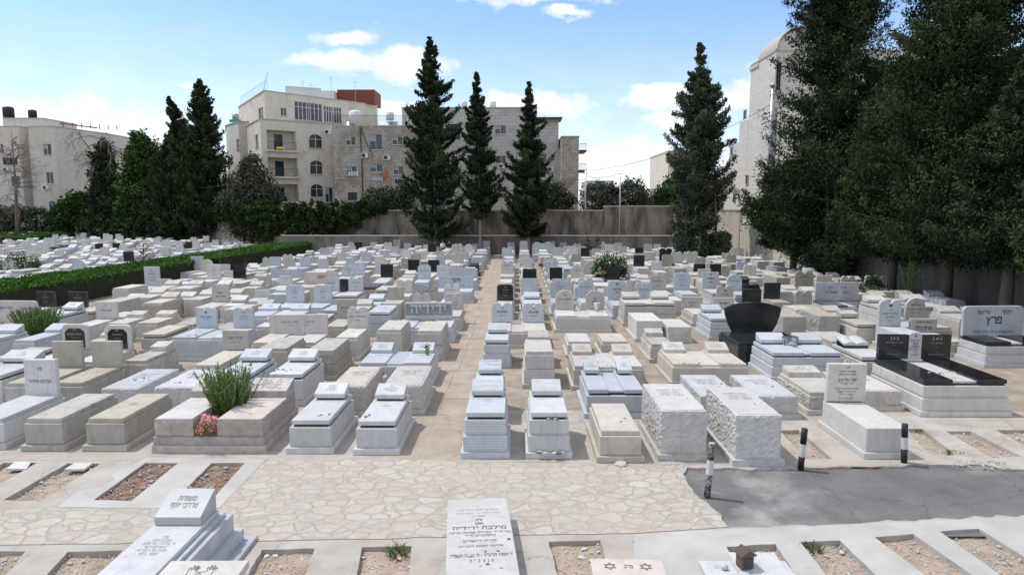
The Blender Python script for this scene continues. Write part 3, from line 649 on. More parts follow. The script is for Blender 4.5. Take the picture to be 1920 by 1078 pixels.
scatter('gravel', [[(PX0 - .5, 13), (PX0 + .2, 13), (PX0 + .2, 60), (PX0 - .5, 60)], [(PX1 - .1, 13), (PX1 + .3, 13), (1.7, 60), (-1, 60)], [(1.3, 13), (1.9, 13), (1.9, 50), (1.3, 50)]], 900, .045, M['y'], 0.004, 7, label='small rubble along the foot of the graves by the path')
# ------------------------------------------------------------------ graves
def profile(kind, w, h):
    a = w / 2; P = [(-a, 0), (a, 0)]
    arc = lambda cx, cz, r, a0, a1, n: [(cx + r * math.cos(R(a0 + (a1 - a0) * i / n)), cz + r * math.sin(R(a0 + (a1 - a0) * i / n))) for i in range(n + 1)]
    if kind == 'rect': return P + [(a, h), (-a, h)]
    if kind == 'round':
        c = min(.16, a * .45); return P + arc(a - c, h - c, c, 0, 90, 5) + arc(-a + c, h - c, c, 90, 180, 5)
    if kind == 'arch':
        c = a * .97; return P + arc(0, h - c, a, 0, 180, 14) if c < h else P
    if kind == 'tab':
        r = a * .49; return P + arc(a - r, h - r, r, 0, 170, 8) + arc(-a + r, h - r, r, 10, 180, 8)
    if kind == 'fan':
        b = a * .70; side = [(b, 0), (a * .86, h * .28), (a * .95, h * .55), (a, h * .80)]
        top = [(a * math.cos(R(t_)) / math.cos(R(25)) * .999, h * (.80 + .20 * (math.sin(R(t_)) - math.sin(R(25))) / (1 - math.sin(R(25))))) for t_ in range(35, 146, 10)]
        return [(-b, 0)] + side + top + [(-x, z) for x, z in side[1:][::-1]]
    if kind == 'ogee':
        c = a * .3; return P + [(a, h * .86)] + arc(a - c, h * .86, c, 0, 90, 4)[1:] + [(a * .3, h * .97), (0, h)] + [(-a * .3, h * .97)] + arc(-a + c, h * .86, c, 90, 180, 4)
    return P + [(a, h), (-a, h)]
FORMULA = ('פ״נ', 'תנצב״ה', 'בת ר׳', 'בן ר׳', 'הלך לעולמו', 'ז״ל')
G_ALL = []
def g(xl, xr, y, h, mat='l', o='', hs=None, L=1.9, n=1, txt=None, lab=None, ptxt=None, pos=None, rz=0.0, smat=None, gap=0.2, ink='ink', name=None, grp=True):
    if pos is None:
        a, b = at(xl, y, h), at(xr, y, h); pos = (a.x, b.x, (a.y + b.y) / 2)
    G_ALL.append(dict(x0=pos[0], x1=pos[1], y0=pos[2], L=L, h=h, mat=mat, o=o, hs=hs, n=n, txt=txt, lab=lab, ptxt=ptxt, rz=rz, smat=smat, gap=gap, ink=ink, name=name, exp=True))
    return G_ALL[-1]
FRH = random.Random(2)
def build_grave(d, k):
    o = d['o']; w = d['x1'] - d['x0']; cx = (d['x0'] + d['x1']) / 2; Y = d['y0']; near = Y < 27; h = d['h']; L = d['L']
    m = M[d['mat']]; sm = M[d['smat']] if d['smat'] else ((M['k'] if 'k' in o else m))
    rough = 'R' in o; rm = M[{'m': 'Q', 'w': 'Q', 'b': 'Q', 'p': 'O'}.get(d['mat'], 'R')]
    root = empty(d['name'] or ('grave' if d['n'] == 1 else 'double_grave'), (cx, Y, 0), d['rz'])
    bv = 0.011 if Y < 18 else (0.007 if near else 0.0); a = w / 2; pl = .13 if h > .45 else .08
    slab_t = .10 if 's' not in o else .16; rec = .045 if 'b' in o else 0.0
    bm = bmesh.new()
    if rough and Y < 34: roughbox(bm, -a - .1, a + .1, -.12, L + .12, 0, pl, .025, .09 if near else .2, k)
    else: box(bm, -a - .1, a + .1, -.12, L + .1, 0, pl, bv)
    if 't' in o: box(bm, -a - .2, a + .2, -.22, L + .2, 0, .06, bv)
    fin('plinth', bm, rm if rough else m, root)
    top = h - slab_t - rec
    bm = bmesh.new()
    if 'N' in o:                                            # a single thick block, smooth on top
        top = h
    if rough:
        if Y < 34: roughbox(bm, -a - .03, a + .03, -.05, L + .03, pl, top, .034 if near else .03, .045 if Y < 20 else (.1 if near else .2), k + 3)
        else: box(bm, -a - .03, a + .03, -.05, L + .03, pl, top)
    elif '2' in o and top > .5:
        mid = pl + (top - pl) * .52
        box(bm, -a - .05, a + .05, -.07, L + .05, pl, mid - .012, bv); box(bm, -a - .025, a + .025, -.04, L + .03, mid + (.03 if 'b' in o else .0), top, bv)
        box(bm, -a - .0, a + .0, -.02, L, mid - .02, mid + .031)
    else: box(bm, -a - .035, a + .035, -.05, L + .03, pl, top, bv)
    fin('body', bm, rm if rough and 'N' not in o else m, root)
    if rough and 'N' in o:
        bm = bmesh.new(); box(bm, -a + .01, a - .01, 0, L - .02, top - .02, top + .012, .004); tf_ = fin('top_face', bm, m, root)
        if Y < 19: letters(('רות רחמים\nבת משה\nאשה יקרה', 'שלמה רחמים\nבן יוסף\nאיש תם')[k % 2], tf_, (0, L * .62, top + .018), w * .62, .75, M['faint'], (0, 0, 0))
    if rec and 'N' not in o:
        bm = bmesh.new(); box(bm, -a + .045, a - .045, .035, L - .03, top - .005, top + rec + .005); fin('dark_band', bm, M['k'], root)
    sp = [(-a, a)] if d['n'] == 1 else [(-a, -a + w * (1 - d['gap']) / 2), (a - w * (1 - d['gap']) / 2, a)]
    ztop = h; slabs = []
    if 'N' not in o:
        for s0, s1 in sp:
            bm = bmesh.new()
            if 'r' in o and near: roughbox(bm, s0, s1, 0, L - .02, top + rec, h, .02, .07, k + 5)
            else: box(bm, s0, s1, 0, L - .02, top + rec, h, bv)
            so = fin('slab', bm, sm if 'r' not in o else rm, root); slabs.append((so, (s0 + s1) / 2, s1 - s0))
            if near and 'R' not in o and 'r' not in o and (k % 3 == 0) and 'k' not in o:
                letters('לזכר\nנשמת', so, ((s0 + s1) / 2, L * .55, h + .004), (s1 - s0) * .5, .16, M['faint'], (0, 0, 0))
        if d['n'] == 2:
            bm = bmesh.new(); box(bm, sp[0][1] + .004, sp[1][0] - .004, .05, L - .06, top, top + rec + slab_t * .55)
            fin('centre_strip', bm, m, root)
    # pillows
    if 'p' in o or 'P' in o:
        rp = 'P' in o and 'R' not in o; z = h + (.045 if 'P' in o else 0); dp = .46
        for i, (s0, s1) in enumerate(sp):
            q0, q1 = s0 + .05, s1 - .05; y1 = L - .06; y0 = y1 - dp; bm = bmesh.new()
            if 'P' in o:
                b2 = bmesh.new(); box(b2, q0 + .05, q1 - .05, y0 + .05, y1 - .04, h - .002, z + .004); fin('dark_band', b2, M['k'], root)
            if rough and near:
                roughbox(bm, q0, q1, y0, y1, z, z + .14, .02, .07, k + 7)
                for v in bm.verts:
                    if v.co.z > z + .08: v.co.z += (v.co.y - y0) / dp * .08
            else: wedge(bm, q0, q1, y0, y1, z, z + .10, z + .25, bv)
            po = fin('pillow', bm, rm if rough else m, root)
            tx = d['ptxt'] or ('פ״נ\nבן ר׳\nתנצב״ה' if k % 2 else 'פ״נ\nבת ר׳\nתנצב״ה')
            tx = tx if isinstance(tx, str) else tx[i]
            if Y < 36 and tx != '-':
                al = math.atan2(.15 if not (rough and near) else .08, dp)
                letters(tx, po, ((q0 + q1) / 2, y0 + dp * .5, z + (.175 + .004 if not (rough and near) else .188)), (q1 - q0) * .62, .22, M['faint'], (al, 0, 0))
    hs = d['hs']
    if hs:
        hl = hs if isinstance(hs, list) else [hs]
        for i, q in enumerate(hl):
            kind, hw, hh = q[0], q[1], q[2]; hm = M[q[3]] if len(q) > 3 else m
            if d['n'] == 2 and len(hl) > 1: c = [(-a + hw / 2 + .02), (a - hw / 2 - .02), 0][i]
            else: c = 0
            if len(q) > 5: c = q[5]
            th = .13; y0 = L - .02 - th if not ('p' in o) else L; z0 = h if y0 < L - .05 else .1
            bm = bmesh.new(); prism(bm, [(x + c, z + z0) for x, z in profile(kind, hw, hh + h - z0)], y0, y0 + th, .008 if near else 0)
            ho = fin('headstone', bm, hm, root, rot=(R(FRH.uniform(-.9, .9)), R(FRH.uniform(-.5, .5)), 0)); fy = y0 - .007; base = z0 + (h - z0)
            if len(q) > 4 and q[4] == 'oval':
                b2 = bmesh.new(); w2, h2 = hw * .74, hh * .84; ch = .12
                prism(b2, [(c - w2 / 2, base + .05), (c + w2 / 2, base + .05), (c + w2 / 2, base + h2 - ch), (c + w2 / 2 - ch, base + h2), (c - w2 / 2 + ch, base + h2), (c - w2 / 2, base + h2 - ch)], y0 - .02, y0 + .01)
                fin('plaque', b2, M['k'], ho); fy = y0 - .024
            if len(q) > 4 and q[4] == 'blackface':
                b2 = bmesh.new(); prism(b2, [(x * .9 + c, z * .94 + base) for x, z in profile(kind, hw, hh)], y0 - .015, y0 + .01); fin('plaque', b2, M['k'], ho); fy = y0 - .02
            tx = None
            if d['txt']: tx = d['txt'] if isinstance(d['txt'][0], tuple) else (d['txt'][i] if i < len(d['txt']) else None)
            elif Y < 42 and not (len(q) > 4 and q[4] == 'blank'): tx = [('פ״נ', .8, .07, .3), ('האשה הצנועה' if k % 2 else 'האיש היקר', .62, .075, .72), ('בת ר׳ יעקב ז״ל' if k % 2 else 'בן ר׳ משה ז״ל', .48, .055, .7), ('תנצב״ה', .30, .06, .4)]
            if tx:
                dark = hm in (M['k'],) or (len(q) > 4 and q[4] in ('oval', 'blackface'))
                for s_, fz, fh, fw in tx:
                    letters(s_, ho, (c, fy, base + hh * fz), hw * fw, hh * fh, M['gold' if dark else d['ink']])
    return root
T1 = lambda *a: list(a)
# ---- front row, left of the path (pixel columns of the slab's near edge, its row, its height)
g(-68, 5, 784, .64, 'm', '', ('rect', .74, .86), txt=T1(('אברהם אזולאי', .42, .10, .7), ('פ״נ', .75, .07, .15)), lab='veined white marble grave with tall square headstone, cut by the left edge, front row')
g(50, 115, 784, .67, 'y', '', lab='weathered cream box grave without headstone, next to the front left marble headstone grave')
g(165, 231, 784, .67, 'y', '', lab='weathered cream box grave just left of the double grave with pink flowers')
P = at(285, 850); P2 = at(498, 850)
g(546, 618, 787, .68, 'm', 'bP', L=1.95, ptxt='שמחה\nשושן\nתנצב״ה', lab='grey white marble grave with sloping pillow, front row, right beside the flowered double grave')
g(671, 741, 789, .68, 'm', 'bP', L=1.95, ptxt='פ״נ\nאליהו כהן\nתנצב״ה', lab='bright bluish marble grave with sloping pillow, front row corner next to the path')
# ---- front row, right of the path
g(873, 947, 773, .92, 'g', 'bP2', L=1.6, ptxt='-', lab='tall striped marble grave, front row immediately right of the central path')
g(995, 1064, 773, .92, 'm', 'bP2', L=1.6, ptxt='-', lab='tall veined marble grave with stones on its step, second right of the path, front row')
g(1128, 1199, 807, .62, 'l', '', L=1.9, lab='low plain limestone box grave, third right of the path, front row')
g(1243, 1322, 769, 1.0, 'w', 'RN', L=2.0, lab='big rock-faced white block grave, left of the matching pair, front row')
g(1383, 1461, 777, 1.0, 'w', 'RN', L=2.0, lab='big rock-faced white block grave, right of the matching pair, behind the chipped bollard')
ELI = g(1627, 1699, 801, .62, 'w', 'N', ('rect', .86, .86), L=1.9, txt=T1(('פ״נ', .91, .06, .1), ('אשת חיל יראת ה׳', .81, .055, .6), ('ועקרת הבית ואמנו', .72, .055, .62), ('יפה אליאב', .59, .10, .72), ('בת ר׳ יעקב ז״ל', .48, .06, .5), ('הלכה לעולמה לבית עולמה', .35, .05, .68), ('כ״ב באדר תשנ״ו', .27, .05, .5), ('בשנת ע״ז לחייה', .20, .05, .5), ('ת נ צ ב ״ ה', .09, .06, .35)), lab='smooth white grave with square engraved headstone between two striped bollards')
# ---- second row, left
g(-75, 2, 703, .75, 'm', 'bP', L=1.8, lab='marble grave with dark band cut by the left edge, second row')
g(12, 82, 718, .62, 'y', '', ('rect', .80, .72, 'y', 'blank'), L=1.8, lab='weathered grave with blank cream headstone, second row, left one of two alike')
g(101, 154, 717, .62, 'y', '', ('rect', .80, .72, 'y', 'blank'), L=1.8, lab='weathered grave with blank cream headstone, second row, right one of two alike')
g(194, 257, 728, .55, 'm', 'RN', L=2.0, lab='long low white marble grave with rough edges and pebbles, second row, left of its twin')
g(293, 368, 726, .55, 'm', 'RN', L=2.0, lab='long low white marble grave with rough edges behind the pink flowers, right of its twin')
g(407, 470, 701, .8, 'b', 'bP', L=1.8, ptxt='פ״נ\nרחל בת\nתנצב״ה', lab='bluish marble grave with pillow half hidden by the rosemary bush')
g(504, 566, 701, .8, 'm', 'bP', L=1.8, ptxt='פ״נ\nיוסף בר\nתנצב״ה', lab='white marble grave with pillow and pebbles, second row right of the rosemary')
g(622, 683, 724, .72, 'l', 'RN', L=2.0, lab='rock-faced cream block grave, second row, left of the pair by the path')
g(722, 789, 722, .72, 'l', 'RN', L=2.0, lab='rock-faced cream block grave, second row, right of the pair by the path')
# ---- third row left
g(-24, 27, 674, .6, 'y', 'b', L=1.9); g(53, 99, 678, .6, 'w', '', ('round', .80, .78, 'w', 'oval'), L=1.75, lab='white grave whose headstone holds a black plaque with cut corners, left one of two')
g(138, 185, 678, .6, 'w', '', ('round', .80, .78, 'w', 'oval'), L=1.75, lab='white grave whose headstone holds a black plaque with cut corners, right one of two')
g(234, 272, 676, .65, 'y', 'Rp', L=1.8, ptxt='-'); 
g(322, 441, 632, .78, 'b', '', [('tab', .72, .72), ('tab', .72, .72)], L=1.8, n=2, gap=.26, txt=[[('✡', .78, .12, .2), ('שלמה דניאל', .56, .10, .62), ('בן שמואל הי״ד', .44, .06, .6)], [('פ״נ', .78, .09, .2), ('ציון דניאל', .56, .10, .6), ('בן ר׳ אברהם ז״ל', .44, .06, .6)]], lab='pale blue double grave with two twin-arched headstones and dark lettering')
g(365, 412, 684, .62, 'l', '', ('rect', .8, .6), L=2.1, txt=T1(('מרדכי קטלן', .62, .16, .8), ('בן ר׳ יעקב הלוי', .40, .08, .7)), lab='cream grave with square headstone behind the two long low marble graves')
g(485, 537, 653, .83, 'y', '', L=1.9, lab='brownish weathered box grave with stained side in front of the wide cream headstone'); g(575, 625, 657, .85, 'y', '2', L=1.9, lab='greenish weathered two-tier box grave below the white twin-arched headstone')
g(630, 669, 632, .76, 'w', '', ('tab', .74, .76), L=1.8, txt=T1(('נסים דוידי אליהו', .56, .10, .8), ('תנצב״ה', .38, .06, .3), ('פ  נ', .76, .07, .45)), lab='white grave with twin-arched headstone, behind the greenish box grave')
g(674, 806, 680, .66, 'b', 'p', L=1.75, n=2, gap=.26, ptxt=('יונה סמוראי\nבן יצחק\nתנצב״ה', 'אבא סמוראי\nבת משה\nתנצב״ה'), lab='blue-white double grave with two pillows and a block between them by the path')
g(708, 751, 618, .98, 'l', '', L=1.9); g(783, 828, 620, .98, 'l', '2', L=1.9, lab='tall two-tier limestone box grave at the path edge below the raised-letter stone')
g(690, 730, 585, .95, 'g', 'b2', L=1.9)
g(741, 846, 613, .6, 'g', '', ('rect', 1.86, .66), n=2, L=1.75, gap=.34, txt='', lab='grey double grave with wide stone carrying large raised Hebrew letters'); G_ALL[-1]['txt'] = None; G_ALL[-1]['hs'] = ('rect', 1.86, .66, 'g', 'blank'); YED = G_ALL[-1]
g(473, 591, 642, .6, 'p', '', ('rect', 2.02, .68), n=2, L=1.7, gap=.3, txt=T1(('רחל כהנים            יהודה ברוך כהנים', .62, .12, .86), ('בת אהרון                      בן מאיר ז״ל', .45, .08, .8)), ink='ink', lab='double grave under one wide pinkish rectangular headstone with two inscriptions')
# ---- middle left
g(513, 605, 577, .62, 'b', '', [('round', .82, .78), ('round', .82, .78)], n=2, gap=.2, L=1.75, lab='blue-white double grave with two round-shouldered engraved headstones')
g(462, 562, 592, .7, 'b', 'p', n=2, L=1.8, lab='blue-white double grave with two pillows in front of the blue headstones')
g(610, 645, 612, .6, 'y', '', ('rect', .74, .78), txt=T1(('שושנה כהן', .55, .1, .75), ('תנצב״ה', .35, .08, .5)))
g(590, 668, 554, .75, 'm', 'b', [('tab', .74, .7, 'g'), ('tab', .74, .7, 'g'), ('rect', .4, .62, 'k', 'blank')], n=2, L=1.8, lab='double grave with two grey twin-arched headstones and a black block between')
g(552, 622, 539, .6, 'p', '', ('rect', 1.95, .66), n=2, L=1.7, txt=T1(('זלבר', .62, .30, .35),), lab='double grave with wide pinkish headstone bearing one short surname')
g(490, 552, 526, .6, 'b', '', ('rect', 1.95, .55, 'b', 'blank'), n=2, L=1.7); g(462, 486, 541, .6, 'y', 'R', ('rect', .7, .5)); g(503, 528, 542, .6, 'w', 'R', ('rect', .7, .5))
g(816, 884, 547, .6, 'b', '', ('rect', 1.86, .66), n=2, L=1.7, txt=T1(('ויינר', .68, .30, .42), ('אדית              שלומקו', .26, .16, .88)), lab='blue-white double grave at the path with wide headstone carrying a large dark surname')
g(828, 893, 526, .6, 'g', '', ('rect', 1.86, .6, 'g', 'blank'), n=2, L=1.7)
g(703, 727, 526, .6, 'm', 'b', ('rect', .76, .84, 'k', 'blank'), lab='marble grave with single square black headstone left of the two matching black headstones')
g(758, 779, 515, .6, 'm', 'b', ('rect', .76, .82, 'k', 'blank'), lab='marble grave with black headstone, left one of a matching pair near the path'); g(797, 818, 515, .6, 'm', 'b', ('rect', .76, .82, 'k', 'blank'), lab='marble grave with black headstone, right one of a matching pair near the path')
g(679, 706, 538, .8, 'l', 'b', L=1.8, smat='s', lab='limestone box grave with grey slab on a thick black band'); g(738, 768, 536, .8, 'y', 'Rp', L=1.8)
g(782, 812, 573, .6, 'y', '', ('tab', .74, .72)); g(763, 799, 590, .5, 'l', '', ('tab', .80, .7), txt=T1(('שמעון אלחנן', .3, .12, .8), ('פ  נ', .7, .08, .5))); g(826, 862, 593, .6, 'l', '', ('tab', .80, .72), txt=T1(('חנה אלחנן', .45, .1, .75), ('תנצב״ה', .3, .08, .6)))
g(415, 438, 528, .6, 'l', '', ('rect', .76, .95, 'k', 'blank'), lab='cream grave with tall black headstone in front of the low clipped hedge'); g(368, 392, 512, .6, 'l', '', ('rect', .8, .8, 'k', 'blank'), lab='cream grave with squat black headstone right against the clipped hedge')
g(240, 268, 543, .5, 'm', '', ('rect', .85, 1.1), lab='marble grave with tall pale headstone leaning before the near end of the hedge'); g(335, 360, 511, .6, 'm', '', ('rect', .85, .95), lab='marble grave with tall blue-white headstone against the clipped hedge')
g(282, 358, 541, .85, 'l', 'p', n=2, L=1.8, lab='tall pale double grave with two pillows and a small block between, near the hedge'); g(384, 412, 543, .92, 'm', 'bP', L=1.8); g(268, 303, 568, .85, 'l', 'p', L=1.9)
g(196, 237, 606, .7, 'l', 'Rp', L=1.75, ptxt='-'); g(257, 295, 605, .7, 'l', 'Rp', L=1.75, ptxt='-')
g(128, 168, 613, .7, 'w', '', ('rect', .82, .66), L=1.9, txt=T1(('רפאל מזרחי', .5, .12, .7), ('ז״ל', .8, .1, .2)), lab='long white grave with square white headstone behind the black plaque stones')
g(326, 364, 608, .5, 'y', '', L=1.8); g(62, 104, 593, .85, 'm', 'bP', L=1.9); g(27, 64, 638, .75, 'b', 'p', L=1.85, ptxt='-', lab='blue-white grave with small pillow right of the round rosemary bush')
g(-104, 22, 618, .55, 'l', '', ('round', 2.3, .85), n=2, L=1.7, txt=T1(('יצחק מזרחי        רבקה שמש        ברוך ושרה', .66, .12, .86), ('תנצב״ה                                תנצב״ה', .4, .08, .7)), lab='wide cream family headstone with rounded corners behind the rosemary, left edge')
g(26, 58, 585, .6, 'l', '', ('rect', .8, .66, 'k'), L=1.6, lab='grave with black square headstone, left one of two under the dark hedge'); g(88, 122, 585, .6, 'l', '', ('rect', .8, .66, 'k'), L=1.6, lab='grave with black square headstone, right one of two under the dark hedge')
g(395, 430, 618, .5, 'y', '', L=1.9); g(364, 400, 577, .65, 'l', '', ('ogee', .78, .8), txt=T1(('בן ציון', .5, .1, .7), ('אסתר שמעון', .3, .1, .75)))
# ---- second/third row, right columns
g(889, 943, 720, .92, 'g', 'bP2', L=1.35, ptxt='-'); g(986, 1037, 659, 1.02, 'l', '2', L=1.7, lab='very tall limestone box grave in the second column right of the path')
g(1103, 1208, 730, .68, 'b', 'bP', n=2, L=1.9, gap=.28, ptxt=('פ״נ\nמרים\nתנצב״ה', 'פ״נ\nיוסף\nתנצב״ה'), lab='blue marble double grave with two pillows and a small lantern between them')
g(1316, 1385, 742, .55, 'm', 'RN', L=2.0, lab='white marble grave with rough edges and faint lettering behind the pair of white blocks'); g(1421, 1492, 742, .55, 'm', 'RN', L=2.0, lab='white marble grave with rough edges, right neighbour, behind the right white block')
g(1519, 1592, 735, .55, 'l', 'Rp', L=1.95, ptxt='ברוך\nבר שלום', lab='cream rock-faced grave with engraved pillow left of the square white headstone'); g(1608, 1685, 732, .5, 'l', 'RN', L=1.9, lab='low cream rock-faced grave half hidden behind the square white headstone')
DBL = g(1733, 1889, 712, .88, 'w', '2b', [('rect', .80, .66, 'k'), ('rect', .80, .66, 'k'), ('arch', .50, .74, 'b')], n=2, gap=.30, L=2.3, smat='k', txt=[[('ב ♦ נ', .86, .11, .3), ('אשר אבי וחמנו מרקים', .68, .07, .74), ('ז״ל', .58, .07, .1), ('בן ר׳ ישראל ז״ל', .2, .08, .55)], [('נ ♣ ב', .86, .11, .4), ('אסתר חנה לבית', .68, .07, .6), ('ז״ל', .5, .07, .1), ('בת ר׳ יוסף וחנה ז״ל', .2, .08, .65)], [('✡', .88, .08, .2), ('לזכר עולם\nקדושי\nהמשפחה\nר׳ ישראל וחיה\nהי״ד\nתנצב״ה', .45, .60, .7)]], lab='large white double grave with two black slabs, two black headstones and white arched centre stone')
g(909, 953, 637, .88, 'b', 'bP2', L=1.5, ptxt='-')
g(917, 1024, 620, .62, 'l', '', [('tab', .80, .74, 'g'), ('tab', .80, .74, 'g')], n=2, L=1.85, gap=.24, txt=[[('יצחק כהן', .52, .13, .75), ('פ״נ', .74, .08, .3), ('בן שמואל ז״ל', .34, .07, .6)], [('מרים כהן', .52, .13, .75), ('פ״נ', .74, .08, .2), ('בת אסתר וציון ז״ל', .34, .07, .7)]], lab='limestone double grave beside the path with two grey twin-arched headstones')
g(1044, 1143, 592, .66, 'w', '', [('arch', .80, .82, 'l'), ('arch', .80, .82, 'l')], n=2, L=1.7, gap=.26, txt=[[('אילנה ברגל', .55, .12, .75), ('פ״נ', .75, .08, .2), ('בת יצחק וחנה ז״ל', .36, .06, .8)], [('ברגל', .45, .13, .45), ('שאול', .6, .08, .5), ('תנצב״ה', .3, .07, .5)]], lab='white double grave with two cream arched headstones and a vase on the right one')
g(1078, 1205, 686, .66, 'l', 'p', n=2, L=1.9, gap=.28, ptxt=('אסתר\nהשערין', 'אפרים\nהשערין'), lab='cream double grave with two lettered pillows, behind the blue marble double grave')
g(1066, 1108, 640, .55, 'w', '', L=1.5); g(1130, 1176, 640, .5, 'l', '', L=1.5)
g(1195, 1240, 601, .78, 'w', 'N', L=1.9, lab='big smooth plain white block grave with bright left side'); g(1222, 1262, 645, .6, 'y', 'Rp', L=1.75, ptxt='-')
g(1263, 1400, 682, .62, 'l', 'p', n=2, L=1.95, gap=.28, ptxt=('בנימין\nיעקב יוסף', 'ויקטוריה\nיעקב יוסף'), lab='cream double grave with two lettered pillows and rows of pebbles on its edge')
g(1386, 1510, 643, .7, 'k', '', ('fan', 1.95, 1.04, 'k', 'blank'), L=2.0, smat='k', lab='black granite grave with huge fan-shaped black headstone')
g(1450, 1579, 661, .82, 'b', 'bP2', n=2, L=2.0, gap=.10, ptxt='-', lab='blue marble double grave with glass lantern box between its pillows')
g(1616, 1672, 669, .7, 'm', 'bR', L=1.9, lab='marble grave with open-book stone left of the black headstones'); BOOK = G_ALL[-1]
g(1560, 1612, 640, .45, 'y', 'RN', L=1.8)
g(1691, 1732, 626, .7, 'b', 'N', ('tab', .80, .95), L=1.85, txt=T1(('✡', .8, .13, .3), ('ציון בן חי סבתו', .48, .08, .8), ('בן שלמה וחנה', .36, .07, .6), ('ת״א', .22, .06, .2), ('פ״נ', .62, .06, .1)), lab='pale blue grave with twin-arched headstone showing a star, before the shaded wall')
g(1745, 1783, 614, .6, 'y', '', ('arch', .76, .84), L=1.8, txt=T1(('סולטנה אבוחצירא', .5, .09, .8), ('פ״נ\nהאשה הצנועה', .76, .2, .5), ('בת רחל ויעיש', .34, .07, .6)), lab='beige grave with single arched headstone right of the blue twin-arched one')
g(1792, 1841, 650, .5, 'l', '', ('rect', .95, .5), L=1.8, txt=T1(('מרים בלס', .35, .3, .6), ('האשה החשובה', .75, .15, .6)))
PER = g(1850, 1966, 641, .8, 'm', '2b', ('round', 1.98, .98, 'b'), n=2, L=2.0, smat='k', gap=.2, txt=T1(('יוסף       עיישה', .78, .17, .80), ('פרץ', .50, .30, .36), ('תהא נשמתם צרורה בצרור החיים', .14, .07, .68)), lab='marble double grave at right edge with wide blue headstone in very large lettering')
g(1470, 1510, 594, .85, 'y', 'RN', L=1.9); g(1537, 1576, 593, .85, 'y', 'RN', L=1.9); g(1605, 1646, 608, .7, 'l', 'bPR', L=1.85, ptxt='-')
g(1555, 1642, 573, .6, 'b', '', ('rect', 2.0, .85), n=2, L=1.7, smat='s', txt=T1(('סרח         גילה', .72, .15, .8), ('נסים      שמואליוב', .48, .15, .85)), lab='shaded double grave with wide dark blue headstone by the tree trunks')
g(1655, 1697, 577, .9, 'w', 'bP2', L=1.85, ptxt='-'); g(1728, 1775, 575, .9, 'w', 'bP', L=1.85, ptxt='-'); g(1800, 1848, 598, .85, 'l', 'p', L=1.8, ptxt='-')
g(1453, 1484, 547, .9, 'b', 'N', L=1.9); g(1457, 1480, 521, 1.0, 'y', 'RN', L=2.0)
g(1412, 1450, 576, .6, 'k', '', ('rect', .86, .6, 'k', 'blank'), L=1.7, lab='black granite grave with square black headstone above the fan-shaped one'); g(1365, 1399, 573, .6, 'l', '', ('tab', .78, .68), txt=T1(('✡', .66, .12, .2), ('חנה אלישע', .36, .1, .7)))
g(1355, 1395, 589, .5, 'l', '', ('rect', .92, .5), txt=T1(('יוסף כהן', .5, .2, .6),)); g(1300, 1336, 589, .5, 'l', '', ('rect', .92, .5), txt=T1(('רחל כהן', .5, .2, .6), ('בת יצחק', .25, .12, .5)))
g(1333, 1375, 597, .82, 'b', 'bP2', L=1.8, ptxt='-', lab='tall blue-white grave with pillow left of the fan-shaped black headstone'); g(1336, 1364, 549, .6, 'b', 'b', ('rect', .86, .92), txt=T1(('✡', .86, .1, .2), ('משפחת', .62, .1, .7), ('סלומון', .42, .1, .5)), lab='blue-white grave with square headstone bearing a small star')
g(1279, 1309, 552, .6, 'b', '', ('round', .84, .92)); g(1233, 1262, 552, .6, 'l', '', ('round', .82, .82))
g(1150, 1184, 573, .6, 'b', '', ('round', .82, .92), txt=T1(('✡', .84, .12, .3), ('אהרן כהן', .56, .1, .7), ('הכהן', .4, .08, .3))); g(1205, 1238, 573, .6, 'b', '', ('round', .84, .82))
g(1172, 1266, 568, .98, 'l', 'bP2', n=2, L=1.7, ptxt='-', lab='tall cream double grave with two pillows and two dark bands, right of the arched pair')
g(932, 960, 574, .6, 'l', '', ('round', .82, .8, 'l', 'blackface'), lab='grave with large black arched plaque headstone directly right of the central path'); g(978, 1010, 562, .6, 'm', '', ('rect', .85, .84, 'g', 'blank'))
g(1036, 1068, 568, .6, 'b', '', ('arch', .78, .84)); g(1090, 1120, 568, .6, 'b', '', ('arch', .78, .84))
g(1396, 1423, 534, .9, 'k', 'P', L=1.8, ptxt='-', lab='tall black granite grave with black pillow below the stone wall'); g(1146, 1169, 531, .6, 'l', '', ('rect', .8, .8, 'k', 'blank'), lab='grave with square black headstone in front of the leafy shrub')
g(1312, 1366, 521, .6, 'w', 'b', [('rect', .72, .7, 'k', 'blank'), ('rect', .72, .7, 'k', 'blank'), ('arch', .45, .74, 'w', 'blank')], n=2, L=1.7, lab='white double grave with two black headstones and a pale arch between, near the wall')
g(1250, 1268, 494, .7, 'k', '', ('tab', 1.0, 1.05, 'k', 'blank'), L=1.8, lab='black grave with heart-like black twin-arched headstone near the corner tree')
g(1300, 1318, 497, .6, 'w', '', ('tab', .9, .9)); g(1268, 1286, 497, .6, 'w', '', ('tab', .9, .9))
g(1457, 1480, 503, .7, 'w', 'N', L=2.0); 
g(1520, 1548, 545, .6, 'y', '', ('tab', 1.0, .9)); g(1560, 1586, 555, .6, 'l', '', ('rect', .8, .85))
g(1000, 1037, 478, .7, 'b', '', ('tab', 1.9, 1.1), n=2, L=1.6, txt=T1(('שמואל אהרון', .3, .15, .6),), lab='blue double grave with twin-topped wide headstone at the foot of the far wall')
g(944, 956, 483, .6, 'g', '', ('tab', .9, .8))

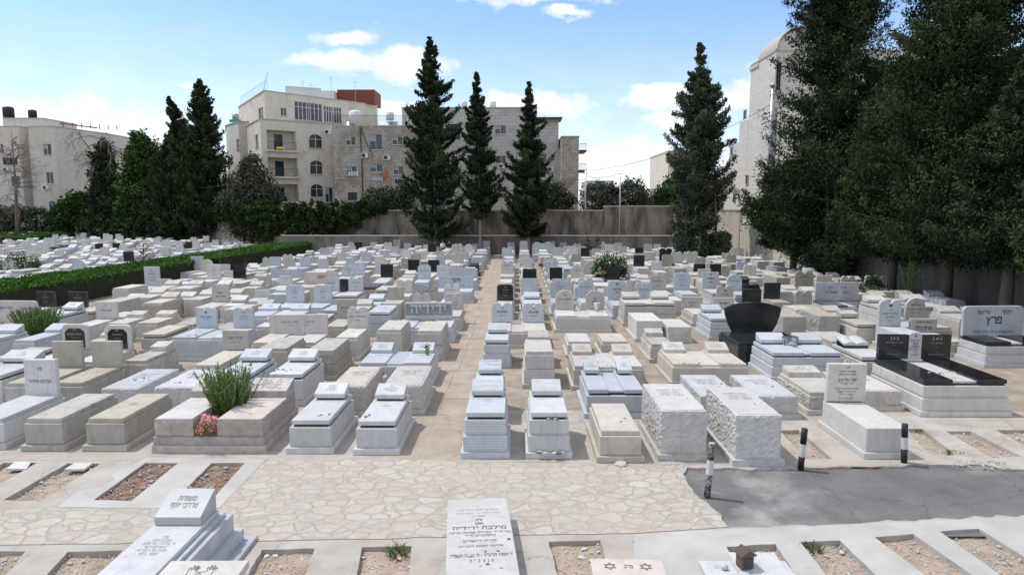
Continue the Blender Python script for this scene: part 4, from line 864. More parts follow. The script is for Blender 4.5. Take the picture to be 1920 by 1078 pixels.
# ---- resolve rough overlaps between neighbouring plots
def fw(d): return (d['x0'] - .1, d['x1'] + .1)
G_ALL.sort(key=lambda d: d['y0'])
for _ in range(3):
    for i, a in enumerate(G_ALL):
        for b in G_ALL[i + 1:]:
            ox = min(fw(a)[1], fw(b)[1]) - max(fw(a)[0], fw(b)[0])
            if ox <= .02: continue
            oy = a['y0'] + a['L'] + .16 - (b['y0'] - .14)
            if oy <= 0: continue
            if ox < .30 and oy > .5:
                s = ox / 2 + .02
                if a['x0'] < b['x0']: a['x1'] -= s; b['x0'] += s
                else: a['x0'] += s; b['x1'] -= s
            elif a['L'] - oy >= 1.25: a['L'] -= oy
            else:
                r_ = a['L'] - 1.25 if a['L'] > 1.25 else 0; a['L'] -= r_; b['y0'] += oy - r_
    G_ALL.sort(key=lambda d: d['y0'])
# ---- fill the remaining plots on the cemetery's own grid
FR = random.Random(11)
def wall_y(x): return 71.5 if x > -20.7 else 71.5 + (-20.7 - x) * .85
def fillone(x, y, wd):
    t_ = FR.random() if y > 29 else FR.choice((FR.uniform(0, .41), FR.uniform(.75, 1))); mat = FR.choices('lwmybg', (30, 26, 14, 14, 10, 6))[0]; h = FR.choice((.5, .55, .6, .65, .7, .8, .9)); o = ''; hs = None; n = 1; smat = None
    if t_ < .42: o = FR.choice(('p', 'bP', 'p', 'P', 'Rp', '2p')); h += .06
    elif t_ < .54: hs = ('tab', .76, FR.uniform(.62, .8))
    elif t_ < .62: hs = (FR.choice(('arch', 'round')), .76, FR.uniform(.62, .85))
    elif t_ < .70: hs = ('rect', .74, FR.uniform(.4, .7))
    elif t_ < .725: hs = ('rect', .74, .75, 'k', 'blank')
    elif t_ < .74: mat = 'k'; o = 'P'; hs = None
    elif t_ < .92: o = FR.choice(('b', '', '2', 'b2')); h += .1
    else: o = 'RN'; mat = FR.choice('lyw')
    x0, x1 = x - wd / 2, x + wd / 2
    if FR.random() < .10 and wd < 1 and x + .62 < 20.0 and not -3.6 < x < 1.5:
        n = 2; x1 = x0 + 1.95
        if hs and 'k' not in hs: hs = [hs, hs] if hs[0] in ('tab', 'arch') else ('rect', 1.7, .6)
    return dict(x0=x0, x1=x1, y0=y, L=FR.uniform(1.65, 1.9), h=h, mat=mat, o=o, hs=hs, n=n, txt=None, lab=None, ptxt='-', rz=R(FR.uniform(-.6, .6)), smat=smat, gap=.26, ink='ink', name=None, exp=False)
def clear(d, pool):
    for e in pool:
        if abs(e['y0'] - d['y0']) > 3: continue
        if min(fw(e)[1], fw(d)[1]) - max(fw(e)[0], fw(d)[0]) > .03 and min(e['y0'] + e['L'], d['y0'] + d['L']) + .16 - (max(e['y0'], d['y0']) - .14) > 0: return False
    return True
cols_l = [-3.1 - i * 1.17 for i in range(17)]; cols_r = [-.55, .72] + [2.35 + i * 1.22 for i in range(15)]
FILL = []
y = 20.6
while y < 69.5:
    for side, cols in (('l', cols_l), ('r', cols_r)):
        for x in cols:
            if FR.random() < (.05 if y > 30 else .12): continue
            yy = y + FR.uniform(-.18, .18) + (0 if side == 'l' else -.9); wd = FR.uniform(.74, .84)
            hx = -20.9 if y < 40 else -21.2 + max(0, (y - 40) * .06)
            if x - .6 < hx or x > 20.2: continue
            if side == 'r' and x > 4 and y < 24: continue
            px = 968 + x / (yy + .5) * 1280
            if px < -80 or px > 2010: continue
            if 7.5 < x < 10.4 and 39 < yy < 43.5: continue
            d = fillone(x, yy, wd)
            if x > 2.0 and x < 4.1 and 30 < yy < 46: d['L'] = 1.5
            if clear(d, G_ALL) and clear(d, FILL): FILL.append(d)
            else:
                d = fillone(x, yy + 1.1, wd); d['n'] = 1; d['x1'] = d['x0'] + wd; d['L'] = 1.4
                if clear(d, G_ALL) and clear(d, FILL): FILL.append(d)
    y += 2.55
# beyond the clipped hedge
y = 37
while y < 103:
    x = -28.2 - FR.uniform(0, .5)
    while x > -84:
        px = 968 + x / (y + .8) * 1280
        if px > -60 and y < wall_y(x) - 3.5 and FR.random() < .9:
            d = fillone(x, y + FR.uniform(-.3, .3), .8); d['mat'] = FR.choice('lwwwmb') if d['mat'] != 'k' else 'k'; d['n'] = 1; d['x1'] = d['x0'] + .8
            if isinstance(d['hs'], list): d['hs'] = d['hs'][0]
            if d['hs'] and d['hs'][1] > 1: d['hs'] = ('rect', .74, .6)
            FILL.append(d)
        x -= FR.uniform(1.2, 1.45)
    y += 2.7
def seen(d):                                                # rough picture area
    hh = d['h'] + (d['hs'][2] if isinstance(d['hs'], tuple) else (d['hs'][0][2] if d['hs'] else .1))
    p = 968 + (d['x0'] + d['x1']) / 2 / d['y0'] * 1280
    return (d['x1'] - d['x0']) * hh / (d['y0'] ** 2) * (1 if -20 < p < 1940 else .05)
FILL.sort(key=seen, reverse=True)
NIND = 286 - len(G_ALL)
IND, REST = G_ALL + FILL[:NIND], FILL[NIND:]
MATN = {'l': 'cream', 'w': 'white', 'm': 'white marble', 'b': 'bluish', 'y': 'weathered', 'p': 'pinkish', 'g': 'grey', 'k': 'black'}
ORD = ['first', 'second', 'third', 'fourth', 'fifth', 'sixth', 'seventh', 'eighth', 'ninth', 'tenth', 'eleventh', 'twelfth', 'thirteenth', 'fourteenth', 'fifteenth', 'sixteenth', 'seventeenth', 'eighteenth', 'nineteenth', 'twentieth', 'twenty-first', 'twenty-second', 'twenty-third', 'twenty-fourth', 'twenty-fifth', 'twenty-sixth', 'twenty-seventh', 'twenty-eighth', 'twenty-ninth', 'thirtieth'] 
rows = {}
for d in IND:
    cx = (d['x0'] + d['x1']) / 2; side = 'left' if cx < -1.7 else 'right'
    if cx < -26: side = 'beyond the hedge'
    d['side'] = side; d['row'] = int((d['y0'] - 12.2) / 2.7) + 1; rows.setdefault((side, d['row']), []).append((abs(cx + 1.7), id(d), d))
for kx, v in rows.items():
    v.sort()
    for i, (_, _, d) in enumerate(v): d['k'] = i
for k, d in enumerate(IND):
    r_ = build_grave(d, k)
    if not d['lab']:
        hk = d['hs'] if isinstance(d['hs'], tuple) else (d['hs'][0] if d['hs'] else None)
        if hk: ty = {'tab': 'twin-arched', 'arch': 'arched', 'round': 'round-cornered', 'rect': 'square', 'ogee': 'pointed-top'}.get(hk[0], 'upright') + ' headstone'; ty = ('with black ' if len(hk) > 3 and hk[3] == 'k' else 'with ') + ty
        elif 'p' in d['o'] or 'P' in d['o']: ty = 'with pillow stone'
        elif 'R' in d['o']: ty = 'with rock-faced sides'
        else: ty = 'with flat slab'
        s_ = {'left': 'left of path', 'right': 'right of path', 'beyond the hedge': 'beyond hedge'}[d['side']]
        d['lab'] = f"{MATN[d['mat']]} {'double ' if d['n'] == 2 else ''}grave {ty}, {ORD[d['row'] - 1] if d['row'] <= 30 else str(d['row'])} row, {ORD[d['k']]} {s_}"
    tag(r_, d['lab'], 'grave', 'stone graves of the cemetery'); d['root'] = r_
# everything smaller: one object
bm = bmesh.new(); order = 'lwmybgk'
for d in REST:
    mi = order.index(d['mat']) if d['mat'] in order else 0; x0, x1, y0, L, h = d['x0'], d['x1'], d['y0'], d['L'], d['h']
    box(bm, x0 - .08, x1 + .08, y0 - .1, y0 + L + .08, 0, .13, mi=mi); box(bm, x0 - .03, x1 + .03, y0 - .04, y0 + L + .02, .13, h - .12, mi=mi)
    box(bm, x0 + .03, x1 - .03, y0 + .02, y0 + L - .04, h - .12, h - .09, mi=6 if 'b' in d['o'] else mi); box(bm, x0, x1, y0, y0 + L - .02, h - .09, h, mi=mi)
    if 'p' in d['o'] or 'P' in d['o']:
        n0 = len(bm.faces); wedge(bm, x0 + .05, x1 - .05, y0 + L - .5, y0 + L - .06, h + .02, h + .12, h + .26)
        bm.faces.ensure_lookup_table()
        for f in bm.faces[n0:]: f.material_index = mi
    hk = d['hs'][0] if isinstance(d['hs'], list) else d['hs']
    if hk:
        c = (x0 + x1) / 2; a_ = [bm.verts.new((x + c, y0 + L - .15, z + h)) for x, z in profile(hk[0], hk[1], hk[2])]; b_ = [bm.verts.new(v.co + Vector((0, .12, 0))) for v in a_]
        m2 = 6 if len(hk) > 3 and hk[3] == 'k' else mi; n = len(a_); fs = [bm.faces.new(a_), bm.faces.new(b_[::-1])] + [bm.faces.new((a_[(i + 1) % n], a_[i], b_[i], b_[(i + 1) % n])) for i in range(n)]
        for f in fs: f.material_index = m2
bmesh.ops.triangulate(bm, faces=[f for f in bm.faces if len(f.verts) > 4])
me = bpy.data.meshes.new('distant_graves'); bm.to_mesh(me); bm.free()
tag(link('distant_graves', me, [M[c] for c in order]), 'mass of small distant pale graves and headstones filling the far rows', 'graves', kind='stuff')
print('graves', len(IND), 'rest', len(REST), 'explicit', len(G_ALL))
# ------------------------------------------------------------------ special graves and small things
rng = np.random.default_rng(5)
# large raised letters on the rough grey stone
for ch in YED['root'].children:
    if ch.name.startswith('headstone'):
        a = .93; y0 = YED['L'] - .15
        lt = letters('ידידיה', ch, (0, y0 - .055, YED['h'] + .40), 1.40, .33, M['w'], stretch=True, name='raised_lettering')
        bm = bmesh.new(); bm.from_mesh(lt.data); be = [e for e in bm.edges if len(e.link_faces) == 1]; ex = bmesh.ops.extrude_edge_only(bm, edges=be); bmesh.ops.translate(bm, verts=[v for v in ex['geom'] if isinstance(v, bmesh.types.BMVert)], vec=(0, 0, -.045)); bm.to_mesh(lt.data); bm.free()
        bm = bmesh.new(); roughbox(bm, -.90, .90, y0 - .006, y0 + .04, YED['h'] + .16, YED['h'] + .60, .012, .03, 3); fin('rough_panel', bm, M['h'], ch)
# open-book pillow
bm = bmesh.new(); w = (BOOK['x1'] - BOOK['x0']) / 2; L = BOOK['L']; h = BOOK['h']
for s in (-1, 1):
    pr = [(0, .0), (s * w * .9, .0), (s * w * .9, .05), (s * w * .55, .10), (s * w * .2, .09), (0, .05)]
    if s < 0: pr = pr[::-1]
    a = [bm.verts.new((x, L - .72, h + .09 + z)) for x, z in pr]; b = [bm.verts.new((x, L - .18, h + .20 + z)) for x, z in pr]
    bm.faces.new(a); bm.faces.new(b[::-1])
    for i in range(6): bm.faces.new((a[(i + 1) % 6], a[i], b[i], b[(i + 1) % 6]))
bmesh.ops.recalc_face_normals(bm, faces=bm.faces[:]); bmesh.ops.triangulate(bm, faces=bm.faces[:]); bo = fin('book_stone', bm, M['m'], BOOK['root'])
bm = bmesh.new(); wedge(bm, -w * .85, w * .85, L - .70, L - .2, h, h + .09, h + .20); fin('dark_band', bm, M['k'], BOOK['root'])
# flowered double grave
A, B = at(285, 850), at(498, 850); X0, X1, Y0 = A.x, B.x, A.y; W2 = X1 - X0
fg = empty('double_grave', ((X0 + X1) / 2, Y0, 0), label='pinkish rock-faced double grave with planted gap between its two blocks, front row', cat='grave', group='stone graves of the cemetery')
bm = bmesh.new(); roughbox(bm, -W2 / 2, W2 / 2, 0, 2.25, 0, .17, .03, .06, 5); fin('plinth', bm, M['O'], fg)
bm = bmesh.new(); roughbox(bm, -W2 / 2 + .03, W2 / 2 - .03, .03, 2.22, .172, .34, .03, .06, 6); fin('plinth', bm, M['O'], fg)
lo = W2 / 2 - .06
for s0, s1, k in ((-lo, -lo + .78, 1), (lo - .92, lo, 2)):
    bm = bmesh.new(); roughbox(bm, s0, s1, .06, 2.15, .345, .70, .03, .06, 7 + k); so = fin('block', bm, M['O'], fg)
    bm = bmesh.new(); box(bm, s0 + .012, s1 - .012, .075, 2.13, .66, .712, .004); fin('top_face', bm, M['p'], so)
    bm = bmesh.new(); roughbox(bm, s0 + .01, s1 - .01, 1.62, 2.16, .714, .86, .02, .06, 9 + k, flat_top=False)
    for v in bm.verts:
        if v.co.z > .78: v.co.z += (v.co.y - 1.62) * .32
    po = fin('pillow', bm, M['O'], fg)
    bm = bmesh.new(); wedge(bm, s0 + .02, s1 - .02, 1.63, 2.15, .80, .868, 1.035); fin('top_face', bm, M['p'], po)
    letters('פ״נ      לוי\nאהרן ויוסף\nתנצב״ה', po, ((s0 + s1) / 2, 1.89, .957), .62, .34, M['faint'], (math.atan2(.167, .52), 0, 0))
mid = ((-lo + .78) + (lo - .92)) / 2
bm = bmesh.new(); box(bm, -lo + .785, lo - .925, .10, 2.1, .33, .52); fin('soil_bed', bm, M['redsoil'], fg)
CX = (X0 + X1) / 2 + mid
def stems(name, loc, n, h, spread, mat, leafsz, per, label, cat='plant', group=None, seed=1, tilt=.5, tone=None, parent=None, droop=0.0):
    r = np.random.default_rng(seed); root = empty(name, loc, 0, label=label, cat=cat, group=group); C = []; T = []; bm = bmesh.new()
    for i in range(n):
        a = r.uniform(0, 6.283); rr = spread * math.sqrt(r.random()) * .45; o = np.array([math.cos(a) * rr, math.sin(a) * rr, 0])
        d = np.array([math.cos(a) * tilt * rr / spread * 2.2 + r.normal() * .12, math.sin(a) * tilt * rr / spread * 2.2 + r.normal() * .12, 1]); d /= np.linalg.norm(d)
        L = h * r.uniform(.55, 1.05); tip = o + d * L; tube(bm, [o, o + d * L * .5 + [0, 0, .01], tip], [.008, .006, .003], 3, False)
        f = r.uniform(.12, 1, per); C.append(o + d * (L * f)[:, None] + r.normal(size=(per, 3)) * .014); T.append(np.clip(.3 + .5 * f + .12 * r.normal(size=per), 0, 1))
    leaves('foliage', np.concatenate(C), leafsz, M[mat], root, r, np.concatenate(T), up=1.2, aspect=.22); fin('stems', bm, M['bark'], root); return root
stems('rosemary_bush', (CX + .05, Y0 + 1.2, .45), 120, 1.12, .62, 'rosemary', .08, 80, 'tall green rosemary bush growing between the two blocks of the pinkish grave', 'bush', 'bushes among the graves', 2, .34)
def flowers(name, loc, r3, n, mat, size, label, seed, group=None, green=250):
    r = np.random.default_rng(seed); root = empty(name, loc, 0, label=label, cat='flowers', group=group)
    heads = r.normal(size=(n, 3)); heads /= np.linalg.norm(heads, axis=1)[:, None]; heads *= r.uniform(.6, 1, n)[:, None]; heads = heads * np.array(r3); heads[:, 2] = np.abs(heads[:, 2]) 
    k = np.repeat(np.arange(n), 30); d = r.normal(size=(len(k), 3)); d /= np.linalg.norm(d, axis=1)[:, None]; ton = r.uniform(.1, .95, n)
    leaves('petals', heads[k] + d * size, size * .9, M[mat], root, r, np.clip(ton[k] + .1 * r.normal(size=len(k)), 0, 1), aspect=.8)
    leaves('foliage', r.uniform(-1, 1, (green, 3)) * np.array(r3) * [1, 1, .45] + [0, 0, r3[2] * .25], size * 1.3, M['rosemary'], root, r, r.random(green), aspect=.5); return root
flowers('flower_clump', (CX, Y0 + .22, .44), (.23, .26, .33), 52, 'pinkfl', .042, 'dense clump of pink flowers at the front of the rosemary gap', 3)
# carved marble tomb in the foreground
def gp(x0, x1, y, o, **k): return g(0, 0, 0, k.pop('h'), pos=(x0, x1, y), o=o, **k)
def steptomb():
    bl, br = at(286, 985, .62), at(381, 985, .62); X0, X1, yb = bl.x, br.x, bl.y; rt = empty('marble_tomb', ((X0 + X1) / 2, yb - 1.55, 0), 0, label='stepped grey-white marble tomb with wedge pillow, foreground left of the paving', cat='grave', group='stone graves of the cemetery')
    a = (X1 - X0) / 2; Lb = 2.1
    for nm, e, z0, z1, yy, m_ in (('plinth', .42, 0, .07, .34, 'v'), ('lower_step', .26, .07, .24, .22, 'v'), ('body', .15, .24, .50, .14, 'v'), ('upper_step', .07, .50, .555, .07, 'v'), ('slab', 0, .555, .62, 0, 'm')):
        bm = bmesh.new(); box(bm, -a - (.03 if e else 0), a + e, -.05 - e * .2, Lb - .05 + yy, z0, z1, .006); so = fin(nm, bm, M[m_], rt)
    letters('פ״נ\nאבינו היקר\nר׳ מרדכי בן יעקב\nאיש תם וישר\nאהוב על הבריות\nנפטר ביום', so, (0, 1.0, .624), a * 1.2, .7, M['faint'], (0, 0, 0)); letters('ת נ צ ב ״ ה', so, (0, .12, .624), a * .9, .06, M['faint'], (0, 0, 0))
    bm = bmesh.new(); wedge(bm, -a + .03, a - .03, 1.55, 2.05, .622, .74, .95, .006); po = fin('pillow', bm, M['v'], rt)
    letters('משפחת\nמרדכי יוסף', po, (0, 1.80, .852), a * 1.1, .24, M['faint'], (math.atan2(.21, .5), 0, 0))
steptomb()
# white stone with the priestly blessing hands
c = at(394, 1050, .66); hs_ = empty('carved_slab', (c.x, c.y, 0), R(1.0), label='bright white slab carved with two blessing hands at the bottom edge', cat='grave', group='stone graves of the cemetery')
bm = bmesh.new(); box(bm, -.44, .44, -1.6, -.03, 0, .56, .006); fin('body', bm, M['m'], hs_)
bm = bmesh.new(); box(bm, -.48, .48, -1.7, 0, .562, .66, .008); sl_ = fin('slab', bm, M['w'], hs_)
bm = bmesh.new()
for s in (-1, 1):
    T_ = lambda p: (s * (.015 + p[0]), -.30 + p[1], .664)
    path = [(.0, .0), (.02, .05), (.06, .10), (.10, .085)]
    out = [(.045, -.13), (.035, -.05), (.0, -.02), (-.012, .01), (.0, .03), (.035, .025), (.055, .05), (.03, .13), (.042, .138), (.07, .068), (.058, .165), (.072, .172), (.092, .075), (.10, .168), (.115, .165), (.112, .068), (.14, .13), (.152, .12), (.135, .03), (.13, -.05), (.12, -.13)]
    tube(bm, [T_(p) for p in out], .003, 4)
fin('carved_hands', bm, M['ink'], sl_)
# the long white inscribed slab
c = at(895, 934, .36); w_ = .47; ms = empty('inscribed_slab', (c.x, c.y, 0), R(5.0), label='long white slab fully inscribed in Hebrew, lying in the middle foreground', cat='grave', group='stone graves of the cemetery')
bm = bmesh.new(); box(bm, -w_ + .03, w_ - .03, -2.9, -.02, 0, .27, .006); fin('body', bm, M['w'], ms)
bm = bmesh.new(); box(bm, -w_, w_, -2.95, 0, .272, .36, .008); sl_ = fin('slab', bm, M['w'], ms)
for s, y, w, h, k in (('וארח צדיקים כאור נגה', -.42, .62, .065, 'faint'), ('הולך ואור עד נכון היום', -.53, .66, .065, 'faint'), ('משלי ד׳', -.62, .2, .05, 'faint'), ('פ״נ', -.75, .1, .06, 'ink'), ('אמנו', -.87, .13, .055, 'ink'), ('מילכה ידידיה', -1.0, .78, .12, 'ink'),
                      ('בת הר״ר אברהם שמואל בנימין', -1.15, .88, .075, 'ink'), ('בוקסבוים הי״ד', -1.25, .44, .07, 'ink'), ('יקירת ירושלים', -1.40, .48, .08, 'ink'), ('אהובה למקום ולבריות', -1.55, .62, .075, 'ink'), ('ז׳ תמוז תרס״ז - ה׳ טבת תשס״ו', -1.80, .84, .075, 'ink'), ('ת  נ  צ  ב  ״  ה', -1.94, .32, .07, 'ink')):
    letters(s, sl_, (0.0, y, .363), w, h, M[k], (0, 0, 0), stretch=True)
# slab with two stars
c = at(1174, 1047, .30); ss = empty('star_slab', (c.x, c.y, 0), R(-1.5), label='pinkish slab with two engraved six-pointed stars at the bottom edge', cat='grave', group='stone graves of the cemetery')
bm = bmesh.new(); box(bm, -.42, .42, -1.8, -.03, 0, .2, .006); fin('body', bm, M['p'], ss)
bm = bmesh.new(); box(bm, -.48, .48, -1.9, 0, .202, .30, .01); sl_ = fin('slab', bm, M['p'], ss)
bm = bmesh.new()
for cx in (-.24, .23):
    for f in (0, 180):
        pts = [(cx + .085 * math.sin(R(f + 120 * i)), -.2 + .085 * math.cos(R(f + 120 * i)), .303) for i in range(4)]; tube(bm, pts, .0045, 4)
fin('engraved_stars', bm, M['ink'], sl_); letters('פ״נ', sl_, (0, -.2, .3035), .12, .075, M['ink'], (0, 0, 0))
# white grave with a little metal house for candles
c = at(1392, 1052, .28); cw = empty('white_grave', (c.x, c.y, 0), 0, label='white marble slab with raised plaque at the lower right edge of the paving', cat='grave', group='stone graves of the cemetery')
bm = bmesh.new(); box(bm, -.52, .52, -1.9, 0, 0, .20, .006); fin('body', bm, M['m'], cw)
bm = bmesh.new(); box(bm, -.58, .58, -1.95, 0.02, .202, .28, .008); sl_ = fin('slab', bm, M['m'], cw)
bm = bmesh.new(); wedge(bm, -.16, .46, -.62, .10, .282, .31, .36, .005); fin('plaque', bm, M['m'], cw); letters('פ״נ', sl_, (-.40, -.16, .2835), .07, .10, M['faint'], (0, 0, 0))
c = at(1396, 1062, .34); lh = empty('memorial_lantern', (c.x, c.y, .345), R(14), label='small brown metal memorial candle house with gabled roof on white slab', cat='lantern')
bm = bmesh.new(); box(bm, -.085, .085, -.075, .075, 0, .19, .003); fin('housing', bm, M['brownmetal'], lh)
bm = bmesh.new(); box(bm, -.055, .055, -.082, -.074, .03, .15, .001); fin('door', bm, M['darkmetal'], lh)
bm = bmesh.new(); prism(bm, [(-.112, .178), (.112, .178), (.112, .19), (0, .262), (-.112, .19)], -.10, .10, .002); fin('roof', bm, M['brownmetal'], lh)
c = at(1358, 1066, .29); bm = bmesh.new(); bmesh.ops.create_uvsphere(bm, u_segments=16, v_segments=10, radius=.05); bmesh.ops.scale(bm, vec=(1, .8, .8), verts=bm.verts[:])
tag(fin('round_stone', bm, M['w'], loc=(c.x, c.y, .32), smooth=True), 'smooth egg-shaped pale stone beside the brown candle house', 'stone')
# plot plaques on bare plots
for q, lb in ((((12, 880), (50, 880), (58, 867), (28, 867)), 'white name plaque on the dark plot at the left edge'), (((121, 881), (158, 881), (174, 869), (140, 869)), 'white name plaque on the pale gravel plot')):
    p = Q(*q); bm = bmesh.new(); a = [bm.verts.new((*v, -.02)) for v in p]; b = [bm.verts.new((*v, .02)) for v in p]
    bm.faces.new(b); [bm.faces.new((a[i], a[(i + 1) % 4], b[(i + 1) % 4], b[i])) for i in range(4)]
    bmesh.ops.recalc_face_normals(bm, faces=bm.faces[:]); tag(fin('name_plaque', bm, M['w']), lb, 'plaque', 'plaques on bare plots')
# bollards
def bollard(px, py, h, lean, cols, label, r=.058):
    c = at(px, py); root = empty('bollard', (c.x, c.y, -.02), 0, label=label, cat='bollard', group='striped bollards along the asphalt'); root.rotation_euler = (0, lean, 0)
    z = 0
    for i, (dz, m) in enumerate(cols):
        bm = bmesh.new(); rr = r + (.0015 if i == 1 else 0)
        tube(bm, [(0, 0, z), (0, 0, z + dz * h)], [rr, rr], 20, i != 1); fin('painted_band', bm, M[m], root); z += dz * h
    bm = bmesh.new(); tube(bm, [(0, 0, h), (0, 0, h + .006)], [r * .98, r * .9], 20); fin('cap', bm, M['concrete'] if 'worn' in label else M['darkmetal'], root)
t = newmat('worn_black_paint', .6); t.link(t.ramp(t.noise(t.pos, 26, 5, .7), [(.45, (.03, .03, .032)), (.56, (.30, .29, .28))], 'LINEAR'), t.b.inputs['Base Color']); M['worn'] = t.m
bollard(1326, 928, .96, R(3.2), ((.42, 'worn'), (.27, 'bollwhite'), (.31, 'worn')), 'badly worn black and white bollard standing on the edge of the asphalt')
bollard(1501, 877, .80, R(3.0), ((.32, 'blackpaint'), (.31, 'bollwhite'), (.37, 'blackpaint')), 'striped bollard left of the square white headstone grave')
bollard(1695, 867, .80, R(-2.5), ((.38, 'blackpaint'), (.30, 'bollwhite'), (.32, 'blackpaint')), 'striped bollard right of the square white headstone grave')
# flat rubble stone, weeds
def rock(c, s, m, label, seed, cat='stone', group=None, name='rubble_stone', flat=.4):
    r = random.Random(seed); bm = bmesh.new(); bmesh.ops.create_icosphere(bm, subdivisions=2, radius=1)
    for v in bm.verts: v.co = v.co * (1 + .35 * noise.noise(v.co * 1.7 + Vector((seed, 0, 0)))); v.co.z = max(-.5, min(.55, v.co.z)); v.co = Vector((v.co.x * s, v.co.y * s * .75, v.co.z * s * flat))
    return tag(fin(name, bm, M[m], loc=(c[0], c[1], c[2] + s * flat * .45), rot=(0, 0, r.random() * 6)), label, cat, group)
rock(at(1164, 872), .14, 'l', 'flat pale stone lying at the paving edge before the third grave', 1)
rock(at(1090, 1046, -.08), .06, 'w', 'white stone in the bare plot left of the star slab', 2, group='stones lying in the bare plots'); rock(at(1095, 1030, -.08), .06, 'l', 'cream stone in the bare plot left of the star slab', 5, group='stones lying in the bare plots'); rock(at(1268, 1045, -.08), .09, 'y', 'grey weathered lump in the bare plot right of the star slab', 3, group='stones lying in the bare plots')
rock(at(500, 1043, -.08), .05, 'w', 'left one of two white stones in the plot beside the stepped marble tomb', 8, group='stones lying in the bare plots'); rock(at(516, 1042, -.08), .05, 'w', 'right one of two white stones in the plot beside the stepped marble tomb', 9, group='stones lying in the bare plots')
for i, (px, py, hh, lb) in enumerate(((749, 1040, .16, 'small yellow-green weed tuft in the bare plot left of the inscribed slab'), (1789, 852, .10, 'thin upright weed at the right corner of the bare plot by the bollard'), (1718, 806, .07, 'tiny weed at the top of the bare plot by the bollard'), (1818, 808, .07, 'low weed at the head of a bare plot at right edge'), (1525, 1030, .1, 'small dry weed in the bare plot right of the candle house'))):
    c = at(px, py, -.06); stems('weed', (c.x, c.y, -.07), 26, hh, .3, 'rosemary', .05, 12, lb, 'weed', 'weeds in the bare plots', 20 + i, .8)
# pebbles left on graves
def peb(c, s, seed, m, label, grp): rock(c, s, m, label, seed, 'pebble', grp, 'pebble', .6)
r_ = random.Random(3)
def pebbles(px, py, h, n, w, dx, label, grp, s=(.018, .032), m='y'):
    for i in range(n):
        c = at(px + r_.uniform(-w, w), py + r_.uniform(-dx, dx), h); peb((c.x, c.y, h), r_.uniform(*s), r_.randint(1, 999), r_.choice((m, 's', 'l')), label, grp)
pebbles(1030, 849, .13, 9, 38, 2, 'pale stone on the front step of the second grave right of the path', 'stones on the front step of the tall marble grave', (.04, .07), 'w')
pebbles(1025, 785, .80, 7, 22, .5, 'small pebble on the upper ledge of the second grave right of the path', 'pebbles on the upper ledge of the tall marble grave', (.02, .03), 'w')
pebbles(912, 843, .13, 5, 14, 1.5, 'small pebble on the step of the first striped grave right of the path', 'pebbles on the step of the striped grave', (.025, .035), 'w')
pebbles(690, 780, .68, 4, 12, 2, 'dark pebble on the bright marble slab next to the path', 'pebbles on the bright marble slab', (.03, .04), 's')
pebbles(600, 777, .68, 4, 18, 5, 'small pebble on the marble slab beside the flowered grave', 'pebbles on the marble slab beside the flowered grave', (.02, .03), 's')
pebbles(265, 712, .55, 9, 18, 4, 'dark pebble on the left of the two long white marble graves', 'pebbles on the left long marble grave', (.03, .05), 's')
pebbles(335, 716, .55, 3, 8, 3, 'dark pebble on the right of the two long white marble graves', 'pebbles on the right long marble grave', (.04, .06), 's')
pebbles(534, 694, .8, 6, 20, 2, 'pebble on the white marble slab right of the rosemary', 'pebbles on the slab right of the rosemary', (.025, .04), 's')
pebbles(1765, 700, .97, 14, 26, 2.5, 'white pebble on the left black slab of the black and white double grave', 'pebbles on the left black slab', (.025, .045), 'w')
pebbles(1290, 681, .62, 9, 24, 1, 'pebble along the edge of the lettered double grave', 'pebbles on the lettered double grave', (.02, .035), 'y'); pebbles(1370, 681, .62, 8, 22, 1, 'pebble along the edge of the lettered double grave', 'pebbles on the lettered double grave', (.02, .035), 'y')
pebbles(1282, 748, 1.0, 3, 22, 4, 'brown pebble on the left rock-faced white block', 'pebbles on the left white block', (.022, .03), 'y'); pebbles(1425, 757, 1.0, 3, 20, 4, 'brown pebble on the right rock-faced white block', 'pebbles on the right white block', (.022, .03), 'y')
pebbles(1160, 790, .62, 2, 14, 8, 'pebble on the plain limestone slab of the third grave', 'pebbles on the plain limestone slab', (.025, .03), 'y')
for i, (px, py, m) in enumerate(((880, 1042, 'l'), (910, 1033, 's'), (934, 1032, 's'), (914, 1057, 's'), (939, 1063, 'y'), (900, 1060, 'g'), (954, 1010, 's'))):
    c = at(px, py, .365); peb((c.x, c.y, .36), (.035, .022, .02, .026, .026, .024, .026)[i], 50 + i, m, ('largest pinkish pebble, left on the long inscribed slab' if i == 0 else 'small dark pebble on the long inscribed slab'), 'pebbles on the long inscribed slab')
pebbles(1120, 686, .66, 6, 30, 1.5, 'pebble on the front of the cream double grave behind the blue marble one', 'pebbles on the cream double grave', (.02, .03), 'y')
pebbles(1350, 720, .56, 4, 22, 8, 'pebble on the left white marble grave behind the pair of blocks', 'pebbles on the left rear marble grave', (.022, .035), 's')
pebbles(1462, 722, .56, 4, 22, 8, 'pebble on the right white marble grave behind the pair of blocks', 'pebbles on the right rear marble grave', (.022, .035), 's')
pebbles(200, 760, .67, 4, 26, 10, 'tiny pebble on the weathered slab left of the flowered grave', 'pebbles on the weathered slab', (.018, .028), 's')
pebbles(360, 628, .78, 5, 20, 2, 'pebble on the left slab of the pale blue double grave', 'pebbles on the pale blue double grave', (.025, .04), 's')
pebbles(760, 616, .98, 4, 30, 3, 'pebble on a tall limestone box below the raised letter stone', 'pebbles on the tall limestone boxes', (.025, .04), 's')
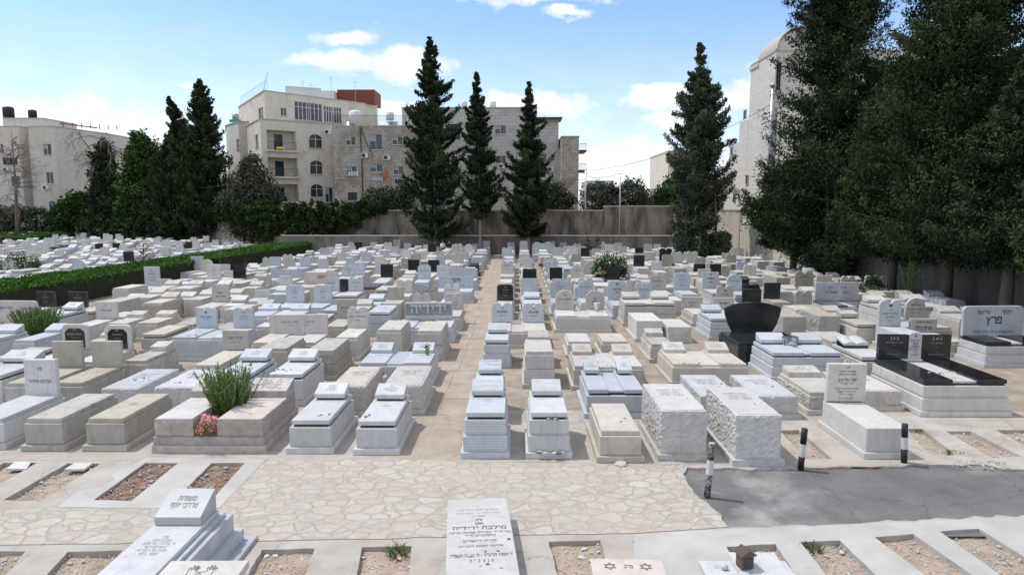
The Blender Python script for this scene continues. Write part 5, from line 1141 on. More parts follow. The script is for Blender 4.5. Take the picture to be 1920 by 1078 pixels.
# lanterns, pots, vases on graves
c = at(1162, 702, .66); lt_ = empty('candle_pot', (c.x, c.y, .62), 0, label='small square black candle pot between two pillows of the blue marble grave', cat='lantern')
bm = bmesh.new(); 
for s in (-1, 1):
    for q in (-1, 1): tube(bm, [(s * .055, q * .055, 0), (s * .085, q * .085, .17)], .008, 4)
box(bm, -.1, .1, -.1, .1, .165, .185); box(bm, -.06, .06, -.06, .06, 0, .015); fin('frame', bm, M['darkmetal'], lt_)
bm = bmesh.new(); tube(bm, [(0, 0, .016), (0, 0, .15)], [.045, .06], 12); fin('glass', bm, M['jar'], lt_)
c = at(1481, 645, .84); lt_ = empty('glass_lantern', (c.x, c.y, .80), 0, label='clear glass box lantern with dark frame between pillows of the blue double grave', cat='lantern')
bm = bmesh.new()
for x in (-.2, .2):
    for y_ in (-.1, .1): tube(bm, [(x, y_, 0), (x, y_, .27)], .011, 4)
for z in (0.008, .268):
    tube(bm, [(-.2, -.1, z), (.2, -.1, z), (.2, .1, z), (-.2, .1, z), (-.2, -.1, z)], .011, 4)
fin('frame', bm, M['darkmetal'], lt_); bm = bmesh.new(); box(bm, -.19, .19, -.09, .09, .01, .26); fin('glass', bm, M['clear'], lt_)
c = at(801, 664, .68); lt_ = empty('flower_pot', (c.x, c.y, .66), 0, label='little green glass pot with wilted flowers on the right pillow by the path', cat='pot'); bm = bmesh.new(); tube(bm, [(0, 0, .0), (0, 0, .10), (0, 0, .18)], [.045, .065, .055], 10); fin('pot', bm, M['jar'], lt_)
leaves('foliage', rng.normal(size=(90, 3)) * [.045, .045, .035] + [0, 0, .24], .05, M['olive'], lt_, rng, rng.random(90))
c = at(1119, 583, .68); bm = bmesh.new(); tube(bm, [(0, 0, 0), (0, 0, .06), (0, 0, .36)], [.09, .07, .13], 12); tag(fin('vase', bm, M['g'], loc=(c.x, c.y, .665)), 'grey stone vase standing before the right cream arched headstone', 'vase')
c = at(1008, 563, .6); bm = bmesh.new(); tube(bm, [(0, 0, 0), (0, 0, .2), (0, 0, .24)], [.09, .09, .05], 12); tag(fin('candle_jar', bm, M['blackpaint'], loc=(c.x, c.y, .60)), 'small black candle jar on the second column grave with black plaque', 'jar')
c = at(713, 706, .0); pb = empty('planter_box', (c.x, c.y + .2, 0), 0, label='low stone planter with dark red plants between two rock-faced cream graves', cat='planter')
bm = bmesh.new(); box(bm, -.24, .24, 0, .6, 0, .45, .006); fin('box', bm, M['l'], pb); leaves('foliage', rng.uniform(-1, 1, (420, 3)) * [.22, .26, .07] + [0, .3, .52], .06, M['redfl'], pb, rng, rng.random(420), up=1)
c = at(701, 742, .0); pb = empty('planter_box', (c.x + .05, c.y + .1, 0), 0, label='small stone planter with dry twigs behind the bright marble pillow', cat='planter'); bm = bmesh.new(); box(bm, -.2, .2, 0, .5, 0, .42, .006); fin('box', bm, M['p'], pb)
leaves('foliage', rng.uniform(-1, 1, (90, 3)) * [.12, .2, .06] + [0, .25, .48], .07, M['redfl'], pb, rng, rng.random(90), up=1)
# bushes among the graves
c = at(58, 648, 0); stems('rosemary_bush', (c.x + .25, c.y, .25), 260, 1.15, .72, 'rosemary', .10, 75, 'large round dark green rosemary bush before the wide cream headstone', 'bush', 'bushes among the graves', 4, .5)
bushy('leafy_shrub', (deep(1146, 500, 42).x, 42, 0), [(0, 0, 1.35, 1.0, .7, .75), (.5, 0, .9, .6, .5, .6), (-.5, .1, 1.0, .6, .5, .6)], 2600, .14, 'bush', rng, 'dark leafy shrub rising over the square black headstone', 'bush', 'bushes among the graves', .05)
bushy('flowering_shrub', (deep(1113, 470, 64).x, 64, 0), [(0, 0, 1.3, .8, .6, .9)], 700, .16, 'olive', rng, 'small yellowish shrub before the far wall, above the leafy one', 'bush', 'bushes among the graves', .04)
bushy('low_shrub', (deep(35, 480, 47).x, 47, 0), [(0, 0, .8, 1.5, .8, .8), (.9, 0, .6, .9, .6, .6)], 2400, .13, 'bush', rng, 'low spreading shrub among graves beyond the hedge at left edge', 'bush', 'bushes among the graves')
flowers('red_flowers', (deep(1026, 480, 51).x, 51, .6), (.7, .3, .3), 26, 'redfl', .08, 'spray of red flowers on a distant grave below the blue twin-topped headstone', 12)
flowers('pink_flowers', (deep(378, 458, 76).x, 76, .6), (.8, .4, .35), 26, 'pinkfl', .1, 'pink flowers on a far grave beyond the hedge near its far end', 13)
sp_ = empty('young_conifer', (deep(270, 490, 44).x, 44, 0), 0, label='sparse young conifer sticking up out of the clipped hedge', cat='tree'); bm = bmesh.new(); tube(bm, [(0, 0, 0), (0, 0, 2.7)], [.05, .01], 5); C = []
for i in range(34):
    z = .5 + 2.1 * i / 34; a = i * 2.4; L = 1.0 * (1 - (z - .4) / 2.6) + .12; d = np.array([math.cos(a), math.sin(a), .45]); tube(bm, [(0, 0, z), tuple(d * L + [0, 0, z])], [.014, .005], 3, False); f = rng.uniform(.2, 1, 30); C.append(d * L * f[:, None] + [0, 0, z] + rng.normal(size=(30, 3)) * .03)
fin('trunk', bm, M['bark'], sp_); leaves('crown', np.concatenate(C), .10, M['olive'], sp_, rng, rng.random(34 * 30), aspect=.25)
# clipped hedges
leafbox('clipped_hedge', [(-23.4, 27), (-26.6, 27), (-24.6, 71), (-21.2, 71)], 62000, .17, 'hedge', rng, 'long clipped green hedge running from the left edge towards the vine', 'hedge', 'clipped hedges', 1.22)
leafbox('clipped_hedge', [(-60, 83), (-82, 83), (-82, 97), (-64, 97)], 9000, .22, 'hedge', rng, 'short clipped hedge far away at the left edge under the bare tree', 'hedge', 'clipped hedges', 1.3)
# ------------------------------------------------------------------ walls
def X(px, d): return deep(px, 400, d).x
def Z(py, d, px=960): return deep(px, py, d).z
def wallseg(name, pts, z1, th, mat, label, cop=.12, z0=-.2, cat='wall'):
    root = empty(name, (pts[0][0], pts[0][1], 0), label=label, cat=cat); b0 = Vector(pts[0]); bm = bmesh.new(); bc = bmesh.new()
    for (a, b, h) in [(pts[i], pts[i + 1], z1[i] if isinstance(z1, list) else z1) for i in range(len(pts) - 1)]:
        A, B = Vector(a), Vector(b); n = (B - A).normalized(); n = Vector((-n.y, n.x))
        for bb, w, q0, q1 in ((bm, th / 2, z0, h), (bc, th / 2 + .06, h + .001, h + cop)):
            if cop == 0 and bb is bc: continue
            L = (B - A).length; k = max(1, int(L / 4)); c = [A - n * w - b0, B - n * w - b0, B + n * w - b0, A + n * w - b0]
            vs = [bb.verts.new((p.x, p.y, z)) for z in (q0, q1) for p in c]
            for q in ((3, 2, 1, 0), (4, 5, 6, 7), (0, 1, 5, 4), (1, 2, 6, 5), (2, 3, 7, 6), (3, 0, 4, 7)): bb.faces.new([vs[i] for i in q])
    fin('wall', bm, M[mat], root)
    if cop: fin('coping', bc, M['coping'], root)
    return root
xa, xb = X(610, 71), X(1280, 71)
wallseg('retaining_wall', [(-24.5, 71.6), (xb, 71.6)], Z(443, 71.6), .5, 'lowwall', 'long low grey retaining wall behind the farthest graves', .10)
bm = bmesh.new(); box(bm, -24.5, xb, 71.85, 74.2, 0, Z(443, 71.6) - .02); tag(fin('terrace', bm, M['terrain']), kind='structure')
zt = Z(390, 74.5)
wallseg('boundary_wall', [(X(1268, 74.5), 74.5), (X(1132, 74.5), 74.5)], Z(388, 74.5), .35, 'wall', 'stained boundary wall, raised part at the right end', .14)
wallseg('boundary_wall', [(X(1131, 74.5), 74.55), (X(612, 74.5), 74.55)], Z(396, 74.5), .33, 'wall', 'long stained brown boundary wall behind the three tall cypresses', .14)
wallseg('boundary_wall', [(X(611, 74.5), 74.6), (X(385, 88), 88), (X(375, 90), 91)], Z(401, 86), .35, 'rwall', 'sunlit pinkish boundary wall left of the vine', .12)
wallseg('boundary_wall', [(X(376, 100), 104), (X(-80, 106), 106)], Z(398, 106), .35, 'lowwall', 'far boundary wall hidden behind the left trees', .1)
wallseg('side_wall', [(X(1272, 72), 74.2), (X(1306, 72), 73.5), (21.6, 66)], 4.6, .4, 'rwall', 'pale plaster wall at the far right corner behind the dusty cypress', .1)
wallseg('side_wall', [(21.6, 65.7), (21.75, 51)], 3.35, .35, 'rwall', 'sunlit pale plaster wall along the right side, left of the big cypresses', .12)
wallseg('side_wall', [(21.76, 50.9), (21.9, 14)], 3.30, .35, 'panelwall', 'concrete panel wall with painted-in tree shade along the right side under the big cypresses', .12)  # stretch under the trees: their shade is put into the wall colour
for i, (px, w) in enumerate(((1166, .35),)):
    bm = bmesh.new(); box(bm, X(px, 74.2) - .18, X(px, 74.2) + .18, 74.1, 74.33, 1.9, Z(396, 74.5)); tag(fin('buttress', bm, M['lowwall']), 'narrow buttress on the boundary wall under the utility pole', 'buttress')
bushy('wall_vine', (X(560, 74), 73.7, 0), [(x, 0 + .25 * (x < -4) * (-x - 4) * .9, z, 1.9, .7, rz) for x, z, rz in ((-7.6, 4.3, .9), (-6, 4.1, 1.3), (-4.2, 3.8, 1.6), (-2.5, 3.5, 1.9), (-.8, 3.4, 2.1), (.8, 3.4, 2.1), (2.4, 3.5, 2.0), (3.8, 3.8, 1.8), (5.2, 4.1, 1.4), (6.6, 4.5, 1.0), (8, 4.8, .6))], 35100, 0.32, 'vine', rng, 'dense green vine hanging over the boundary wall left of centre', 'vine', None, None, shell=.2, lump=1.0)
# ------------------------------------------------------------------ buildings
def onwall(px, py, A, B):
    v = ray(px, py); d = Vector((B[0] - A[0], B[1] - A[1])); n = Vector((-d.y, d.x)); t_ = (n.x * A[0] + n.y * A[1]) / (n.x * v.x + n.y * v.y)
    p = Vector((v.x * t_, v.y * t_)); return (p - Vector(A[:2])).dot(d.normalized()), CAMZ + v.z * t_
def building(name, foot, z1, wm, label, wins={}, group=None, roofm='coping', parapet=.0, cat='apartment building', z0=-.3):
    """foot: ground polygon, counter-clockwise from above; wins: {edge: [(px0,py0,px1,py1,kind)]} openings as seen on that face"""
    root = empty(name, (foot[0][0], foot[0][1], 0), label=label, cat=cat, group=group); o = Vector(foot[0]); bm = bmesh.new(); rs = []
    for i in range(len(foot)):
        A, B = foot[i], foot[(i + 1) % len(foot)]; d = Vector(B) - Vector(A); L = d.length; u = d.normalized(); n = Vector((u.y, -u.x))
        holes = []; info = []
        for wdef in wins.get(i, []):
            s0, za = onwall(wdef[0], wdef[1], A, B); s1, zb = onwall(wdef[2], wdef[3], A, B)
            zb2 = onwall(wdef[0], wdef[3], A, B)[1]; za, zb = max(za, onwall(wdef[2], wdef[1], A, B)[1]), min(zb, zb2)
            s0, s1 = min(s0, s1), max(s0, s1)
            if s0 < .1: s0 = .1
            if s1 > L - .1: s1 = L - .1
            if s1 - s0 < .2 or za - zb < .2: continue
            k = wdef[4] if len(wdef) > 4 else 'w'
            if k == 'arch':
                c, a = (s0 + s1) / 2, (s1 - s0) / 2; zs = za - a * .75; h = [(s0, zb), (s1, zb), (s1, zs)] + [(c + a * math.cos(R(q)), zs + a * .75 * math.sin(R(q))) for q in range(20, 180, 20)] + [(s0, zs)]
            else: h = [(s0, zb), (s1, zb), (s1, za), (s0, za)]
            holes.append(h); info.append((s0, s1, zb, za, k))
        P = lambda s, z, e=0.0: Vector((A[0] + u.x * s + n.x * e - o.x, A[1] + u.y * s + n.y * e - o.y, z))
        V_, F_ = holed([(0, z0), (L, z0), (L, z1), (0, z1)], holes); vs = [bm.verts.new(P(s, z)) for s, z in V_]
        for f in F_:
            try: bm.faces.new([vs[q] for q in f])
            except ValueError: pass
        for h, (s0, s1, zb, za, k) in zip(holes, info):
            dep = .28 if k != 'balcony' else 1.5
            ring = [(bm.verts.new(P(s, z)), bm.verts.new(P(s, z, -dep))) for s, z in h]
            for q in range(len(ring)): bm.faces.new((ring[q][0], ring[(q + 1) % len(ring)][0], ring[(q + 1) % len(ring)][1], ring[q][1]))
            if k == 'balcony':
                bm.faces.new([r_[1] for r_ in ring])
                rb = bmesh.new(); nb = max(4, int((s1 - s0) / .16))
                for q in range(nb + 1): s = s0 + (s1 - s0) * q / nb; tube(rb, [P(s, zb, .06), P(s, zb + 1.0, .06)], .012, 3, False)
                tube(rb, [P(s0, zb + 1.0, .06), P(s1, zb + 1.0, .06)], .03, 4); fin('balcony_railing', rb, M['darkmetal'], root)
                sb = bmesh.new(); c8 = [P(s0 - .15, zb - .18, 0.0), P(s1 + .15, zb - .18, 0.0), P(s1 + .15, zb - .18, .35), P(s0 - .15, zb - .18, .35)]; lo_ = [sb.verts.new(c) for c in c8]; hi_ = [sb.verts.new(c + Vector((0, 0, .2))) for c in c8]
                sb.faces.new(hi_); sb.faces.new(lo_[::-1]); [sb.faces.new((lo_[q], lo_[(q + 1) % 4], hi_[(q + 1) % 4], hi_[q])) for q in range(4)]; bmesh.ops.recalc_face_normals(sb, faces=sb.faces[:]); fin('balcony_slab', sb, M[wm], root)
                db = bmesh.new(); c = (s0 + s1) / 2; db.faces.new([db.verts.new(P(*q, -dep + .03)) for q in ((c - .5, zb), (c + .6, zb), (c + .6, za - .35), (c - .5, za - .35))]); fin('balcony_door', db, M['glass'], root)
                continue
            fm = {'dark': 'darkmetal', 'blue': 'blueframe'}.get(k, 'white'); fr = bmesh.new(); t_ = .055; m_ = (s0 + s1) / 2
            def bar(a0, a1, b0, b1):
                q = [P(a0, b0, -.14), P(a1, b0, -.14), P(a1, b1, -.14), P(a0, b1, -.14)]; a = [fr.verts.new(c) for c in q]; b = [fr.verts.new(c + Vector((n.x, n.y, 0)) * .06) for c in q]
                fr.faces.new(b); fr.faces.new(a[::-1]); [fr.faces.new((a[w], a[(w + 1) % 4], b[(w + 1) % 4], b[w])) for w in range(4)]
            bar(s0, s1, zb, zb + t_); bar(s0, s1, za - t_ - (.0 if k != 'arch' else (s1 - s0) * .33), za - (.0 if k != 'arch' else (s1 - s0) * .33)); bar(s0, s0 + t_, zb + t_, za - t_); bar(s1 - t_, s1, zb + t_, za - t_); bar(m_ - t_ / 2, m_ + t_ / 2, zb + t_, za - t_)
            if k == 'glazing':
                for q in range(1, 7): s = s0 + (s1 - s0) * q / 7; bar(s - .04, s + .04, zb + t_, za - t_)
                zz = zb + (za - zb) * .7; bar(s0, s1, zz, zz + .06)
            wo = fin('window', fr, M[fm], root)
            gb = bmesh.new(); gb.faces.new([gb.verts.new(P(s, z, -.16)) for s, z in h]); bmesh.ops.triangulate(gb, faces=gb.faces[:]); fin('pane', gb, M['darkmetal' if k == 'dark' else 'glass'], wo)
            if k in ('w', 'blue') and (int(s0 * 7) % 2): 
                cb_ = bmesh.new(); zc = za - (za - zb) * .45; cb_.faces.new([cb_.verts.new(P(s, z, -.13)) for s, z in ((s0 + .05, zc), (m_, zc), (m_, za - .05), (s0 + .05, za - .05))]); fin('blind', cb_, M['curtain'], wo)
            sb = bmesh.new(); q = [P(s0 - .08, zb - .08, -.02), P(s1 + .08, zb - .08, -.02), P(s1 + .08, zb - .08, .10), P(s0 - .08, zb - .08, .10)]; a = [sb.verts.new(c) for c in q]; b = [sb.verts.new(c + Vector((0, 0, .075))) for c in q]
            sb.faces.new(b); sb.faces.new(a[::-1]); [sb.faces.new((a[w], a[(w + 1) % 4], b[(w + 1) % 4], b[w])) for w in range(4)]; bmesh.ops.recalc_face_normals(sb, faces=sb.faces[:]); fin('sill', sb, M['coping'], wo)
    bmesh.ops.remove_doubles(bm, verts=bm.verts[:], dist=.0005); fin('wall', bm, M[wm], root)
    rb = bmesh.new(); rb.faces.new([rb.verts.new((x - o.x, y - o.y, z1 - .4)) for x, y in foot]); cen = sum((Vector(p) for p in foot), Vector((0, 0))) / len(foot)
    for i in range(len(foot)):
        A, B = Vector(foot[i]), Vector(foot[(i + 1) % len(foot)]); d = (B - A).normalized(); n = Vector((d.y, -d.x)); q = [A + n * .08, B + n * .08, B - n * .3, A - n * .3]
        a = [rb.verts.new((p.x - o.x, p.y - o.y, z1 + .003)) for p in q]; b = [rb.verts.new((p.x - o.x, p.y - o.y, z1 + .12)) for p in q]
        rb.faces.new(b); rb.faces.new(a[::-1]); [rb.faces.new((a[w], a[(w + 1) % 4], b[(w + 1) % 4], b[w])) for w in range(4)]
    bmesh.ops.recalc_face_normals(rb, faces=rb.faces[:]); bmesh.ops.triangulate(rb, faces=[f for f in rb.faces if len(f.verts) > 4]); fin('roof', rb, M[roofm], root)
    return root
BG = 'stone apartment buildings around the cemetery'
def FP(px, d): return (X(px, d), d)
# 1: far left
d0 = 104; zt1 = Z(238, 104, 113)
b1 = building('apartment_building', [FP(-90, 104), FP(48, 104), (X(50, 104), 105.6), (X(64, 104), 105.6), FP(66, 104), FP(113, 104), FP(208, 114), (X(208, 114), 135), (X(-90, 104), 135)], zt1, 'bpale',
    'pale grey apartment block at the left edge with two black water tanks', {0: [(-25, 270, -8, 290), (31, 270, 47, 290), (5, 296, 33, 309, 'dark'), (-5, 270, 7, 288), (20, 330, 38, 350)], 4: [(80, 270, 97, 291), (86, 323, 101, 345), (91, 377, 106, 404, 'arch')]}, BG)
b1p = building('roof_room', [FP(20, 106), FP(95, 106), (X(95, 106), 114), (X(20, 106), 114)], Z(222, 106), 'bcream', 'low cream rooftop room on the left edge block under two tanks', {}, None, cat='roof room', z0=zt1 - .4)
def tank(px, py0, py1, d, label, m='tank'):
    zb, z2 = Z(py1, d, px), Z(py0, d, px); root = empty('water_tank', (X(px, d), d, zb), label=label, cat='water tank', group='rooftop water tanks'); r = (z2 - zb) * .46
    bm = bmesh.new(); tube(bm, [(0, 0, 0), (0, 0, (z2 - zb) * .86), (0, 0, (z2 - zb) * .95)], [r, r, r * .75], 18); fin('body', bm, M[m], root); bm = bmesh.new(); tube(bm, [(0, 0, (z2 - zb) * .951), (0, 0, z2 - zb)], [r * .3, r * .28], 10); fin('lid', bm, M[m], root)
tank(32, 200, 221, 107, 'black plastic water tank on the left edge block, left and larger one'); tank(76, 206, 222, 107, 'black plastic water tank on the left edge block, right and smaller one')
bm = bmesh.new()
for q in range(9): tube(bm, [(X(97, 108) + q * 1.0, 108 + q * .7, Z(236, 108)), (X(97, 108) + q * 1.0, 108 + q * .7, Z(228, 108) + .1)], .06, 4)
tube(bm, [(X(95, 108), 107.8, Z(227, 108)), (X(190, 114), 114.5, Z(227, 108) - .3)], .12, 4); tag(fin('roof_pergola', bm, M['redpaint']), 'rusty red rooftop pergola frame on the left edge block', 'pergola')
# 2: cream block with its lit left side
c2a, c2b, c2c = FP(495, 84), FP(627, 89.5), FP(470, 91)
z2 = Z(224, 84, 495)
b2 = building('apartment_building', [c2c, c2a, c2b, (c2b[0] + 6, 100), (X(470, 100), 100)], z2, 'bcream', 'cream apartment block with arched windows and balconies, left of centre',
    {0: [(478, 254, 485, 275)], 1: [(500, 247, 556, 281, 'balcony'), (502, 297, 559, 331, 'balcony'), (503, 346, 560, 378, 'balcony'), (579, 253, 605, 278, 'arch'), (581, 302, 606, 327, 'arch'), (582, 346, 607, 370, 'arch'), (610, 352, 626, 379, 'blue')]}, BG)
building('side_wing', [FP(431, 97), FP(455, 92.5), (X(470, 92), 92.6), (X(471, 104), 104), (X(431, 104), 104)], Z(229, 92.5, 455), 'bcream', 'narrow lit side wing at the left of the cream apartment block', {0: [(443, 262, 450, 279)]}, None, cat='building wing')
z2b = Z(171, 88.5, 505)
building('upper_storey', [FP(456, 103), FP(505, 88.5), FP(712, 101), (X(712, 101) - 6, 112), (X(470, 112), 112)], z2b, 'bcream', 'set-back top storey of the cream block with long white sunroom glazing', {0: [(484, 205, 494, 221)], 1: [(526, 203, 538, 217), (552, 196, 605, 224, 'glazing'), (607, 203, 641, 229, 'glazing')]}, None, cat='upper storey', z0=z2 - .5)
building('roof_room', [FP(545, 96), FP(608, 98), (X(608, 104), 104), (X(545, 104), 104)], Z(163, 96, 560), 'white', 'white rooftop room on top of the cream apartment block', {}, None, cat='roof room', z0=z2b - .3, roofm='white')
bm = bmesh.new(); box(bm, X(608, 98), X(633, 98), 98, 101, z2b - .2, Z(170, 98)); tag(fin('white_screen', bm, M['white']), 'plain white rooftop screen left of the red container', 'screen')
bm = bmesh.new(); box(bm, X(640, 100), X(709, 100), 99.5, 104, z2b + .0, Z(169, 100), .05)
for q in range(30): x = X(641, 100) + q * (X(708, 100) - X(641, 100)) / 30; box(bm, x, x + .09, 99.44, 99.5, z2b + .05, Z(169, 100) - .05)
tag(fin('red_container', bm, M['redpaint']), 'brick red rooftop container at the right end of the cream block', 'container')
bm = bmesh.new(); q0 = z2b + .1; fa = (X(457, 103) + .3, 103); fb = (X(505, 88.5) + .1, 89.3)
for q in range(14): tube(bm, [(fa[0] + (fb[0] - fa[0]) * q / 13, fa[1] + (fb[1] - fa[1]) * q / 13, q0), (fa[0] + (fb[0] - fa[0]) * q / 13, fa[1] + (fb[1] - fa[1]) * q / 13, q0 + 1.4)], .03, 3)
tube(bm, [(*fa, q0 + 1.4), (*fb, q0 + 1.4)], .03, 3); tube(bm, [(X(500, 89), 89.6, q0), (X(510, 89), 89.6, q0 + 2.5)], .03, 4); tag(fin('roof_fence', bm, M['steel']), 'thin rooftop fence with antenna on the lit side of the cream block', 'fence')
bm = bmesh.new(); box(bm, X(516, 82.9), X(531, 82.9), 84.0, 84.2, Z(279, 84), Z(275, 84)); tag(fin('yellow_cloth', bm, M['yellow'], loc=(0, .25, 0)), 'bright yellow cloth hung on the upper balcony of the cream block', 'cloth')
tank(450, 213, 226, 96, 'small blue-grey drum on the side wing roof of the cream block', 'steel')
bm = bmesh.new(); box(bm, X(441, 95), X(462, 95), 94.5, 94.6, Z(230, 95), Z(225, 95)); tag(fin('green_netting', bm, M['green']), 'green netting on the roof of the cream side wing', 'netting')
# 3: old rubble block
z3 = Z(237, 86)
b3 = building('apartment_building', [FP(628, 86), FP(764, 86), (X(764, 86), 98), (X(628, 86), 98)], z3, 'brubble', 'old rubble stone apartment block with flat terrace roof, centre left',
    {0: [(648, 256, 667, 273), (692, 252, 717, 281, 'blue'), (735, 256, 755, 272), (649, 312, 669, 329, 'blue'), (693, 308, 718, 323), (737, 312, 757, 328), (652, 361, 670, 376, 'dark')]}, BG)
bm = bmesh.new(); x0, x1 = X(629, 86.5), X(766, 86.5)
for q in range(60): x = x0 + (x1 - x0) * q / 59; tube(bm, [(x, 86.5, z3), (x, 86.5, z3 + 1.35)], .014, 3)
for z in (z3 + .15, z3 + 1.35): tube(bm, [(x0, 86.5, z), (x1, 86.5, z)], .025, 4)
tag(fin('roof_railing', bm, M['darkmetal']), 'black rooftop railing along the old rubble stone block', 'railing')
for px, w, lb in ((660, 20, 'left'), (722, 17, 'right')):
    for j in range(2 if px > 700 else 1):
        bm = bmesh.new(); x = X(px + j * 17, 88); box(bm, -.55, .55, -.03, .03, 0, 1.5); tag(fin('solar_panel', bm, M['steel'], loc=(x, 88, z3 - .2), rot=(R(-42), 0, 0)), f'{lb} rooftop solar water panel{" of the pair, number " + str(j + 1) if px > 700 else ""} on the rubble stone block', 'solar panel', 'rooftop solar panels')
for px, y0_, y1_, lb in ((671, 207, 234, 'tall white boiler cylinder on the rubble block roof, left one'), (735, 210, 226, 'white boiler cylinder on the rubble block roof beside the cypress')): tank(px, y0_, y1_, 89, lb, 'white')
bm = bmesh.new(); tube(bm, [(X(679, 85.9), 85.85, z3 - .1), (X(681, 85.9), 85.85, z3 - 5), (X(680, 85.9), 85.85, .5)], .07, 5); tube(bm, [(X(681, 85.9), 85.85, z3 - .2), (X(690, 85.9), 85.85, z3 - 2), (X(702, 85.9), 85.85, z3 - 3.6)], .05, 4); tag(fin('drain_pipe', bm, M['darkmetal']), 'dark drain pipe and cable down the rubble stone facade', 'pipe')
bm = bmesh.new(); box(bm, X(719, 86), X(727, 86), 85.7, 85.76, Z(334, 86), Z(322, 86)); tag(fin('orange_cloth', bm, M['orange']), 'orange cloth hanging from a window of the rubble stone block', 'cloth')
# 4: grey dressed stone behind the cypresses
b4 = building('apartment_building', [FP(757, 94), FP(976, 94), FP(1006, 94.2), (X(1006, 94), 110), (X(757, 94), 110)], Z(203, 94), 'bgrey', 'large grey dressed stone block behind the three tall cypresses',
    {0: [(836, 233, 863, 262, 'dark'), (928, 235, 949, 252), (930, 292, 949, 307), (934, 351, 949, 360, 'dark'), (846, 293, 858, 318, 'dark'), (880, 292, 898, 306)]}, BG)
building('lower_wing', [FP(1006.5, 93.6), FP(1046, 93.6), (X(1046, 94), 108), (X(1006, 94), 108)], Z(226, 94), 'bgrey', 'lower wing with overhanging roof right of the third cypress', {0: [(1011, 289, 1025, 305, 'blue')]}, None, cat='building wing')
building('stone_tower', [FP(1052, 90), FP(1084, 90), (X(1084, 90), 102), (X(1052, 90), 102)], Z(257, 90), 'brubble', 'rough stone stair tower with balconies at right end of the grey block', {}, None, cat='building wing')
building('small_annex', [FP(1045.5, 92.6), FP(1055, 92.6), (X(1055, 92.6), 100), (X(1045, 92.6), 100)], Z(280, 92), 'bgrey', 'narrow annex between the lower wing and the stone stair tower', {}, None, cat='building wing')
bm = bmesh.new(); box(bm, X(1000, 92.6), X(1053, 92.6), 92.4, 97, Z(223, 93), Z(221, 93)); tag(fin('overhang_roof', bm, M['darkmetal']), 'dark overhanging roof edge on the lower wing', 'roof')
for i, (ya, yb) in enumerate(((270, 285), (308, 322))):
    bm = bmesh.new(); box(bm, X(1084.5, 91), X(1098, 91), 90.5, 95, Z(yb, 91), Z(yb, 91) + .2)
    for q in range(7): x = X(1085, 91) + q * .15; tube(bm, [(x, 90.6, Z(yb, 91)), (x, 90.6, Z(yb, 91) + 1.0)], .02, 3)
    tube(bm, [(X(1085, 91), 90.6, Z(yb, 91) + 1.0), (X(1098, 91), 90.6, Z(yb, 91) + 1)], .03, 3); tag(fin('balcony', bm, M['darkmetal']), ('upper' if i == 0 else 'lower') + ' side balcony on the rough stone stair tower', 'balcony', 'side balconies of the stair tower')
def ac(px, py, d, label):
    z = Z(py, d, px); r0 = empty('air_conditioner', (X(px, d), d, z), label=label, cat='air conditioner', group='wall mounted air conditioners'); bm = bmesh.new(); box(bm, -.42, .42, -.3, 0, -.3, .3, .02); fin('casing', bm, M['white'], r0)
    bm = bmesh.new(); tube(bm, [(-.12, -.302, 0), (-.12, -.315, 0)], [.24, .24], 16); fin('fan_grille', bm, M['darkmetal'], r0)
ac(91, 352, 103.9, 'white air conditioner under a window of the left edge block'); ac(941, 312, 93.9, 'white air conditioner between the second and third tall cypresses'); ac(620, 248, 86.0 + 2.6, 'white air conditioner high on the cream block')
for px_, py_, d_, lb_ in ((687, 292, 85.9, 'white air conditioner between window rows of the rubble stone block'), (728, 296, 85.9, 'right air conditioner below the blue window of the rubble stone block'), (968, 268, 93.9, 'white air conditioner high on the grey block beside the third cypress'), (20, 318, 103.9, 'white air conditioner under a dark awning on the left edge block'), (1032, 318, 93.5, 'white air conditioner on the lower wing of the grey block')): ac(px_, py_, d_, lb_)
for i, (px_, py_, d_, col_) in enumerate(((655, 318, 85.75, 'shirt'), (700, 328, 85.75, 'blueframe'), (742, 333, 85.75, 'coat'))):
    bm = bmesh.new(); z_ = Z(py_ + 4, d_); x_ = X(px_, d_)
    for q in range(4): a_ = [bm.verts.new((x_ + q * .33 + u, d_ + .02 * math.sin(q * 3 + u * 9), z_ - v)) for u, v in ((0, 0), (.26, 0), (.24, .5 + .1 * (q % 2)), (.02, .48))]; bm.faces.new(a_)
    tube(bm, [(x_ - .1, d_ + .01, z_ + .01), (x_ + 1.4, d_ + .01, z_ + .01)], .012, 3)
    tag(fin('laundry_line', bm, M[col_]), ('white', 'pale blue', 'dark')[i] + ' laundry hanging under a window of the rubble stone block', 'laundry', 'laundry on the rubble stone facade')
bm = bmesh.new(); x_ = X(600, 95)
for px_, h_ in ((576, 1.8), (590, 1.2), (628, 2.2), (672, 1.6)): x_ = X(px_, 97); tube(bm, [(x_, 97, z2b), (x_, 97, z2b + h_ + 1.2)], .03, 4); tube(bm, [(x_ - .4, 97, z2b + h_ + .9), (x_ + .4, 97, z2b + h_ + .9)], .02, 3)
tag(fin('roof_antennas', bm, M['steel']), 'thin rooftop antennas on the cream apartment block', 'antennas')
for i, px_ in enumerate((790, 872, 925)):
    tank(px_, 190, 203, 97, ('left', 'middle', 'right')[i] + ' white boiler on the flat roof of the grey dressed stone block', 'white')
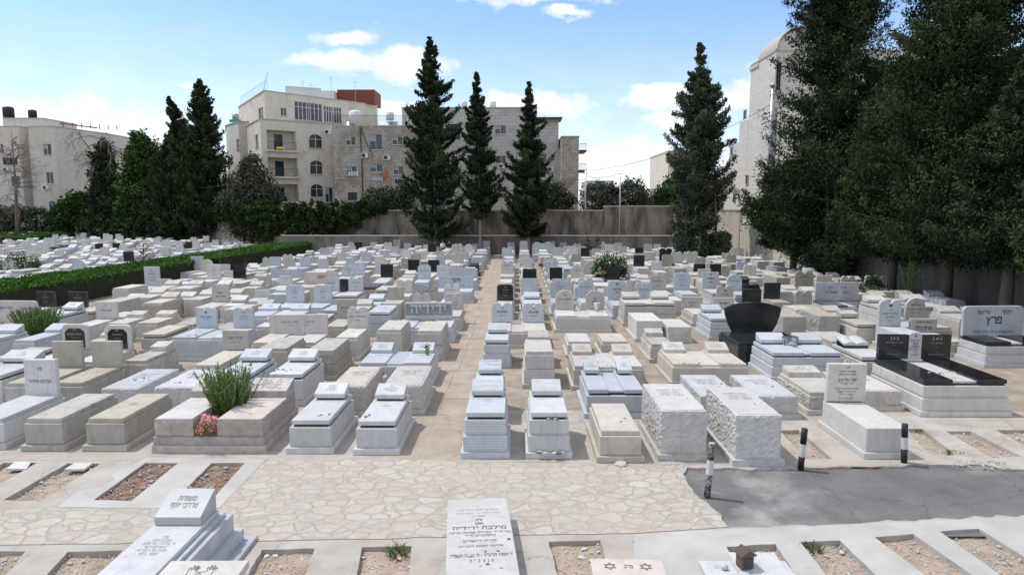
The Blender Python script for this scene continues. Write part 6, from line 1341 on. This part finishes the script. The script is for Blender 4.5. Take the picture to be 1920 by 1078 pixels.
# 5: right building with vaulted tower
XK = 24.6
zT = Z(97, 67, 1437)
b5 = building('apartment_building', [(XK, 67), (46, 67), (46, 74), (XK, 74)], zT, 'bwhite', 'tall white stone tower block with vaulted roof at the right', {0: [(1439, 117, 1463, 170, 'dark'), (1428, 205, 1441, 224, 'dark')]}, BG)
building('lower_block', [(XK + .3, 60.5), (46, 60.5), (46, 66.8), (XK + .3, 66.8)], Z(183, 60.5, 1480), 'bwhite', 'lower white stone block in front of the vaulted tower, mostly behind the cypresses', {0: [(1462, 212, 1480, 240, 'dark')], 3: [(1380, 279, 1385, 291, 'dark')]}, None, cat='building wing')
def vault(x0, x1, y0, y1, z, label):
    bm = bmesh.new(); c = (x0 + x1) / 2; r = (x1 - x0) / 2; pr = [(c + r * math.cos(R(a)), z + r * .8 * math.sin(R(a))) for a in range(0, 181, 12)]; prism(bm, pr, y0, y1); root = empty('roof_vault', (0, 0, 0), label=label, cat='vaulted roof', group='barrel vaults on the white tower'); fin('end_wall', bm, M['bwhite'], root)
    bm = bmesh.new(); o_ = [(c + (r + .12) * math.cos(R(a)), z + .13 + (r * .8 + .12) * math.sin(R(a))) for a in range(0, 181, 12)]; i_ = [(c + (r + .0) * math.cos(R(a)), z + .13 + (r * .8 + .0) * math.sin(R(a))) for a in range(0, 181, 12)]; prism(bm, o_ + i_[::-1], y0 - .25, y1 + .25); fin('roof_shell', bm, M['coping'], root)
vault(XK + .1, XK + 5.2, 67.0, 71.5, zT + .05, 'front barrel vault roof of the white tower'); vault(XK - .0, XK + 3.6, 71.8, 74, zT - .6, 'rear lower barrel vault roof of the white tower')
st = bmesh.new(); pr = [(74.05, -.3), (86, -.3), (86, Z(318, 86, 1338)), (80.2, Z(318, 86, 1338)), (80.2, Z(272, 80, 1366)), (77, Z(272, 80, 1366)), (77, Z(228, 76, 1388)), (74.05, Z(228, 76, 1388))]
rt = empty('stepped_wing', (XK, 74, 0), label='white stone wing with sloping stepped roofline behind the dusty cypress', cat='building wing'); a = [st.verts.new((0, y - 74, z)) for y, z in pr]; b = [st.verts.new((14, y - 74, z)) for y, z in pr]; st.faces.new(a); st.faces.new(b[::-1])
for i in range(len(pr)): st.faces.new((a[(i + 1) % len(pr)], a[i], b[i], b[(i + 1) % len(pr)]))
bmesh.ops.recalc_face_normals(st, faces=st.faces[:]); bmesh.ops.triangulate(st, faces=[f for f in st.faces if len(f.verts) > 4]); fin('wall', st, M['bwhite'], rt)
for (px, py, d) in ((1357, 339, 81), (1372, 283, 76.5), (1377, 372, 76.5), (1401, 337, 71.5), (1397, 215, 72.5)):
    v = ray(px, py); tt = (XK - .03) / v.x; p = v * tt; fr = bmesh.new(); box(fr, -.05, .04, -.42, .42, -.5, .5); w_ = fin('window', fr, M['coping'], rt, (p.x - XK, p.y - 74, CAMZ + p.z)); gb = bmesh.new(); box(gb, -.065, -.055, -.33, .33, -.42, .42); fin('pane', gb, M['darkmetal'], w_)
bm = bmesh.new(); xx = XK - .45; tube(bm, [(xx, 66.2, 3.4), (xx, 66.2, Z(162, 66.2, 1421))], .2, 10); tube(bm, [(xx, 66.2, Z(162, 66.2, 1421)), (xx, 66.2, Z(158, 66.2, 1421))], [.32, .28], 10); tag(fin('flue_pipe', bm, M['steel']), 'tall shiny metal flue pipe on the corner of the white building', 'pipe')
# far things
bf = building('castle_like_house', [FP(214, 150), FP(246, 150), (X(246, 150), 160), (X(214, 150), 160)], Z(310, 150), 'bwhite', 'distant pale crenellated stone house seen between the ivy tree and green trees', {0: [(222, 330, 229, 337)]}, None, cat='house')
bm = bmesh.new(); [box(bm, X(214, 150) + q * .95, X(214, 150) + q * .95 + .5, 149.8, 150.4, Z(310, 150) + .12, Z(310, 150) + .7) for q in range(4)]; fin('battlement', bm, M['bwhite'], bf, (-bf.location.x, -bf.location.y, 0))
building('distant_house', [FP(1100, 170), FP(1150, 170), (X(1150, 170), 185), (X(1100, 170), 185)], Z(340, 170), 'bgrey', 'distant low house above the wall right of centre', {0: [(1120, 350, 1128, 358)]}, None, cat='house')
building('distant_house', [FP(1250, 150), FP(1292, 150), (X(1292, 150), 170), (X(1250, 150), 170)], Z(284, 150), 'bcream', 'distant lit apartment house left behind the dusty cypress', {0: [(1258, 300, 1266, 312), (1258, 325, 1266, 337), (1272, 300, 1280, 312)]}, None, cat='house')
building('rear_house', [FP(1590, 90), FP(1690, 90), (X(1690, 90), 110), (X(1590, 90), 110)], Z(122, 90, 1640), 'bgrey', 'grey house behind the big cypresses showing between two crowns', {}, None, cat='house')
# poles and wires
def pole(px, py0, d, r, label, m='steel', lamp=False):
    z = Z(py0, d, px); root = empty('utility_pole', (X(px, d), d, 0), label=label, cat='pole', group='poles beyond the wall'); bm = bmesh.new(); tube(bm, [(0, 0, 0), (0, 0, z)], [r, r * .7], 8); fin('post', bm, M[m], root); bm = bmesh.new(); tube(bm, [(-.3, 0, z - .3), (.3, 0, z - .3)], .04, 5); fin('crossbar', bm, M[m], root); return Vector((X(px, d), d, z))
p1 = pole(1097, 320, 80, .12, 'grey utility pole in front of the stone stair tower'); p2 = pole(1162, 321, 73.9, .09, 'thin utility pole standing at the boundary wall, right of centre')
def wire(a, b, sag, label, r=.022):
    bm = bmesh.new(); a, b = Vector(a), Vector(b); tube(bm, [a.lerp(b, i / 16) - Vector((0, 0, sag * 4 * (i / 16) * (1 - i / 16))) for i in range(17)], r, 4, False); tag(fin('overhead_wire', bm, M['darkmetal']), label, 'wire', 'overhead wires')
wire(p1, (XK - .1, 66.5, Z(192, 66.5, 1430)), 1.3, 'long overhead wire rising from the grey pole to the white tower')
wire(p1 - Vector((0, 0, .6)), p2 - Vector((0, 0, .2)), .35, 'short sagging wire between the two utility poles')
wire((X(627, 85.8), 85.8, Z(337, 86)), (X(1097, 80), 80, Z(337, 80)), .3, 'dark wire crossing the stone facades to the grey pole')
wire((X(367, 84), 84, Z(352, 84)), (X(424, 84), 84, Z(346, 84)), .15, 'pale cable crossing the dark cypress left of centre', .04)
# ------------------------------------------------------------------ trees
rng = np.random.default_rng(21)
T3 = 'tall cypresses along the far wall'
cypress('cypress_tree', (X(816, 69.5), 69.6, 0), Z(72, 69.6, 816), [(0, 1.6), (.1, 3.2), (.28, 3.3), (.5, 2.7), (.7, 2.2), (.85, 1.15), (1, .12)], rng, 190, 300, .26, 'cyp', 1.6, .26, (-.3, 0), .42, 'largest of three tall dark cypresses before the far wall, leftmost', T3, tmat='palebark', flat=.6)
cypress('cypress_tree', (X(900, 69.5), 69.6, 0), Z(138, 69.6, 897), [(0, 1.2), (.2, 2.1), (.4, 2.3), (.6, 1.7), (.78, 1.1), (.9, .5), (1, .08)], rng, 165, 220, .25, 'cyp', 4.0, .22, (-.3, 0), .36, 'slender middle one of three tall cypresses before the far wall', T3, tmat='palebark', flat=.6)
cypress('cypress_tree', (X(991, 69.5), 69.6, 0), Z(153, 69.6, 992), [(0, 1.3), (.12, 2.2), (.28, 2.9), (.5, 2.4), (.7, 1.4), (.85, .6), (1, .08)], rng, 165, 230, .25, 'cyp', 2.0, .22, (0, 0), .36, 'rightmost of three tall cypresses before the far wall', T3, tmat='palebark', flat=.6)
cypress('cypress_tree', (X(1312, 62), 62, 0), Z(82, 62, 1312), [(0, 1.3), (.15, 2.0), (.35, 2.7), (.6, 2.5), (.8, 1.3), (1, .1)], rng, 260, 250, .23, 'cyp2', 1.2, .26, (-.4, 0), .42, 'dusty grey-green cypress with dead twigs in the far right corner', None, flat=.4)
dt = empty('dead_tree', (X(1345, 61), 61, 0), 0, label='thin dead tree with drooping grey twigs leaning beside the dusty cypress', cat='tree'); bm = bmesh.new()
tube(bm, [(0, 0, 0), (-.1, 0, 4), (-.5, 0, 9.5)], [.12, .09, .03], 6)
for i in range(46):
    z = rng.uniform(2, 9); twigs(bm, (-.5 * (z / 9.5) ** 1.5, 0, z), (rng.normal(), rng.normal() * .6, -.1), rng.uniform(.8, 2.0), .025, 1, rng, 2.0, 4)
fin('trunk', bm, M['deadbark'], dt)
for bx_, hh_, rr_ in ((1300, 3.2, 2.0), (1350, 2.6, 1.2)):
    bushy('corner_bush', (X(bx_, 60), 60.5, 0), [(0, 0, hh_ * .5, rr_ * .75, 1.2, hh_ * .5), (rr_ * .3, 0, hh_ * .7, rr_ * .5, .9, hh_ * .35)], 5670, 0.25, 'cyp2', rng, ('left' if bx_ < 1320 else 'right') + ' brownish bush at the foot of the dusty cypress', 'bush', 'bushes in the far right corner', None)
BT = 'big dark cypresses along the right wall'
def bigc(px, d, H, R0, label, lean, n=900, base=2.6, mat='cyp', seed=1, wide=None, leaf=.19):
    r = np.random.default_rng(seed); prof = [(0, R0 * .55), (.12, R0 * .95), (.25, R0), (.5, R0 * .78), (.65, R0 * .6), (.85, R0 * .32), (1, .15)] if not wide else wide
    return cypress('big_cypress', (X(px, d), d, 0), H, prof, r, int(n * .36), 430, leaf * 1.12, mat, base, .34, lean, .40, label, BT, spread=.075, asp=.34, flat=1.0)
bigc(1562, 45, 27, 5.2, 'huge dark cypress with crown top outside the picture, nearest the white tower', (-.6, 0), 1250, 1.3, seed=31, wide=[(0, 3), (.08, 4.9), (.2, 5.6), (.3, 5.0), (.38, 3.6), (.5, 3.1), (.68, 2.8), (.82, 2.0), (1, .2)])
bigc(1785, 32.5, 23, 4.3, 'huge dark cypress at the right, crown filling the top right', (-.4, 0), 1300, 2.9, seed=32, leaf=.16)
bigc(1680, 37.5, 12.8, 3.4, 'shorter dark cypress filling the space between the two huge ones', (0, 0), 900, 2.5, seed=33, leaf=.17)
bigc(1625, 47, 14.5, 3.6, 'rear dark cypress closing the gap behind the huge left one', (0, 0), 560, 2.4, seed=34)
bigc(1900, 27.6, 11.2, 3.2, 'nearest dark cypress on the right edge of the picture', (.6, 0), 1000, 3.0, seed=35, leaf=.14)
bigc(1735, 43, 14.8, 4.2, 'rear dark cypress behind the two at the right', (0, 0), 560, 2.4, seed=36)
bigc(1880, 38, 13.4, 4.2, 'rear dark cypress behind the right edge one', (0, 0), 560, 2.4, seed=37)
bigc(1492, 47.5, 8.0, 3.7, 'low spreading dark conifer left of the huge left cypress', (-.3, 0), 520, 2.2, seed=38, wide=[(0, 1.0), (.28, 2.2), (.5, 3.4), (.75, 2.6), (1, .3)])
bigc(2130, 22.5, 9.4, 3.6, 'lowest dark cypress just beyond the right edge of the picture', (0, 0), 700, 2.9, seed=39)
bigc(2480, 17.3, 8.8, 3.4, 'dark cypress beyond the right edge shading the wall', (0, 0), 500, 3.0, seed=40)
# left group
LG = 'trees behind the left field'
cypress('cypress_tree', (X(390, 86), 86, 0), Z(150, 86, 387), [(0, 2.6), (.3, 3.1), (.55, 2.7), (.7, 1.9), (.82, 1.3), (.92, .9), (1, .1)], rng, 420, 130, .32, 'cyp', 1.5, .3, (-.2, 0), .3, 'tall twin-topped cypress left of the cream block, right upright top', LG)
cypress('cypress_tree', (X(372, 87), 87, 0), Z(182, 87, 345), [(0, 2.2), (.4, 2.3), (.7, 1.6), (.88, .8), (1, .15)], rng, 260, 120, .32, 'cyp', 3, .25, (-3.0, 0), .3, 'cypress leaning left against the tall twin-topped one', LG)
cypress('conifer_tree', (X(330, 90), 90, 0), Z(245, 90, 330), [(0, 3.4), (.3, 3.5), (.6, 2.6), (.85, 1.2), (1, .1)], rng, 360, 120, .32, 'cyp', .8, .3, (0, 0), .35, 'dark broad conifer between the round green tree and the leaning cypress', LG)
bushy('ivy_tree', (X(200, 97), 97, 0), [(0, 0, 2.4, 2.7, 2, 2.6), (0, 0, 5.6, 2.2, 1.8, 3), (.1, 0, 9, 1.8, 1.6, 2.8), (0, 0, 12, 1.5, 1.3, 2.2)], 14850, 0.39, 'cyp', rng, 'ivy covered dead tree with bare spiky top near the left block', 'tree', LG, .35)
for o_ in [o for o in bpy.data.objects if o.name.startswith('ivy_tree')]:
    bm = bmesh.new()
    for i in range(20): twigs(bm, (rng.normal() * .6, rng.normal() * .4, rng.uniform(11, 14)), (rng.normal() * .9, rng.normal() * .5, rng.uniform(-.1, 1.3)), rng.uniform(2.2, 4.4), .09, 2, rng, 2.4, 4)
    fin('dead_branches', bm, M['deadbark'], o_)
bushy('round_tree', (X(272, 94), 94, 0), [(0, 0, 6.5, 3.2, 2.6, 6), (.5, 0, 10.8, 2.3, 2, 3.6), (-1.2, 0, 3.5, 2.6, 2, 3.3), (-.3, 0, 13, 1.4, 1.3, 1.8)], 20250, 0.43, 'bush', rng, 'tall dense green broad-leaved tree right of the ivy covered tree', 'tree', LG, .35)
bushy('round_tree', (X(142, 99), 99, 0), [(0, 0, 3.6, 2.6, 2, 3.4), (-1.3, 0, 3, 1.8, 1.5, 2.8), (1.2, 0, 4.4, 1.8, 1.5, 2.6)], 8775, 0.41, 'bush', rng, 'small round glossy tree in front of the left block', 'tree', LG, .2)
bushy('olive_tree', (X(470, 79.5), 79.5, 0), [(0, 0, 5.2, 3.2, 2.2, 4.4), (-1.3, 0, 4.2, 2.4, 2, 3.2), (1.2, 0, 5, 2.2, 1.8, 3.0), (.3, 0, 8.8, 1.5, 1.3, 2.2)], 18900, 0.33, 'olive', rng, 'grey-green olive-like tree before the cream apartment block', 'tree', LG, .25)
bushy('left_wall_bush', (X(50, 100), 100, 0), [(x, 0, 2.6, 2.4, 1.2, 2.2) for x in (-7, -4, -1, 2, 4.6)], 11475, 0.41, 'olive', rng, 'dusty bushes along the far wall at the left edge', 'bush', LG)
bushy('corner_bush', (X(318, 93), 90, 0), [(x, 0, 1.6, 2.0, 1.2, 1.8) for x in (-6, -3, 0, 3)], 8775, 0.41, 'cyp', rng, 'dark undergrowth beneath the left group of trees', 'bush', LG)
bt = empty('bare_tree', (X(30, 92), 92, 0), 0, label='bare brown leafless tree at the left edge before the pale block', cat='tree', group=LG); bm = bmesh.new(); tube(bm, [(0, 0, 0), (.1, 0, 4), (.3, 0, 9), (.3, 0, 15.5)], [.32, .24, .12, .02], 7); ss_ = []
for i in range(44):
    z = rng.uniform(4, 14); a = rng.uniform(0, 6.28); twigs(bm, (.25, 0, z), (math.cos(a), math.sin(a), .5), rng.uniform(1.8, 4.4) * (1.15 - z / 20), .06, 2, rng, .9, 4, .5)
fin('trunk', bm, M['deadbark'], bt)
bushy('left_distant_tree', (X(228, 140), 140, 0), [(0, 0, 15, 3.2, 2, 2.2), (-2.5, 0, 14.6, 2.4, 2, 1.8), (3.5, 0, 15, 3, 2, 2)], 4050, 0.58, 'bush', rng, 'distant tree tops above the crenellated house', 'tree', LG, .3)
MG = 'bushes and trees beyond the far wall'
bushy('wall_tree', (X(725, 79), 79, 0), [(0, 0, 5.2, 2.6, 1.6, 1.9), (-1.6, 0, 4.6, 1.5, 1.4, 1.5), (1.6, 0, 5.4, 1.4, 1.4, 1.4)], 8775, 0.33, 'olive', rng, 'bushy tree rising over the wall left of the largest cypress', 'tree', MG, .15)
bushy('wall_tree', (X(1030, 80), 80, 0), [(0, 0, 5.6, 2.2, 1.6, 2.3), (1.3, 0, 5.2, 1.6, 1.4, 1.8)], 7020, 0.32, 'olive', rng, 'pale green tree over the wall right of the third tall cypress', 'tree', MG, .15)
bushy('wall_tree', (X(1150, 84), 84, 0), [(-2, 0, 5.4, 2.0, 1.6, 2.4), (0, 0, 5.2, 2.2, 1.6, 2.2), (2.2, 0, 5.8, 2.0, 1.6, 2.4), (3.4, 0, 5, 1.4, 1.4, 1.6)], 12150, 0.35, 'olive', rng, 'wide tree beyond the wall around the thin utility pole', 'tree', MG, .2)
bushy('wall_tree', (X(1262, 90), 90, 0), [(0, 0, 6.2, 2.4, 1.8, 2.6), (1.2, 0, 7, 1.8, 1.6, 2.4), (-1.5, 0, 5.4, 1.5, 1.4, 1.6)], 8775, 0.36, 'bush', rng, 'bright green tree beyond the wall left of the dusty cypress', 'tree', MG, .2)
# distant low tree belt so that the horizon is closed
bushy('distant_trees', (0, 260, 0), [(x, rng.uniform(-20, 20), 2.5, 14, 6, rng.uniform(3, 6)) for x in range(-260, 300, 17)], 16000, .9, 'olive', rng, 'low belt of far-off trees behind the buildings', 'tree line'); bpy.data.objects['distant_trees']['kind'] = 'stuff'
# big bushes under the right trees
bushy('dark_shrub', (X(1655, 34), 34.5, 0), [(0, 0, .7, .9, .6, .7)], 1400, .12, 'cyp', rng, 'low dark shrub in the shade beside the white stacked grave', 'bush', 'bushes among the graves')
c = deep(1703, 560, 33); stems('potted_plant', (c.x, 33, .9), 22, 1.7, .5, 'rosemary', .16, 26, 'thin dark plant standing against the shaded right wall', 'plant', None, 41, .3)
for i, (px, d, r, lean) in enumerate(((1556, 44, .22, .2), (1592, 43, .24, .9), (1838, 36, .16, -.1))):
    bm = bmesh.new(); tube(bm, [(0, 0, 0), (lean * -.3, 0, 2.2), (-lean, 0, 6), (-lean * 1.2, 0, 9)], [r, r * .8, r * .6, .03], 9)
    for q in range(9): twigs(bm, (-lean * (3.2 + q * .4) / 6, 0, 3.2 + q * .5), (math.cos(q * 2.3), math.sin(q * 2.3), .5), 1.6, .05, 1, rng, .4, 3)
    tr_ = empty('bare_tree', (X(px, d), d, 0)); fin('trunk', bm, M['bark'], tr_); tag(tr_, ('bare dark trunk under the big cypresses, leftmost', 'leaning dark trunk behind the shaded blue headstone', 'thin dark trunk before the right wall')[i], 'tree', 'bare trunks under the big cypresses')
# ------------------------------------------------------------------ people at the far end of the path
def person(px, d, label, top, bottom, pose, hat=False, seed=0):
    root = empty('person', (X(px, d), d, 0), R(pose), label=label, cat='person', group='two people by the far wall')
    J = {'pel': (0, 0, .95), 'ch': (0, 0, 1.3), 'nk': (0, -.01, 1.45), 'hd': (0, -.02, 1.58), 'ht': (0, -.02, 1.66), 'ls': (-.18, 0, 1.38), 'rs': (.18, 0, 1.38), 'le': (-.26, -.05, 1.12), 're': (.25, -.08, 1.12), 'lh': (-.14, -.28, 1.05), 'rh': (.14, -.30, 1.08), 'll': (-.10, 0, .90), 'rl': (.10, 0, .90), 'lk': (-.11, -.03, .50), 'rk': (.11, .02, .50), 'la': (-.12, .02, .09), 'ra': (.12, .05, .09), 'lt': (-.13, -.13, .04), 'rt': (.13, -.10, .04)}
    K = list(J); E = [('pel', 'ch'), ('ch', 'nk'), ('nk', 'hd'), ('hd', 'ht'), ('ch', 'ls'), ('ch', 'rs'), ('ls', 'le'), ('rs', 're'), ('le', 'lh'), ('re', 'rh'), ('pel', 'll'), ('pel', 'rl'), ('ll', 'lk'), ('rl', 'rk'), ('lk', 'la'), ('rk', 'ra'), ('la', 'lt'), ('ra', 'rt')]
    RR = dict(pel=.14, ch=.15, nk=.055, hd=.095, ht=.075, ls=.065, rs=.065, le=.045, re=.045, lh=.032, rh=.032, ll=.085, rl=.085, lk=.058, rk=.058, la=.04, ra=.04, lt=.03, rt=.03)
    me = bpy.data.meshes.new('body'); me.from_pydata([J[k] for k in K], [(K.index(a), K.index(b)) for a, b in E], []); ob = link('body', me, M['skin'], root); ob.modifiers.new('skin', 'SKIN'); ob.modifiers.new('sub', 'SUBSURF').levels = 2; ob.modifiers['sub'].render_levels = 2
    for i, k in enumerate(K): me.skin_vertices[0].data[i].radius = (RR[k], RR[k] * (.75 if k in ('pel', 'ch') else 1)); me.skin_vertices[0].data[i].use_root = (k == 'pel')
    bm = bmesh.new(); tube(bm, [(0, 0, .93), (0, 0, 1.15), (0, 0, 1.36), (0, -.01, 1.44)], [.17, .165, .19, .07], 14)
    for s, a, b in ((-1, 'le', 'ls'), (1, 're', 'rs')): tube(bm, [J[b], J[a], tuple(np.array(J[a]) * .4 + np.array(J['lh' if s < 0 else 'rh']) * .6)], [.082, .062, .05], 8)
    fin('shirt', bm, M[top], root, smooth=True); bm = bmesh.new(); tube(bm, [(0, 0, .99), (0, 0, .8), (0, 0, .28)], [.165, .20, .29] if bottom == 'skirt' else [.17, .20, .24], 16); fin('skirt' if bottom == 'skirt' else 'long_coat', bm, M['coat'], root, smooth=True)
    bm = bmesh.new(); bmesh.ops.create_uvsphere(bm, u_segments=14, v_segments=10, radius=.115, matrix=Matrix.Translation((0, .02, 1.64)) @ Matrix.Diagonal((1, 1.05, 1.05, 1))); fin('hair', bm, M['hair'], root, smooth=True)
    bm = bmesh.new(); bmesh.ops.create_uvsphere(bm, u_segments=10, v_segments=8, radius=.016, matrix=Matrix.Translation((0, -.125, 1.60)))
    for s in (-1, 1): bmesh.ops.create_uvsphere(bm, u_segments=8, v_segments=6, radius=.012, matrix=Matrix.Translation((s * .035, -.112, 1.625)))
    fin('face_features', bm, M['skin'], root)
    if hat: bm = bmesh.new(); tube(bm, [(0, 0, 1.72), (0, 0, 1.735)], [.2, .2], 18); tube(bm, [(0, 0, 1.735), (0, 0, 1.83)], [.115, .10], 14); fin('hat', bm, M['coat'], root)
person(829, 66.5, 'person in white top and dark skirt standing by the far wall', 'shirt', 'skirt', 50); person(842, 66.8, 'person in all black clothes standing beside the one in white', 'coat', 'coat', -30)
